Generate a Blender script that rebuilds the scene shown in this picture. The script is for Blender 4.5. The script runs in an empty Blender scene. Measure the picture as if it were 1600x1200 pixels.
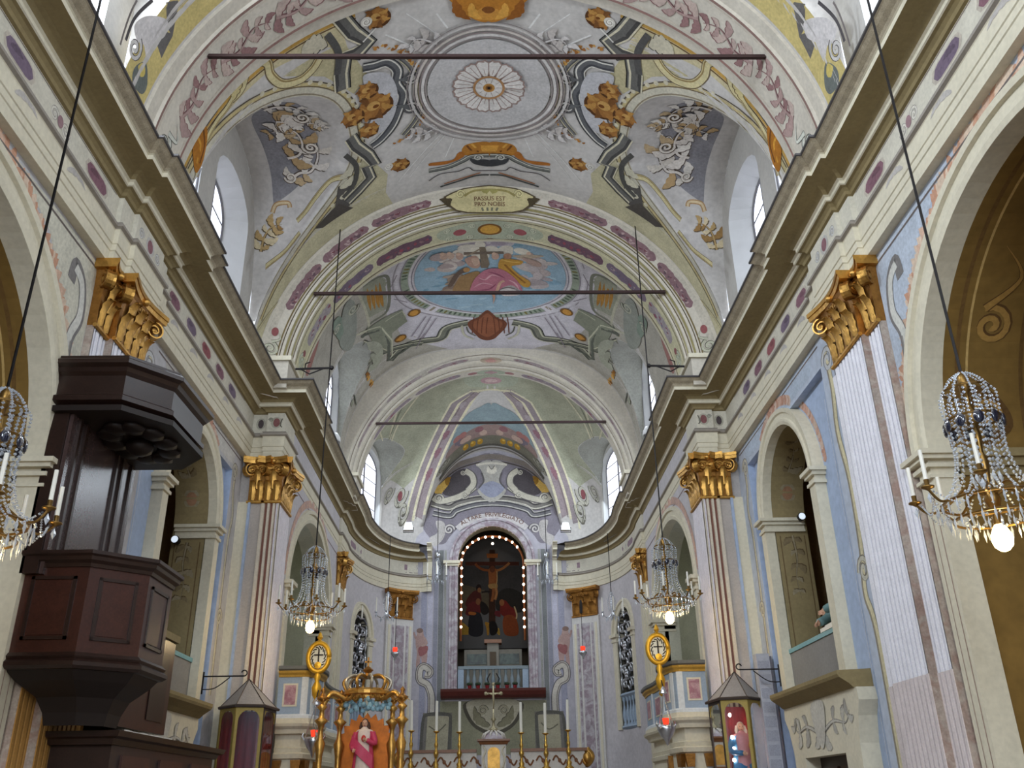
import bpy, bmesh, math, random
import numpy as np
from mathutils import Vector, Matrix
from mathutils.geometry import tessellate_polygon
random.seed(7)
SC = bpy.context.scene
COL = SC.collection
PI = math.pi
sin, cos, sqrt = math.sin, math.cos, math.sqrt

# ------------------------------------------------------------------ camera
FPX = 1409.0
def _n(v):
    v = np.array(v, float); return v / np.linalg.norm(v)
_Y = _n((-28, -652, -FPX)); _Z0 = np.array((-55, 3050, -FPX)); _Z = _n(_Z0 - _Y * np.dot(_Z0, _Y)); _X = np.cross(_Y, _Z)
RW = np.stack([_X, _Y, _Z])
CAMP = np.array([0, 0, 1.65])
cd = bpy.data.cameras.new('camera'); cam = bpy.data.objects.new('camera', cd); COL.objects.link(cam)
cd.sensor_fit = 'HORIZONTAL'; cd.sensor_width = 36.0; cd.lens = 36.0 * FPX / 1600.0; cd.clip_end = 200
cam.matrix_world = Matrix.Translation(CAMP.tolist()) @ Matrix(RW.tolist()).to_4x4()
SC.camera = cam
# ------------------------------------------------------------------ view + world + lights
SC.view_settings.view_transform = 'Standard'; SC.view_settings.look = 'None'
SC.view_settings.gamma = 1.0; SC.view_settings.use_curve_mapping = False
SC.view_settings.exposure = EXPOSURE = 0.0
w = bpy.data.worlds.new('overcast_sky'); SC.world = w; w.use_nodes = True
w.node_tree.nodes['Background'].inputs[0].default_value = (0.80, 0.88, 1.0, 1)
w.node_tree.nodes['Background'].inputs[1].default_value = 2.0
def area(name, loc, target, sx, sy, power, col):
    l = bpy.data.lights.new(name, 'AREA'); l.shape = 'RECTANGLE'; l.size = sx; l.size_y = sy; l.energy = power; l.color = col
    o = bpy.data.objects.new(name, l); COL.objects.link(o); o.location = loc
    o.rotation_euler = (Vector(target) - Vector(loc)).to_track_quat('-Z', 'Z').to_euler()
    return o
DAY = (0.80, 0.90, 1.0)
# daylight through the big facade window behind the camera and the clerestory windows (brighter sky on the left)
area('facade_window_daylight', (0, -9.6, 8.0), (0, 10, 6.0), 4.6, 5.6, 1250, DAY)
for s in (-1, 1):
    for yc in (7.4, 0.4, -6.6):
        area('clerestory_daylight', (s * 4.9, yc, 11.9), (-s * 3.0, yc + 1.0, 7), 1.6, 2.2, 430 if s < 0 else 130, DAY)
    area('clerestory_daylight', (s * 4.35, 14.75, 11.7), (-s * 3.0, 16.0, 8), 1.5, 2.2, 110 if s < 0 else 60, DAY)
    area('clerestory_daylight', (s * 3.70, 22.75, 11.9), (-s * 3.0, 23.0, 8), 1.6, 2.2, 120, DAY)
    area('clerestory_daylight', (s * 3.4, 28.4, 11.3), (-s * 3.0, 29.2, 7), 1.2, 2.0, 130, DAY)
    area('gallery_fill', (s * 6.2, 26.1, 6.4), (s * 6.0, 20.0, 5.8), 1.2, 1.8, 28, DAY)  # added fill lamp to brighten the gallery room, no window is built there

# ------------------------------------------------------------------ pixel helpers (1600x1200 frame)
def ray(px, py): return RW @ np.array([px - 800, 600 - py, -FPX])
def atx(px, py, X): d = ray(px, py); return CAMP + d * ((X - CAMP[0]) / d[0])
def aty(px, py, Y): d = ray(px, py); return CAMP + d * ((Y - CAMP[1]) / d[1])
def atz(px, py, Z): d = ray(px, py); return CAMP + d * ((Z - CAMP[2]) / d[2])

# ------------------------------------------------------------------ materials
def lin(c):
    return tuple((x / 255.0 / 12.92) if x / 255.0 <= 0.04045 else ((x / 255.0 + 0.055) / 1.055) ** 2.4 for x in c)
MATS = {}
def mat(name, col=(200, 200, 200), rough=0.6, metal=0.0, noise=0.12, nscale=3.0, bump=0.0, attr=False, col2=None,
        emit=0.0, trans=0.0, detail=6.0, bscale=30.0, spec=0.4):
    if name in MATS: return MATS[name]
    m = bpy.data.materials.new(name); m.use_nodes = True; nt = m.node_tree; N = nt.nodes; L = nt.links
    b = N['Principled BSDF']; b.inputs['Roughness'].default_value = rough; b.inputs['Metallic'].default_value = metal
    b.inputs['Specular IOR Level'].default_value = spec
    tc = N.new('ShaderNodeTexCoord'); geo = N.new('ShaderNodeNewGeometry')
    no = N.new('ShaderNodeTexNoise'); no.inputs['Scale'].default_value = nscale; no.inputs['Detail'].default_value = detail
    no.inputs['Roughness'].default_value = 0.62
    L.new(geo.outputs['Position'], no.inputs['Vector'])
    if attr:
        at = N.new('ShaderNodeAttribute'); at.attribute_name = 'Col'; src = at.outputs['Color']
    else:
        rg = N.new('ShaderNodeRGB'); rg.outputs[0].default_value = (*lin(col), 1); src = rg.outputs[0]
    if col2 is not None:
        mx0 = N.new('ShaderNodeMix'); mx0.data_type = 'RGBA'
        n2 = N.new('ShaderNodeTexNoise'); n2.inputs['Scale'].default_value = nscale * 0.8; n2.inputs['Detail'].default_value = 8; n2.inputs['Distortion'].default_value = 1.2
        L.new(geo.outputs['Position'], n2.inputs['Vector'])
        cr = N.new('ShaderNodeValToRGB'); cr.color_ramp.elements[0].position = 0.42; cr.color_ramp.elements[1].position = 0.6
        L.new(n2.outputs['Fac'], cr.inputs['Fac']); L.new(cr.outputs['Color'], mx0.inputs[0])
        L.new(src, mx0.inputs[6]); mx0.inputs[7].default_value = (*lin(col2), 1); src = mx0.outputs[2]
    mr = N.new('ShaderNodeMapRange'); mr.inputs[1].default_value = 0.25; mr.inputs[2].default_value = 0.75
    mr.inputs[3].default_value = 1 - noise; mr.inputs[4].default_value = 1 + noise
    if noise >= .1 and metal < .5:
        nf = N.new('ShaderNodeTexNoise'); nf.inputs['Scale'].default_value = nscale * 8; nf.inputs['Detail'].default_value = 5
        L.new(geo.outputs['Position'], nf.inputs['Vector'])
        av = N.new('ShaderNodeMix'); av.data_type = 'FLOAT'; av.inputs[0].default_value = .45
        L.new(no.outputs['Fac'], av.inputs[2]); L.new(nf.outputs['Fac'], av.inputs[3]); L.new(av.outputs[0], mr.inputs[0])
        mr.inputs[1].default_value = .32; mr.inputs[2].default_value = .68
    else: L.new(no.outputs['Fac'], mr.inputs[0])
    mx = N.new('ShaderNodeVectorMath'); mx.operation = 'SCALE'
    L.new(src, mx.inputs[0]); L.new(mr.outputs[0], mx.inputs['Scale'])
    L.new(mx.outputs[0], b.inputs['Base Color'])
    if bump > 0:
        bn = N.new('ShaderNodeTexNoise'); bn.inputs['Scale'].default_value = bscale; bn.inputs['Detail'].default_value = 4
        L.new(geo.outputs['Position'], bn.inputs['Vector'])
        bp = N.new('ShaderNodeBump'); bp.inputs['Strength'].default_value = bump; bp.inputs['Distance'].default_value = 0.02
        L.new(bn.outputs['Fac'], bp.inputs['Height']); L.new(bp.outputs[0], b.inputs['Normal'])
    if emit > 0:
        b.inputs['Emission Color'].default_value = (*lin(col), 1); b.inputs['Emission Strength'].default_value = emit
    if trans > 0: b.inputs['Transmission Weight'].default_value = trans
    MATS[name] = m
    return m
FRESCO = mat('fresco_paint', attr=True, rough=0.85, noise=0.22, nscale=2.6, spec=0.2)
PLASTER = mat('plaster_white', (188, 184, 178), rough=0.8, noise=0.10, nscale=1.6, spec=0.2)
WALLB = mat('plaster_cool_daylit', (184, 192, 206), rough=0.85, noise=0.14, nscale=1.1, spec=0.2)  # right wall's copy of the plaster, cool daylight tint put into the colour
WALLP = mat('plaster_lilac_grey', (190, 188, 190), rough=0.85, noise=0.14, nscale=1.1, spec=0.2)
BLUEP = mat('plaster_blue_grey', (170, 184, 208), rough=0.85, noise=0.13, nscale=1.3, spec=0.2)
CREAM = mat('stucco_cream', (214, 206, 184), rough=0.75, noise=0.10, nscale=2.0, spec=0.25)
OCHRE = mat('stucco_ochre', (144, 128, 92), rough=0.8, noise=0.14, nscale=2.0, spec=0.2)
OCHRED = mat('chapel_ochre', (126, 98, 50), rough=0.85, noise=0.2, nscale=0.8, spec=0.2)
CORNB = mat('cyma_mottled', (158, 146, 124), rough=0.85, noise=0.35, nscale=9, spec=0.2)
GREYL = mat('lip_dark', (78, 74, 74), rough=0.7)
GOLD = mat('gilding', (196, 150, 78), rough=0.36, metal=0.85, noise=0.35, nscale=7, bump=0.25, bscale=40)
GOLDD = mat('old_gilding', (150, 104, 48), rough=0.42, metal=0.75, noise=0.4, nscale=9, bump=0.25, bscale=40)
MARBLE = mat('marble_rose_veined', (172, 158, 146), (0.35), 0, 0.25, 5.0, col2=(158, 134, 122))
MAUVE = mat('marble_mauve', (150, 134, 142), 0.45, 0, 0.25, 5.0, col2=(182, 176, 180))
GREENM = mat('marble_green', (70, 84, 74), 0.35, 0, 0.35, 5.0, col2=(40, 50, 46))
WOOD = mat('walnut_dark', (44, 28, 22), 0.35, 0, 0.35, 6.0, spec=0.5)
WOODR = mat('walnut_red', (64, 35, 27), 0.32, 0, 0.35, 5.0, spec=0.5)
IRON = mat('iron_black', (34, 30, 30), 0.55, 0.4)
RODM = mat('rod_rust', (62, 44, 42), 0.6, 0.3)
SILVER = mat('silver', (205, 208, 214), 0.28, 0.95, 0.2, 8)
WAX = mat('candle_wax', (236, 232, 220), 0.5, 0, 0.05)
GLASSC = mat('crystal', (226, 232, 240), 0.06, 0, 0.05, 9, trans=0.45, spec=1.0)
GLASSD = mat('crystal_dark', (40, 44, 62), 0.06, 0, 0.2, 9, trans=0.3, spec=0.9)
PANE = mat('window_pane_daylight', (236, 241, 255), 0.3, 0, 0.02, 1, emit=1.5)
DARKR = mat('dark_room', (52, 44, 36), 0.9)
REVEAL = mat('reveal_white', (206, 206, 206), 0.8, 0, 0.08, 2.0)
FLOORM = mat('floor_tile', (140, 132, 126), 0.4, 0, 0.2, 1.0)

# ------------------------------------------------------------------ mesh builder
class MB:
    def __init__(self): self.v = []; self.f = []; self.c = []; self.cc = None
    def add(self, vs, fs):
        o = len(self.v); self.v.extend([tuple(float(q) for q in p) for p in vs]); self.f.extend([tuple(i + o for i in f) for f in fs])
        self.c.extend([self.cc] * len(fs)); return self
    def col(self, c): self.cc = c; return self
    def box(self, x0, x1, y0, y1, z0, z1):
        v = [(x, y, z) for z in (z0, z1) for y in (y0, y1) for x in (x0, x1)]
        return self.add(v, [(0, 2, 3, 1), (4, 5, 7, 6), (0, 1, 5, 4), (2, 6, 7, 3), (0, 4, 6, 2), (1, 3, 7, 5)])
    def lathe(self, prof, c=(0, 0, 0), n=12, a0=0, a1=2 * PI, axis='z'):
        full = abs(a1 - a0 - 2 * PI) < 1e-6; m = n if full else n + 1
        vs = []
        for r, z in prof:
            for i in range(m):
                a = a0 + (a1 - a0) * i / n
                p = (r * cos(a), r * sin(a), z)
                if axis == 'y': p = (p[0], p[2], p[1])
                if axis == 'x': p = (p[2], p[0], p[1])
                vs.append((c[0] + p[0], c[1] + p[1], c[2] + p[2]))
        fs = []
        for j in range(len(prof) - 1):
            for i in range(n if full else n):
                i2 = (i + 1) % m
                fs.append((j * m + i, j * m + i2, (j + 1) * m + i2, (j + 1) * m + i))
        return self.add(vs, fs)
    def tube(self, path, r, n=6, caps=True):
        P = [Vector(p) for p in path]; k = len(P)
        rs = r if isinstance(r, (list, tuple)) else [r] * k
        vs = []; up = None
        for i in range(k):
            t = (P[min(i + 1, k - 1)] - P[max(i - 1, 0)])
            if t.length < 1e-9: t = Vector((0, 0, 1))
            t.normalize()
            if up is None:
                up = Vector((0, 0, 1)) if abs(t.z) < 0.9 else Vector((1, 0, 0))
            a = up - t * up.dot(t)
            if a.length < 1e-6: a = t.orthogonal()
            a.normalize(); up = a; b = t.cross(a)
            for j in range(n):
                q = 2 * PI * j / n
                vs.append(P[i] + (a * cos(q) + b * sin(q)) * rs[i])
        fs = [(i * n + j, i * n + (j + 1) % n, (i + 1) * n + (j + 1) % n, (i + 1) * n + j) for i in range(k - 1) for j in range(n)]
        if caps: fs += [tuple(range(n - 1, -1, -1)), tuple((k - 1) * n + j for j in range(n))]
        return self.add(vs, fs)
    def grid(self, rows):
        m = len(rows[0]); vs = [p for r in rows for p in r]
        fs = [(i * m + j, i * m + j + 1, (i + 1) * m + j + 1, (i + 1) * m + j) for i in range(len(rows) - 1) for j in range(m - 1)]
        return self.add(vs, fs)
    def prism(self, poly, fn0, fn1):
        """closed solid between two mappings of one 2d outline"""
        n = len(poly); a = [fn0(*p) for p in poly]; b = [fn1(*p) for p in poly]
        tri = tessellate_polygon([[Vector((p[0], p[1], 0)) for p in poly]])
        fs = [tuple(t) for t in tri] + [tuple(n + i for i in reversed(t)) for t in tri]
        fs += [(i, (i + 1) % n, n + (i + 1) % n, n + i) for i in range(n)]
        return self.add(a + b, fs)
    def sweep(self, prof, path, side=1, closed=False):
        """prof: (d,z) with d measured to the left (side=1) of the plan path"""
        P = [Vector((p[0], p[1])) for p in path]; k = len(P); rows = []
        for i in range(k):
            if closed: t0 = P[i] - P[i - 1]; t1 = P[(i + 1) % k] - P[i]
            else:
                t0 = P[i] - P[i - 1] if i > 0 else P[1] - P[0]
                t1 = P[i + 1] - P[i] if i < k - 1 else P[-1] - P[-2]
            t0 = t0.normalized(); t1 = t1.normalized()
            n0 = Vector((-t0.y, t0.x)) * side; n1 = Vector((-t1.y, t1.x)) * side
            m = n0 + n1
            m = m / max(0.25, m.length_squared) * 2 if m.length > 1e-6 else n0
            rows.append([(P[i].x + m.x * d, P[i].y + m.y * d, z) for d, z in prof])
        if closed: rows.append(rows[0])
        return self.grid(rows)
    def sphere(self, c, r, n=8, m=6):
        if not isinstance(r, (list, tuple)): r = (r, r, r)
        rows = []
        for i in range(m + 1):
            t = PI * i / m
            rows.append([(c[0] + r[0] * sin(t) * cos(2 * PI * j / n), c[1] + r[1] * sin(t) * sin(2 * PI * j / n), c[2] + r[2] * cos(t)) for j in range(n + 1)])
        return self.grid(rows)
    def xf(self, M):
        self.v = [tuple(M @ Vector(p)) for p in self.v]; return self
    def mirror(self):
        self.v = [(-p[0], p[1], p[2]) for p in self.v]; self.f = [tuple(reversed(f)) for f in self.f]; return self
    def build(self, name, m, parent=None, smooth=False, kind=None, loc=None):
        me = bpy.data.meshes.new(name); me.from_pydata(self.v, [], self.f)
        if m is FRESCO or any(c is not None for c in self.c):
            at = me.color_attributes.new('Col', 'FLOAT_COLOR', 'CORNER')
            buf = []
            for f, c in zip(self.f, self.c):
                q = (*lin(c if c is not None else (200, 200, 200)), 1.0); buf.extend(q * len(f))
            at.data.foreach_set('color', buf)
        me.materials.append(m)
        if smooth:
            me.polygons.foreach_set('use_smooth', [True] * len(me.polygons))
        o = bpy.data.objects.new(name, me); COL.objects.link(o)
        if parent is not None: o.parent = parent
        if kind: o['kind'] = kind
        if loc is not None: o.location = loc
        return o
def mkobj(name, mesh_or_obj, parent=None, loc=(0, 0, 0), rot=None, scale=None):
    me = mesh_or_obj.data if hasattr(mesh_or_obj, 'data') else mesh_or_obj
    o = bpy.data.objects.new(name, me); COL.objects.link(o); o.location = loc
    if rot is not None: o.rotation_euler = rot
    if scale is not None: o.scale = scale
    if parent is not None: o.parent = parent
    return o
def empty(name, loc=(0, 0, 0), rz=0.0):
    o = bpy.data.objects.new(name, None); COL.objects.link(o); o.location = loc; o.rotation_euler = (0, 0, rz); o.empty_display_size = 0.2
    return o
def tag(o, label=None, cat=None, group=None, kind=None):
    if label: o['label'] = label
    if cat: o['category'] = cat
    if group: o['group'] = group
    if kind: o['kind'] = kind
    return o
def struct(o, label=None, cat=None):
    o['kind'] = 'structure'
    if label: o['label'] = label
    if cat: o['category'] = cat
    return o
def copy_tree(o, parent=None):
    c = o.copy(); COL.objects.link(c)
    if parent is not None: c.parent = parent
    for ch in list(o.children): copy_tree(ch, c)
    return c

# ------------------------------------------------------------------ flat polygons mapped on surfaces + fresco painter
def clip_half(poly, k, val, keep_greater):
    out = []; n = len(poly)
    for i in range(n):
        a = poly[i]; b = poly[(i + 1) % n]
        ia = (a[k] >= val) if keep_greater else (a[k] <= val); ib = (b[k] >= val) if keep_greater else (b[k] <= val)
        if ia: out.append(a)
        if ia != ib:
            t = (val - a[k]) / (b[k] - a[k]); out.append((a[0] + t * (b[0] - a[0]), a[1] + t * (b[1] - a[1])))
    return out
def split_tri(poly, du, dv):
    pieces = [poly]
    for k, d in ((0, du), (1, dv)):
        if not d: continue
        nxt = []
        for p in pieces:
            lo = min(q[k] for q in p); hi = max(q[k] for q in p)
            i0 = math.floor(lo / d); i1 = math.ceil(hi / d)
            if i1 - i0 <= 1: nxt.append(p); continue
            for i in range(i0, i1):
                q = clip_half(p, k, i * d, True)
                if len(q) >= 3: q = clip_half(q, k, (i + 1) * d, False)
                if len(q) >= 3: nxt.append(q)
        pieces = nxt
    return pieces
def surf_poly(mb, loops, fmap, du=None, dv=None, hole=None):
    flat = [p for l in loops for p in l]
    tri = tessellate_polygon([[Vector((p[0], p[1], 0)) for p in l] for l in loops])
    for t in tri:
        for q in split_tri([flat[i] for i in t], du, dv):
            if hole and hole(sum(p[0] for p in q) / len(q), sum(p[1] for p in q) / len(q)): continue
            mb.add([fmap(*p) for p in q], [tuple(range(len(q)))])
    return mb
def catmull(pts, per=6, closed=False):
    n = len(pts)
    if n < 3: return [tuple(p) for p in pts]
    out = []
    rng = range(n) if closed else range(n - 1)
    for i in rng:
        g = (lambda j: pts[j % n]) if closed else (lambda j: pts[min(max(j, 0), n - 1)])
        p0, p1, p2, p3 = g(i - 1), g(i), g(i + 1), g(i + 2)
        for j in range(per):
            t = j / per
            out.append(tuple(0.5 * (2 * p1[k] + (p2[k] - p0[k]) * t + (2 * p0[k] - 5 * p1[k] + 4 * p2[k] - p3[k]) * t * t + (3 * p1[k] - p0[k] - 3 * p2[k] + p3[k]) * t ** 3) for k in range(len(p1))))
    if not closed: out.append(tuple(pts[-1]))
    return out
class Paint:
    STEP = 0.0009
    def __init__(self, fmap, du=None, dv=None, mirror=False, base=0.003, hole=None):
        self.hole = hole; self.force = None; self.fmap = fmap; self.du = du; self.dv = dv; self.mb = MB(); self.boxes = []; self.mir = mirror; self.base = base
    def _layer(self, pts):
        u0 = min(p[0] for p in pts); u1 = max(p[0] for p in pts); v0 = min(p[1] for p in pts); v1 = max(p[1] for p in pts)
        L = 0
        for (a, b, c, d, l) in self.boxes:
            if l >= L and a < u1 and b > u0 and c < v1 and d > v0: L = l + 1
        if self.force is not None: L = self.force
        self.boxes.append((u0, u1, v0, v1, L))
        return self.base + self.STEP * L
    def fill(self, pts, col, smooth=False, mirror=None):
        if smooth: pts = catmull(pts, 5, True)
        for m in ((1, -1) if (self.mir if mirror is None else mirror) else (1,)):
            P = [(p[0] * m, p[1]) for p in pts]
            off = self._layer(P); self.mb.col(col)
            surf_poly(self.mb, [P], lambda u, v: self.fmap(u, v, off), self.du, self.dv, self.hole)
        return self
    def stroke(self, pts, wd, col, smooth=True, taper=False, closed=False, mirror=None, per=6):
        if smooth and len(pts) > 2: pts = catmull(pts, per, closed)
        if closed: pts = list(pts) + [pts[0]]
        n = len(pts); L = []; R = []
        for i in range(n):
            a = pts[max(i - 1, 0)]; b = pts[min(i + 1, n - 1)]
            if closed and i in (0, n - 1): a = pts[n - 2]; b = pts[1]
            dx = b[0] - a[0]; dy = b[1] - a[1]; l = math.hypot(dx, dy) or 1
            h = wd / 2
            if taper == 'both': h *= max(0.08, sin(PI * i / (n - 1)))
            elif taper: h *= max(0.08, 1 - i / (n - 1))
            L.append((pts[i][0] - dy / l * h, pts[i][1] + dx / l * h)); R.append((pts[i][0] + dy / l * h, pts[i][1] - dx / l * h))
        for m in ((1, -1) if (self.mir if mirror is None else mirror) else (1,)):
            off = self._layer([(p[0] * m, p[1]) for p in L + R]); self.mb.col(col)
            for i in range(n - 1):
                q = [(p[0] * m, p[1]) for p in (L[i], L[i + 1], R[i + 1], R[i])]
                for pc in (split_tri(q, self.du, self.dv) if self.du or self.dv else [q]):
                    if self.hole and self.hole(sum(p[0] for p in pc) / len(pc), sum(p[1] for p in pc) / len(pc)): continue
                    self.mb.add([self.fmap(u, v, off) for u, v in pc], [tuple(range(len(pc)))])
        return self
    def ellipse(self, c, a, b, col, n=28, a0=0, a1=2 * PI, mirror=None, rot=0):
        pts = [(c[0] + a * cos(t) * cos(rot) - b * sin(t) * sin(rot), c[1] + a * cos(t) * sin(rot) + b * sin(t) * cos(rot)) for t in [a0 + (a1 - a0) * i / n for i in range(n)]]
        return self.fill(pts, col, mirror=mirror)
    def ring(self, c, a, b, wd, col, n=48, a0=0, a1=2 * PI, mirror=None):
        full = abs(a1 - a0 - 2 * PI) < 1e-6
        pts = [(c[0] + a * cos(t), c[1] + b * sin(t)) for t in [a0 + (a1 - a0) * i / n for i in range(n if full else n + 1)]]
        return self.stroke(pts, wd, col, smooth=False, closed=full, mirror=mirror)
    def spiral(self, c, r, turns, wd, col, a0=0, dirn=1, mirror=None):
        n = int(14 * turns)
        pts = [(c[0] + r * (1 - i / n * 0.9) * cos(a0 + dirn * 2 * PI * turns * i / n), c[1] + r * (1 - i / n * 0.9) * sin(a0 + dirn * 2 * PI * turns * i / n)) for i in range(n + 1)]
        return self.stroke(pts, wd, col, smooth=False, mirror=mirror)
    def leaf(self, p0, p1, wd, col, lobes=4, curl=0.2, mirror=None, shade=None):
        """acanthus leaf: lobed outline along a bent spine"""
        dx = p1[0] - p0[0]; dy = p1[1] - p0[1]; L = math.hypot(dx, dy); tx, ty = dx / L, dy / L; nx, ny = -ty, tx
        A = []; B = []
        n = lobes * 4
        for i in range(n + 1):
            t = i / n; bend = curl * L * sin(PI * t * 0.9)
            h = wd / 2 * (sin(PI * min(1, t * 0.85 + 0.12))) * (0.72 + 0.28 * abs(sin(PI * lobes * t)))
            cx = p0[0] + tx * L * t + nx * bend; cy = p0[1] + ty * L * t + ny * bend
            A.append((cx + nx * h, cy + ny * h)); B.append((cx - nx * h, cy - ny * h))
        if shade is not None:
            s = [(q[0] + 0.018, q[1] + 0.018) for q in A + B[::-1]]
            self.fill(s, shade, mirror=mirror)
        self.fill(A + B[::-1], col, mirror=mirror)
        return self
    def top(self): return self.base + self.STEP * (max([b[4] for b in self.boxes] + [0]) + 3)
    def build(self, name, parent, m=None, kind=None):
        if not self.mb.f: return None
        return self.mb.build(name, m or FRESCO, parent, kind=kind)
# ================================================================== STRUCTURE
WX = 5.2; ZS = 9.95; NA, NB = 5.0, 4.85          # nave wall, vault spring, nave vault half axes
CX = 4.46; CA, CB = 4.36, 4.40                    # chancel wall, chancel vault
YE = 31.3                                         # end wall
# --- plan of the apse corner, right side
def apse_plan(n=22):
    P = []
    for i in range(n + 1):
        t = PI / 2 * i / n
        P.append((2.25 + 2.21 * cos(t) ** 0.85, 26.9 + 4.45 * sin(t) ** 0.85))
    return P
AP = apse_plan()
def apse_x(y):
    if y <= AP[0][1]: return AP[0][0]
    for a, b in zip(AP, AP[1:]):
        if a[1] <= y <= b[1]: return a[0] + (b[0] - a[0]) * (y - a[1]) / max(1e-6, b[1] - a[1])
    return AP[-1][0]
_al = [0.0]
for a, b in zip(AP, AP[1:]): _al.append(_al[-1] + math.hypot(b[0] - a[0], b[1] - a[1]))
AL = _al[-1]
def apse_pt(u):
    u = min(max(u, 0), AL)
    for i in range(len(_al) - 1):
        if u <= _al[i + 1] + 1e-9:
            t = (u - _al[i]) / (_al[i + 1] - _al[i]); a, b = AP[i], AP[i + 1]
            tx, ty = b[0] - a[0], b[1] - a[1]; l = math.hypot(tx, ty)
            return (a[0] + tx * t, a[1] + ty * t, -ty / l, tx / l)      # inward normal
def arch_loop(yc, a, zs, b, z0, n=20):
    """opening outline (y,z): jambs down to z0, elliptic head"""
    return [(yc - a, z0)] + [(yc - a * cos(PI * i / n), zs + b * sin(PI * i / n)) for i in range(n + 1)] + [(yc + a, z0)]
def xwall(s, x, off_dir=-1): return lambda y, z, off=0.0: (s * (x + off_dir * off), y, z)
def reveal(mb, loop, f0, f1):
    rows0 = [f0(*p) for p in loop]; rows1 = [f1(*p) for p in loop]
    return mb.grid([rows0, rows1])

SIDE = dict(yc=7.24, a=2.70, zs=5.32, b=2.40)
NICHE = dict(yc=15.2, a=1.32, zs=6.42, b=1.30)
GAL = dict(yc=22.35, a=2.55, zs=6.05, b=1.95)
REC = (12.72, 17.24, 7.77)
walls = {}
for s, nm in ((-1, 'left'), (1, 'right')):
    # --- nave wall
    mb = MB()
    outer = [(-10, 0), (17.95, 0), (17.95, ZS), (-10, ZS)]
    loops = [outer]
    for yc in (SIDE['yc'], SIDE['yc'] - 7.0, SIDE['yc'] - 14.0 + 1.2):
        a = SIDE['a'] if yc > -5 else 2.0
        loops.append(arch_loop(yc, a, SIDE['zs'], SIDE['b'], 0.02, 40)[::-1])
    loops.append([(REC[0], 0.02), (REC[1], 0.02), (REC[1], REC[2]), (REC[0], REC[2])][::-1])
    surf_poly(mb, loops, xwall(s, WX))
    W = struct(mb.build('wall_' + nm, WALLP if s < 0 else WALLB), 'painted plaster wall along the %s side of the nave' % nm, 'wall'); walls[nm] = W
    # recess with the niche opening
    mb = MB()
    lp = arch_loop(NICHE['yc'], NICHE['a'], NICHE['zs'], NICHE['b'], 0.03)
    surf_poly(mb, [[(REC[0] - .01, 0), (REC[1] + .01, 0), (REC[1] + .01, REC[2] + .35), (REC[0] - .01, REC[2] + .35)], lp[::-1]], xwall(s, WX + 0.13))
    mb.build('recess_panel', BLUEP, W)
    mb = MB()
    reveal(mb, [(REC[0], 0), (REC[0], REC[2]), (REC[1], REC[2]), (REC[1], 0)], lambda y, z: (s * WX, y, z), lambda y, z: (s * (WX + .13), y, z))
    mb.build('recess_edge', BLUEP, W)
    # niche frame, proud of the recess
    mb = MB(); k = NICHE
    prof = [(0.0, 0.13), (0.0, -0.03), (0.06, -0.05), (0.10, -0.05), (0.12, -0.02), (0.20, -0.02), (0.22, -0.05), (0.29, -0.06), (0.30, 0.13)]   # (out from opening, x offset)
    rows = []
    for i in range(25):
        t = PI * i / 24
        rows.append([(s * (WX + dx), k['yc'] - (k['a'] + o) * cos(t), k['zs'] + (k['b'] + o) * sin(t)) for o, dx in prof])
    mb.grid(rows); mb.build('niche_archivolt', CREAM, W, smooth=False)
    for q in (-1, 1):
        mb = MB()
        y0 = k['yc'] + q * k['a']; y1 = k['yc'] + q * (k['a'] + .26); ya, yb = min(y0, y1), max(y0, y1)
        mb.box(min(s * 5.15, s * (WX + .14)), max(s * 5.15, s * (WX + .14)), ya, yb, 3.0, k['zs'] - 0.25)
        mb.build('niche_jamb', CREAM, W)
        mb = MB()
        for (e, z0, z1) in ((.03, -.25, -.2), (.0, -.2, -.12), (.05, -.12, -.06), (.10, -.06, 0.0)):
            xa, xb = s * (5.15 - e), s * (WX + 0.7)
            mb.box(min(xa, xb), max(xa, xb), ya - e - (.02), yb + e, k['zs'] + z0, k['zs'] + z1)
        mb.build('impost', CREAM, W)
    # niche soffit and room behind
    mb = MB(); lp2 = arch_loop(k['yc'], k['a'], k['zs'], k['b'], 0.0)
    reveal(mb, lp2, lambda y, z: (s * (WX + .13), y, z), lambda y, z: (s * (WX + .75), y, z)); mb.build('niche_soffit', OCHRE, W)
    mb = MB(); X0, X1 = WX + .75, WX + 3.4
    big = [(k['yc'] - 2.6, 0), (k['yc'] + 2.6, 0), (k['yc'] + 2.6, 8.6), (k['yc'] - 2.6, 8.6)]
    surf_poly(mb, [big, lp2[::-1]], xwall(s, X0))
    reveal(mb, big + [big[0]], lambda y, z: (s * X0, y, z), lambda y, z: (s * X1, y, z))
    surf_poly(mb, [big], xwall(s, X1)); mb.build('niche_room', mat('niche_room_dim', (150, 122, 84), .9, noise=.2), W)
    # side chapels
    for yc in (SIDE['yc'], SIDE['yc'] - 7.0):
        lp = arch_loop(yc, SIDE['a'], SIDE['zs'], SIDE['b'], 0.0, 40)
        mb = MB(); reveal(mb, lp, lambda y, z: (s * (WX + (.25 if yc > 5 else 0)), y, z), lambda y, z: (s * 8.6, y, z)); mb.build('chapel_barrel', OCHRED, W)
        mb = MB(); surf_poly(mb, [lp], xwall(s, 8.6)); mb.build('chapel_back', OCHRED, W)
    # archivolt of the near side chapel + impost + jamb facing
    k = SIDE; mb = MB()
    prof = [(0.0, 0.25), (0.0, -0.02), (0.07, -0.04), (0.13, -0.04), (0.14, -0.01), (0.25, -0.01), (0.26, -0.06), (0.34, -0.07), (0.36, -0.04), (0.36, 0.0)]
    rows = []
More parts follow.
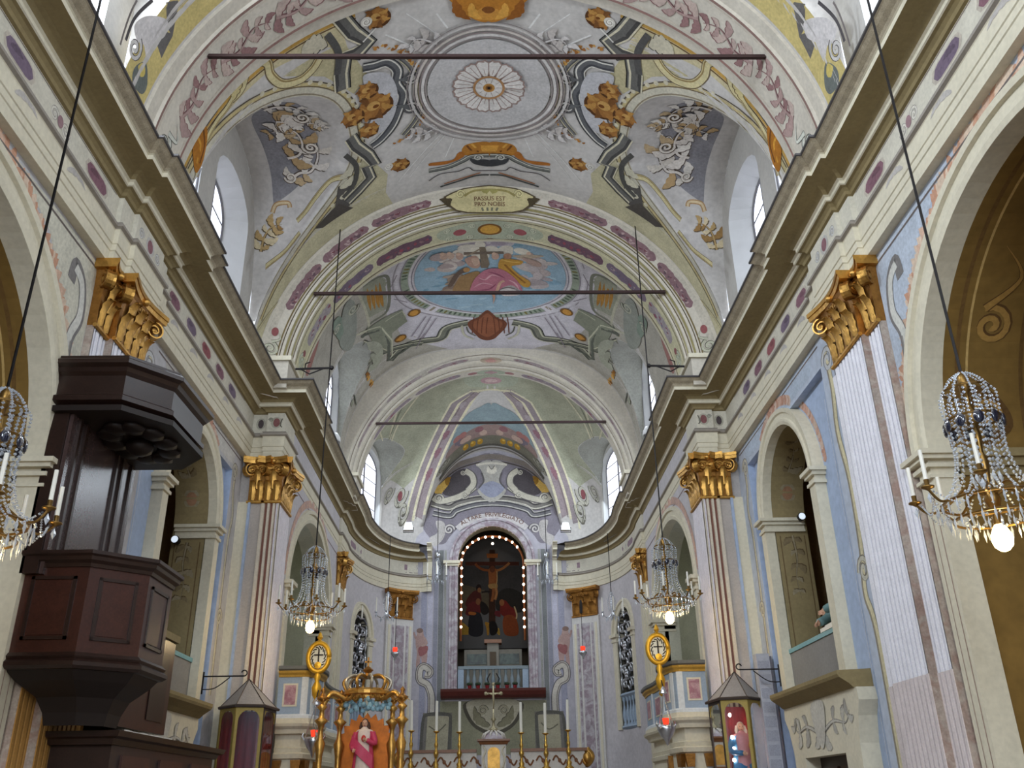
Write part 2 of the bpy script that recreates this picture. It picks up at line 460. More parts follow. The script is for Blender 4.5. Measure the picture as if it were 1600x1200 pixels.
    for i in range(41):
        t = PI * i / 40
        rows.append([(s * (WX + dx), k['yc'] - (k['a'] + o) * cos(t), k['zs'] + (k['b'] + o) * sin(t)) for o, dx in prof])
    mb.grid(rows); mb.build('chapel_archivolt', CREAM, W)
    for q in (-1, 1):
        y0 = k['yc'] + q * (k['a'] - .0); y1 = k['yc'] + q * (k['a'] + .30); ya, yb = min(y0, y1), max(y0, y1)
        mb = MB(); xa, xb = s * (WX - .05), s * (WX + .25); mb.box(min(xa, xb), max(xa, xb), ya - .02 * (q > 0), yb + .02 * (q < 0), 0, k['zs'] - .33); mb.build('chapel_jamb', CREAM, W)
        mb = MB()
        for (e, z0, z1) in ((.04, -.33, -.29), (.0, -.29, -.2), (.05, -.2, -.15), (.02, -.15, -.11), (.10, -.11, -.06), (.14, -.06, 0.0)):
            xa, xb = s * (WX - .05 - e), s * (WX + .3)
            mb.box(min(xa, xb), max(xa, xb), ya - e, yb + e, k['zs'] + z0, k['zs'] + z1)
        mb.build('chapel_impost', CREAM, W)
        mb = MB(); yy = k['yc'] + q * k['a']
        for (e, z0, z1) in ((.03, -.30, -.2), (.08, -.2, -.1), (.13, -.1, 0.0)):
            xa, xb = s * (WX + .3), s * 8.6
            mb.box(min(xa, xb), max(xa, xb), min(yy, yy - q * e), max(yy, yy - q * e), k['zs'] + z0, k['zs'] + z1)
        mb.build('chapel_cornice', OCHRE, W)
    # --- chancel wall with the gallery arch
    mb = MB(); lp = arch_loop(GAL['yc'], GAL['a'], GAL['zs'], GAL['b'], 0.02, 28)
    surf_poly(mb, [[(18.8, 0), (26.95, 0), (26.95, ZS), (18.8, ZS)], lp[::-1]], xwall(s, CX))
    C = struct(mb.build('wall_chancel_' + nm, mat('plaster_rose_grey', (196, 191, 194), .85, noise=.14, nscale=1.2)), 'plaster wall with an arched gallery on the %s of the chancel' % nm, 'wall'); walls['c' + nm] = C
    mb = MB(); rows = []
    prof = [(0.0, 0.2), (0.0, -0.02), (0.08, -0.04), (0.10, -0.01), (0.2, -0.01), (0.22, -0.06), (0.30, -0.06), (0.32, 0.0)]
    for i in range(33):
        t = PI * i / 32
        rows.append([(s * (CX + dx), GAL['yc'] - (GAL['a'] + o) * cos(t), GAL['zs'] + (GAL['b'] + o) * sin(t)) for o, dx in prof])
    mb.grid(rows); mb.build('gallery_archivolt', CREAM, C)
    for q in (-1, 1):
        y0 = GAL['yc'] + q * GAL['a']; y1 = GAL['yc'] + q * (GAL['a'] + .28); ya, yb = min(y0, y1), max(y0, y1)
        mb = MB(); xa, xb = s * (CX - .05), s * (CX + .3); mb.box(min(xa, xb), max(xa, xb), ya, yb, 0, GAL['zs'] - .3)
        mb.build('gallery_jamb', CREAM, C)
        mb = MB()
        for (e, z0, z1) in ((.03, -.3, -.24), (.0, -.24, -.15), (.07, -.15, -.08), (.13, -.08, 0.0)):
            xa, xb = s * (CX - .05 - e), s * (CX + .5); mb.box(min(xa, xb), max(xa, xb), ya - e, yb + e, GAL['zs'] + z0, GAL['zs'] + z1)
        mb.build('gallery_impost', CREAM, C)
    mb = MB(); GW = mat('gallery_plaster', (196, 194, 176), .85)
    reveal(mb, lp, lambda y, z: (s * (CX + .2), y, z), lambda y, z: (s * (CX + .6), y, z))
    X0, X1 = CX + .6, CX + 3.0; big = [(19.0, 0), (26.3, 0), (26.3, 8.8), (19.0, 8.8)]
    surf_poly(mb, [big, lp[::-1]], xwall(s, X0)); reveal(mb, big + [big[0]], lambda y, z: (s * X0, y, z), lambda y, z: (s * X1, y, z)); surf_poly(mb, [big], xwall(s, X1))
    mb.build('gallery_room', GW, C)
    mb = MB(); xa, xb = s * (X1 - .35), s * X1; mb.box(min(xa, xb), max(xa, xb), 19.2, 26.2, 5.0, 5.16); mb.build('gallery_ledge', OCHRE, C)
    # --- curved apse wall with the grille window
    GU = AL * 0.44; gw = 0.62
    lpg = arch_loop(GU, gw, 6.5, 0.75, 3.6, 18)
    fm = lambda u, z, off=0.0, s=s: (lambda p: (s * (p[0] + p[2] * off), p[1] + p[3] * off, z))(apse_pt(u))
    mb = MB(); surf_poly(mb, [[(0, 0), (AL, 0), (AL, ZS), (0, ZS)], lpg[::-1]], fm, du=AL / 22)
    A = struct(mb.build('wall_apse_' + nm, mat('plaster_rose_grey')), 'curved plaster wall on the %s of the apse' % nm, 'wall'); walls['a' + nm] = A
    mb = MB(); rows = []
    for i in range(27):
        t = PI * i / 26
        rows.append([fm(GU - (gw + o) * cos(t), 6.5 + (.75 + o) * sin(t), dx) for o, dx in [(0, -.2), (0, .04), (.07, .06), (.09, .03), (.17, .03), (.19, .08), (.26, .08), (.28, 0)]])
    mb.grid(rows); mb.build('window_archivolt', CREAM, A)
    for q in (-1, 1):
        mb = MB()
        for (o0, o1, z0, z1, d) in ((0, .24, 3.6, 6.25, .05), (-.04, .28, 6.25, 6.32, .08), (-.02, .26, 6.32, 6.4, .06), (-.08, .32, 6.4, 6.5, .13)):
            us = [GU + q * (gw + o0), GU + q * (gw + o1)]
            pts = [fm(us[0], z0, -.2), fm(us[0], z0, d), fm(us[1], z0, d), fm(us[1], z0, -.1)]
            top = [(p[0], p[1], z1) for p in pts]
            mb.add(pts + top, [(0, 1, 5, 4), (1, 2, 6, 5), (2, 3, 7, 6), (3, 0, 4, 7), (4, 5, 6, 7), (0, 3, 2, 1)])
        mb.build('window_jamb', CREAM, A)
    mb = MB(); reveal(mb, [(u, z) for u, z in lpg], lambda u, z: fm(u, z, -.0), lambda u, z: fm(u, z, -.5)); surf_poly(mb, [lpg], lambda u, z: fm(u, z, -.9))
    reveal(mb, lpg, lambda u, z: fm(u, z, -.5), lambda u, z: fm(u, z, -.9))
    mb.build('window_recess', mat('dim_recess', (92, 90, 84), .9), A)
# --- end wall
NI = dict(xc=0.0, a=1.20, zs=9.30, b=1.24, z0=5.0)
lpn = [(-NI['a'], NI['z0'])] + [(-NI['a'] * cos(PI * i / 24), NI['zs'] + NI['b'] * sin(PI * i / 24)) for i in range(25)] + [(NI['a'], NI['z0'])]
mb = MB()
def half_with_arch(mb, q, x1, z0w, z1w, y):
    arc = [(q * NI['a'] * cos(t), NI['zs'] + NI['b'] * sin(t)) for t in [PI / 2 * i / 14 for i in range(15)]]
    surf_poly(mb, [[(0, z0w), (q * x1, z0w), (q * x1, NI['z0']), (0, NI['z0'])]], lambda x, z: (x, y, z))
    surf_poly(mb, [[(q * NI['a'], NI['z0']), (q * x1, NI['z0']), (q * x1, NI['zs']), (q * NI['a'], NI['zs'])]], lambda x, z: (x, y, z))
    top = [(q * x1 * (1 - i / 14), z1w) if i else (q * x1, NI['zs']) for i in range(15)]
    mb.grid([[(x, y, z) for x, z in arc], [(x, y, z) for x, z in top]])
    mb.add([(q * x1, y, NI['zs']), (q * x1 * (13 / 14), y, z1w), (q * x1, y, z1w)], [(0, 1, 2)])
for q in (-1, 1): half_with_arch(mb, q, 3.3, 0, 14.2, YE)
EW = struct(mb.build('wall_end', mat('plaster_lilac_dim', (172, 168, 176), .85, noise=.14, nscale=1.2)), 'painted end wall of the apse around the high altar niche', 'wall')
mb = MB(); reveal(mb, lpn, lambda x, z: (x, YE, z), lambda x, z: (x, YE + .5, z)); mb.build('niche_reveal', mat('niche_green_grey', (96, 96, 84), .85), EW)
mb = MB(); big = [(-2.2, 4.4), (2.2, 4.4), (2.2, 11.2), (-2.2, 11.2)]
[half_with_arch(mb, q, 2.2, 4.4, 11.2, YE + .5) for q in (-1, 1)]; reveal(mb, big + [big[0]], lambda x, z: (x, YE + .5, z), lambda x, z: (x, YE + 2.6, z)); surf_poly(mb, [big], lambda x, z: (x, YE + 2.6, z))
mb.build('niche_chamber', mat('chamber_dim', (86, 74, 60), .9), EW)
# mauve marble frame round the niche
mb = MB(); rows = []
prof = [(0, .1), (0, -.05), (.06, -.08), (.10, -.08), (.12, -.05), (.20, -.05), (.22, -.10), (.29, -.10), (.31, 0)]
for o_path in [0]:
    path = [(-1, NI['z0'] - .02, None)] 
    pts = [(-NI['a'], NI['z0'], -1, 0)] + [(-NI['a'] * cos(t), NI['zs'] + NI['b'] * sin(t), -cos(t), sin(t)) for t in [PI * i / 28 for i in range(29)]] + [(NI['a'], NI['z0'], 1, 0)]
    for (x, z, nx, nz) in pts: rows.append([(x + nx * o, YE + dy, z + nz * o) for o, dy in prof])
mb.grid(rows); mb.build('niche_frame', MAUVE, EW)
for q in (-1, 1):
    mb = MB(); x0, x1 = q * (NI['a'] - .03), q * (NI['a'] + .46)
    for e, z0, z1 in ((0, -.18, -.1), (.05, -.1, 0)): mb.box(min(x0, x1) - e, max(x0, x1) + e, YE - .12 - e, YE + .1, NI['zs'] + z0, NI['zs'] + z1)
    mb.build('niche_impost', CREAM, EW)
# floor + rear wall
mb = MB(); mb.box(-9, 9, -10.2, 34.5, -.2, 0); struct(mb.build('floor', FLOORM), 'church floor', 'floor')
mb = MB(); surf_poly(mb, [[(-5.4, 0), (5.4, 0), (5.4, 15.2), (-5.4, 15.2)], [(-2.4, 5), (-2.4, 11), (2.4, 11), (2.4, 5)]], lambda x, z: (x, -10, z)); struct(mb.build('wall_rear', WALLP), 'rear facade wall with a large window behind the camera', 'wall')

# ================================================================== VAULTS
def zl_fun(yc, hw, zt, zb=10.0, e=3.0):
    def f(y):
        d = abs(y - yc) / hw
        return None if d >= 1 else zb + (zt - zb) * (1 - d ** e) ** (1 / e)
    return f
def barrel(mb, ys, afun, bfun, lfuns, nth=60, legs=True, zfun=None, e=2.0):
    rows = []
    for y in ys:
        a, b = afun(y), bfun(y); t0 = 0.0
        for lf in lfuns:
            z = lf(y)
            if z is not None and z > ZS: t0 = max(t0, math.asin(min(.999, ((z - ZS) / b) ** (e / 2))))
        row = []
        for i in range(nth + 1):
            t = t0 + (PI - 2 * t0) * i / nth
            x = a * math.copysign(abs(cos(t)) ** (2 / e), cos(t)); z = ZS + b * abs(sin(t)) ** (2 / e)
            if zfun: z = zfun(x, y, z)
            row.append((x, y, z))
        if legs == 'apse':
            row = [(row[0][0], y, 9.5 if t0 == 0 else row[0][2])] + row + [(row[-1][0], y, 9.5 if t0 == 0 else row[-1][2])]
        rows.append(row)
    return mb.grid(rows)
def lunette_cells(mb, yc, hw, lf, afun, bfun, xw, e=2.0):
    n = 40
    for s in (-1, 1):
        rows = []
        for i in range(1, n):
            ph = PI * i / n; y = yc - hw * cos(ph); z = lf(y); a, b = afun(y), bfun(y)
            q = (z - ZS) / b
            xv = a * max(0, 1 - q ** e) ** (1 / e) if q < 1 else 0.3
            xq = xw(y) if callable(xw) else xw; rows.append([(s * (xv + (xq - xv) * j / 4), y, z) for j in range(5)])
        mb.grid(rows)
def yrange(y0, y1, st, extra=()):
    n = max(2, int(round((y1 - y0) / st))); ys = [y0 + (y1 - y0) * i / n for i in range(n + 1)] + [e for e in extra if y0 < e < y1]
    return sorted(set(ys))
def make_window(s, num, xw, xg, yc, hw, hg, z0, z1, lf, hwl, holder, cols=2, rowsn=5, k_=0.0):
    xw_, xg_ = xw, xg
    XW = lambda y: xw_ - k_ * (y - yc)
    XG = lambda y: xg_ - k_ * (y - yc)
    # lunette wall with the opening
    n = 30
    out = [(yc + hwl * (-cos(PI * i / n)) * .999, max(9.6, lf(yc + hwl * (-cos(PI * i / n)) * .998) or 9.9)) for i in range(n + 1)]
    rise = hw * .55
    lp = [(yc - hw, z0)] + [(yc - hw * cos(PI * i / 10), z1 - rise + rise * sin(PI * i / 10)) for i in range(11)] + [(yc + hw, z0)]
    mb = MB(); surf_poly(mb, [[(out[0][0], 9.5)] + out + [(out[-1][0], 9.5)], lp[::-1]], lambda y, z: (s * XW(y), y, z)); mb.build('lunette_wall', PLASTER, holder)
    k = hg / hw
    g = lambda y, z: (s * XG(yc + (y - yc) * k), yc + (y - yc) * k, z0 + (z - z0) * .95 + .02)
    mb = MB(); reveal(mb, lp + [lp[0]], lambda y, z: (s * XW(y), y, z), g)
    Wn = struct(mb.build('window_%d' % num, REVEAL), 'clerestory window with deep white splayed reveal', 'window')
    fr = MB(); zt = z0 + (z1 - z0) * .95 + .02; bw = .028
    lpg = [g(*p) for p in lp]; fr.tube(lpg + [lpg[0]], .035, 4)
    for c in range(1, cols):
        y = yc - hg + 2 * hg * c / cols; xg = XG(y); fr.box(*sorted((s * (xg - .03), s * (xg + .02))), y - bw, y + bw, z0, zt)
    zr = [z0 + (zt - z0) * r / rowsn for r in range(rowsn + 1)]
    for r in range(1, rowsn): fr.tube([(s * XG(yc - hg), yc - hg, zr[r]), (s * XG(yc + hg), yc + hg, zr[r])], .016, 4)
    fr.build('glazing_bars', mat('window_bar', (120, 118, 122), .6), Wn)
    for c in range(cols):
        for r in range(rowsn):
            ya, yb = yc - hg + 2 * hg * c / cols, yc - hg + 2 * hg * (c + 1) / cols; za, zb = zr[r], zr[r + 1]
            mb = MB(); ya += .015; yb -= .015; za += .008; zb -= .008
            mb.prism([(ya, za), (yb, za), (yb, zb), (ya, zb)], lambda y, z: (s * (XG(y) + .004), y, z), lambda y, z: (s * (XG(y) + .012), y, z)); mb.build('pane', PANE, Wn)
    return Wn
# nave
bays = [14.4, 7.4, 0.4, -6.6]; LH = 2.25
NLF = [zl_fun(yc, LH, 13.95) for yc in bays]
nf = lambda y: NA; nb = lambda y: NB
mb = MB(); ys = yrange(-10, 17.3, .12, [e for yc in bays for e in (yc - LH * .999, yc + LH * .999, yc - LH * .985, yc + LH * .985, yc - LH * .95, yc + LH * .95)])
barrel(mb, ys, nf, nb, NLF, 64)
VB = mat('vault_plaster', (196, 191, 186), .85, noise=.16, nscale=1.3, spec=.2)
CE = struct(mb.build('ceiling', VB, smooth=True), 'frescoed barrel vault over the nave', 'vault')
for yc, lf in zip(bays, NLF):
    mb = MB(); lunette_cells(mb, yc, LH, lf, nf, nb, 5.06); mb.build('lunette', VB, CE, smooth=True)
wn = 1
for yc, lf in zip(bays, NLF):
    for s in (-1, 1):
        make_window(s, wn, 5.06, 5.5, yc + .35, 1.12, .82, 10.2, 13.15, lambda y, lf=lf: lf(y), 1.85, CE); wn += 1
# transverse arches of the nave
for yb in (10.9, 3.9, -3.1):
    mb = MB(); d0, d1 = .10, .05
    prof = [(yb - .75, 0), (yb - .74, d1), (yb - .5, d1), (yb - .48, d0), (yb + .48, d0), (yb + .5, d1), (yb + .74, d1), (yb + .75, 0)]
    rows = [[((NA - d) * cos(t), y, ZS + (NB - d) * sin(t)) for t in [PI * i / 64 for i in range(65)]] for y, d in prof]
    rows = [[(r[0][0], r[0][1], 9.5)] + r + [(r[-1][0], r[-1][1], 9.5)] for r in rows]
    mb.grid(rows); mb.build('transverse_arch', mat('arch_plaster', (200, 192, 178), .85, noise=.14, nscale=1.8, spec=.2), CE, smooth=False)
ARCHP = MATS['arch_plaster']
# chancel arch
def arch_rings(prof, name, parent, m):
    mb = MB(); rows = []
    for y, a, b in prof:
        r = [(a * cos(t), y, ZS + b * sin(t)) for t in [PI * i / 72 for i in range(73)]]
        rows.append([(r[0][0], y, 9.5)] + r + [(r[-1][0], y, 9.5)])
    mb.grid(rows); return mb.build(name, m, parent)
ia = lambda b: 4.36 + (b - 4.35) * 1.28
P1 = [(17.3, 5.02, 4.87)] + [(y, ia(b), b) for y, b in ((17.3, 4.80), (17.36, 4.74), (17.40, 4.70), (17.50, 4.60), (17.56, 4.55), (17.58, 4.50), (17.72, 4.46), (17.74, 4.41), (17.88, 4.39), (17.9, 4.35), (18.9, 4.35))] + [(18.9, 5.2, 5.2)]
CH = struct(arch_rings(P1, 'ceiling_arch', None, ARCHP), 'painted chancel arch spanning the nave end', 'arch')
# chancel vault
CE_ = 2.7; CYL, CHW = 22.75, 1.38
CLF = [zl_fun(CYL, CHW, 13.3)]
mb = MB(); cf = lambda y: CA; cb = lambda y: CB
barrel(mb, yrange(18.88, 24.85, .1, [CYL - CHW * .999, CYL + CHW * .999, CYL - CHW * .98, CYL + CHW * .98]), cf, cb, CLF, 96, e=CE_)
CV = struct(mb.build('ceiling_chancel', VB, smooth=True), 'frescoed vault over the chancel', 'vault')
mb = MB(); lunette_cells(mb, CYL, CHW, CLF[0], cf, cb, 4.40, CE_); mb.build('lunette', mat('lunette_grey_green', (158, 158, 148), .85, noise=.2, nscale=2.5, spec=.2), CV, smooth=True)
for s in (-1, 1):
    make_window(s, wn, 4.40, 4.58, CYL, 1.22, .98, 10.2, 13.15, CLF[0], 1.37, CV); wn += 1
# second arch
P2 = [(24.8, 5.2, 5.2), (24.8, 4.26, 4.28), (24.9, 4.2, 4.22), (24.95, 4.14, 4.18), (25.1, 4.12, 4.14), (25.12, 4.05, 4.06), (25.3, 4.03, 4.03), (25.32, 3.96, 3.96), (25.8, 3.96, 3.96), (25.8, 4.6, 4.6)]
C2 = struct(arch_rings(P2, 'ceiling_arch_inner', None, ARCHP), 'moulded arch between chancel and apse', 'arch')
# apse vault
def ha(y): return 4.15 * sqrt(max(0.0, 1 - ((y - 25.0) / 6.4) ** 2)) + .02
def cellz(x, y):
    zc = 13.95 - .12 * (y - 27); q = 1 - (x / 2.47) ** 2
    return ZS + (zc - ZS) * sqrt(q) if q > 0 else -1
AE_ = 2.6; AYC, AHW = 28.5, 1.22
ALF = [zl_fun(AYC, AHW, 12.7)]
mb = MB(); barrel(mb, yrange(25.75, YE, .06, [AYC - AHW * .999, AYC + AHW * .999, AYC - AHW * .98, AYC + AHW * .98]), apse_x, ha, ALF, 150, legs='apse', e=AE_, zfun=lambda x, y, z: max(z, cellz(x, y)))
AV = struct(mb.build('ceiling_apse', VB, smooth=True), 'ribbed and painted vault over the apse', 'vault')
mb = MB(); lunette_cells(mb, AYC, AHW, ALF[0], apse_x, ha, lambda y: 4.14 - .3 * (y - AYC), AE_); mb.build('lunette', mat('lunette_grey_green'), AV, smooth=True)
for s in (-1, 1):
    make_window(s, wn, 4.12, 4.24, AYC, 1.08, .94, 10.1, 12.55, ALF[0], 1.21, AV, k_=.3); wn += 1

# ================================================================== ENTABLATURE
ENT = [  # name, material, profile (d from frieze plane, z)
    ('architrave', CREAM, [(-.25, 8.24), (.02, 8.24), (.02, 8.40), (.035, 8.41), (.035, 8.50), (.05, 8.51), (.05, 8.72), (.06, 8.73)]),
    ('taenia', mat('moulding_grey', (150, 142, 132), .8), [(.06, 8.73), (.10, 8.75), (.10, 8.79), (.05, 8.80), (.07, 8.83), (.0, 8.85)]),
    ('frieze', mat('frieze_plaster', (206, 200, 184), .85, noise=.14), [(.0, 8.85), (.0, 9.28)]),
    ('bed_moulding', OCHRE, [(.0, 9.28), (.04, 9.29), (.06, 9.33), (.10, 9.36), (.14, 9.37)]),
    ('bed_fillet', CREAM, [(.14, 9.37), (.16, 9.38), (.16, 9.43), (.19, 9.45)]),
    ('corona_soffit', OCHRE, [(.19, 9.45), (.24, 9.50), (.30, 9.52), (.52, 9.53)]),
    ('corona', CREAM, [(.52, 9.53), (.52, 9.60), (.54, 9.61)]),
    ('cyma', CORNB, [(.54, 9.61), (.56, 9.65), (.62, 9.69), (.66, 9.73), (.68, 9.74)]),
    ('cornice_lip', GREYL, [(.68, 9.74), (.70, 9.75), (.70, 9.78), (.2, 9.82), (-.2, 9.86)])]
EXW = 5.1
def ent_path(s):
    P = [(EXW, -9.9)]
    for yb in (3.9, 10.9):
        P += [(EXW, yb - .60), (EXW - .07, yb - .60), (EXW - .07, yb - .22), (EXW - .14, yb - .22), (EXW - .14, yb + .84), (EXW - .07, yb + .84), (EXW - .07, yb + 1.2), (EXW, yb + 1.2)]
    P += [(EXW, 17.98), (4.78, 17.98), (4.78, 17.9), (4.42, 17.9), (4.42, 18.95), (4.49, 18.95), (4.49, 25.75), (4.40, 25.75), (4.40, 26.72)]
    P += [(x - .02, y - .02) for x, y in AP[1:]]
    P[-1] = (2.25, YE - .1)
    return [(s * x, y) for x, y in P]
for s, nm in ((-1, 'left'), (1, 'right')):
    root = empty('trim_%d' % (1 if s < 0 else 2)); struct(root, 'moulded entablature and cornice running along the %s wall' % nm, 'cornice')
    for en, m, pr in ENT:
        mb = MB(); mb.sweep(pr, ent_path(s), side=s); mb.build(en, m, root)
    walls['ent' + nm] = root
    # end return of the stub on the end wall
    mb = MB(); pr = [q for e in ENT for q in e[2]]; pr = [(d, z) for d, z in pr] 
    poly = [(YE - .1 - d, z) for d, z in pr if d >= -.01] + [(YE + .05, 9.84), (YE + .05, 8.24)]
    mb.prism(poly, lambda y, z: (s * 2.25, y, z), lambda y, z: (s * 2.10, y, z)); mb.build('cornice_end', CREAM, root)

for s in (-1, 1):
    for (x0, x1, y0, y1, par) in ((4.30, 5.0, 17.28, 18.95, CH), (3.9, 4.4, 24.78, 25.84, C2)):
        mb = MB(); mb.box(*sorted((s * x0, s * x1)), y0, y1, 9.6, 10.22); mb.build('arch_pedestal', ARCHP, par)
        mb = MB(); mb.box(*sorted((s * (x0 - .06), s * x1)), y0 - .06, y1 + .06, 10.22, 10.32); mb.build('pedestal_moulding', CREAM, par)
# ================================================================== PILASTERS AND CAPITALS
PILM = mat('pilaster_paint', attr=True, rough=.7, noise=.12, nscale=5, spec=.25)
def frame(O, T, N): return lambda u, d, z: (O[0] + T[0] * u + N[0] * d, O[1] + T[1] * u + N[1] * d, z)
def fluted(fr, wdt, d, nfl, z0, z1, white, groove, edge=.05, zr=2.9, white2=None, groove2=None, gf=.40):
    mb = MB(); P = []; cols = []
    P.append((0, 0)); P.append((0, d)); cols.append(white); P.append((edge, d)); cols.append(white)
    pw = (wdt - 2 * edge) / nfl
    for i in range(nfl):
        u = edge + pw * i
        P += [(u + .06 * pw, d - .034), (u + gf * pw, d - .038), (u + (gf + .08) * pw, d - .006), (u + pw, d)]
        cols += [groove, groove, white, white]
    P.append((wdt, d)); cols.append(white); P.append((wdt, 0)); cols.append(white)
    for (za, zb, sw) in ((z0, zr, 1), (zr, z1, 0)):
        if zb <= za: continue
        for i in range(len(P) - 1):
            c = cols[i]
            if sw and white2: c = white2 if c is white else groove2
            mb.col(c); a, b = P[i], P[i + 1]; k = .012 if sw else 0
            mb.add([fr(a[0], a[1] + k, za), fr(b[0], b[1] + k, za), fr(b[0], b[1] + k, zb), fr(a[0], a[1] + k, zb)], [(0, 1, 2, 3)])
    return mb
# shared ornament meshes
def leaf_mesh(w=.22, h=.40):
    mb = MB(); rows = []
    for j in range(9):
        t = j / 8; z = h * min(1, t * 1.12) - (.10 * h * max(0, t - .8) / .2)
        d = .02 + .05 * t + .16 * max(0, t - .6) ** 1.2 * 1.6; hw = w / 2 * (.55 + .45 * sin(PI * min(1, t * .9 + .1))) * (.8 + .2 * abs(sin(PI * 4 * t))) * (1 if t < .85 else 1 - (t - .85) * 3)
        rows.append([(hw * k, d - .035 * abs(k) ** 1.5 + (.018 if k == 0 else (.0 if abs(k) < .6 else .012)), z) for k in (-1, -.66, -.33, 0, .33, .66, 1)])
    mb.grid(rows); me = mb.build('leaf', GOLD, smooth=True); d = me.data; bpy.data.objects.remove(me); return d
def scroll_mesh(r=.13, wd=.13, turns=1.6):
    mb = MB(); n = 26; rows = []
    prof = [(-wd / 2, 0), (-wd / 2, .022), (-wd / 4, .012), (wd / 4, .012), (wd / 2, .022), (wd / 2, 0), (-wd / 2, 0)]
    for i in range(n + 1):
        t = i / n; a = PI / 2 - 2 * PI * turns * t; rr = r * (1 - .82 * t)
        rows.append([(ux, (rr + th) * cos(a), (rr + th) * sin(a)) for ux, th in prof])
    mb.grid(rows); mb.lathe([(0, -wd / 2 - .012), (.035, -wd / 2), (.035, wd / 2), (0, wd / 2 + .012)], n=8, axis='x')
    mb.tube([(0, r * .3, r * .99), (0, -r * .9, r * 1.0), (0, -r * 1.5, r * .4), (0, -r * 1.7, -r * .8)], [wd * .28, wd * .3, wd * .25, wd * .15], 6)
    me = mb.build('scroll', GOLD, smooth=False); d = me.data; bpy.data.objects.remove(me); return d
LEAF = leaf_mesh(); SCR = scroll_mesh()
def mesh_with(me, m):
    c = me.copy(); c.materials.clear(); c.materials.append(m); return c
LEAFD = mesh_with(LEAF, GOLDD); SCRD = mesh_with(SCR, GOLDD)
def capital(parent, faces, z0=7.3, z1=8.24, m=GOLD, dark=False):
    """faces: (O, T, N, width, depth, ends) ; O is the left end of the shaft face"""
    root = empty('capital'); root.parent = parent; root['label'] = 'gilded corinthian capital'
    lf, sc = (LEAFD, SCRD) if dark else (LEAF, SCR)
    H = z1 - z0
    for (O, T, N, wd, ends, nl) in faces:
        fr = frame(O, T, N); rz = math.atan2(T[1], T[0])
        flip = (T[0] * N[1] - T[1] * N[0]) < 0
        mb = MB(); pr = [(.0, z0), (.012, z0 + .05), (.02, z0 + H * .5), (.07, z0 + H * .8), (.10, z0 + H * .86)]
        mb.grid([[fr(-.5 * d, d, z) for d, z in pr], [fr(wd + .5 * d, d, z) for d, z in pr]]); mb.grid([[fr(-.5 * d, -.12, z) for d, z in pr], [fr(-.5 * d, d, z) for d, z in pr]]); mb.grid([[fr(wd + .5 * d, d, z) for d, z in pr], [fr(wd + .5 * d, -.12, z) for d, z in pr]])
        mb.build('bell', GOLDD, root)
        mb = MB(); mb.tube([fr(-.03, .015, z0), fr(wd + .03, .015, z0)], .032, 6); mb.build('astragal', m, root)
        ang = math.atan2(N[1], N[0]) - PI / 2
        for row, (zz, k, sh) in enumerate(((z0 + .03, nl, 0), (z0 + .27, max(1, nl - 1), .5))):
            for i in range(k):
                u = wd * (i + .5 + (0 if row == 0 else .5 * (nl - k))) / nl
                q = fr(u, .015 + .02 * row, zz); o = mkobj('leaf', lf, root, q, (0, 0, ang), (wd / nl / .22 * .98, 1, 1.05))
        for e in ends:
            u = -.02 if e < 0 else wd + .02
            dv = (T[0] * e + N[0] * 1.0, T[1] * e + N[1] * 1.0); a2 = math.atan2(dv[1], dv[0]) - PI / 2
            q = fr(u, .06, z0 + H * .70); mkobj('volute', sc, root, q, (0, 0, a2))
        # small central helices + flower
        for e in (-1, 1):
            q = fr(wd / 2 + e * .11, .07, z0 + H * .72); mkobj('volute', sc, root, q, (0, 0, math.atan2(T[1] * e, T[0] * e) - PI / 2), (.5, .62, .62))
        mb = MB(); mb.sphere(fr(wd / 2, .12, z0 + H * .90), .06, 7, 5); mb.build('flower', m, root, smooth=True)
        # abacus
        n = 10; mb = MB()
        pl = [(-.13, -.12)] + [(-.13 + (wd + .26) * i / n, .20 - .10 * sin(PI * i / n)) for i in range(n + 1)] + [(wd + .13, -.12)]
        mb.prism(pl, lambda u, d: fr(u, d, z0 + H * .86), lambda u, d: fr(u, d + .015, z0 + H * .93)); mb.prism(pl, lambda u, d: fr(u, d + .03, z0 + H * .93), lambda u, d: fr(u, d + .03, z1))
        mb.build('abacus', m, root)
    return root
LW, LG, LW2, LG2 = (238, 236, 242), (98, 84, 120), (216, 204, 202), (128, 102, 112)
tn = 3
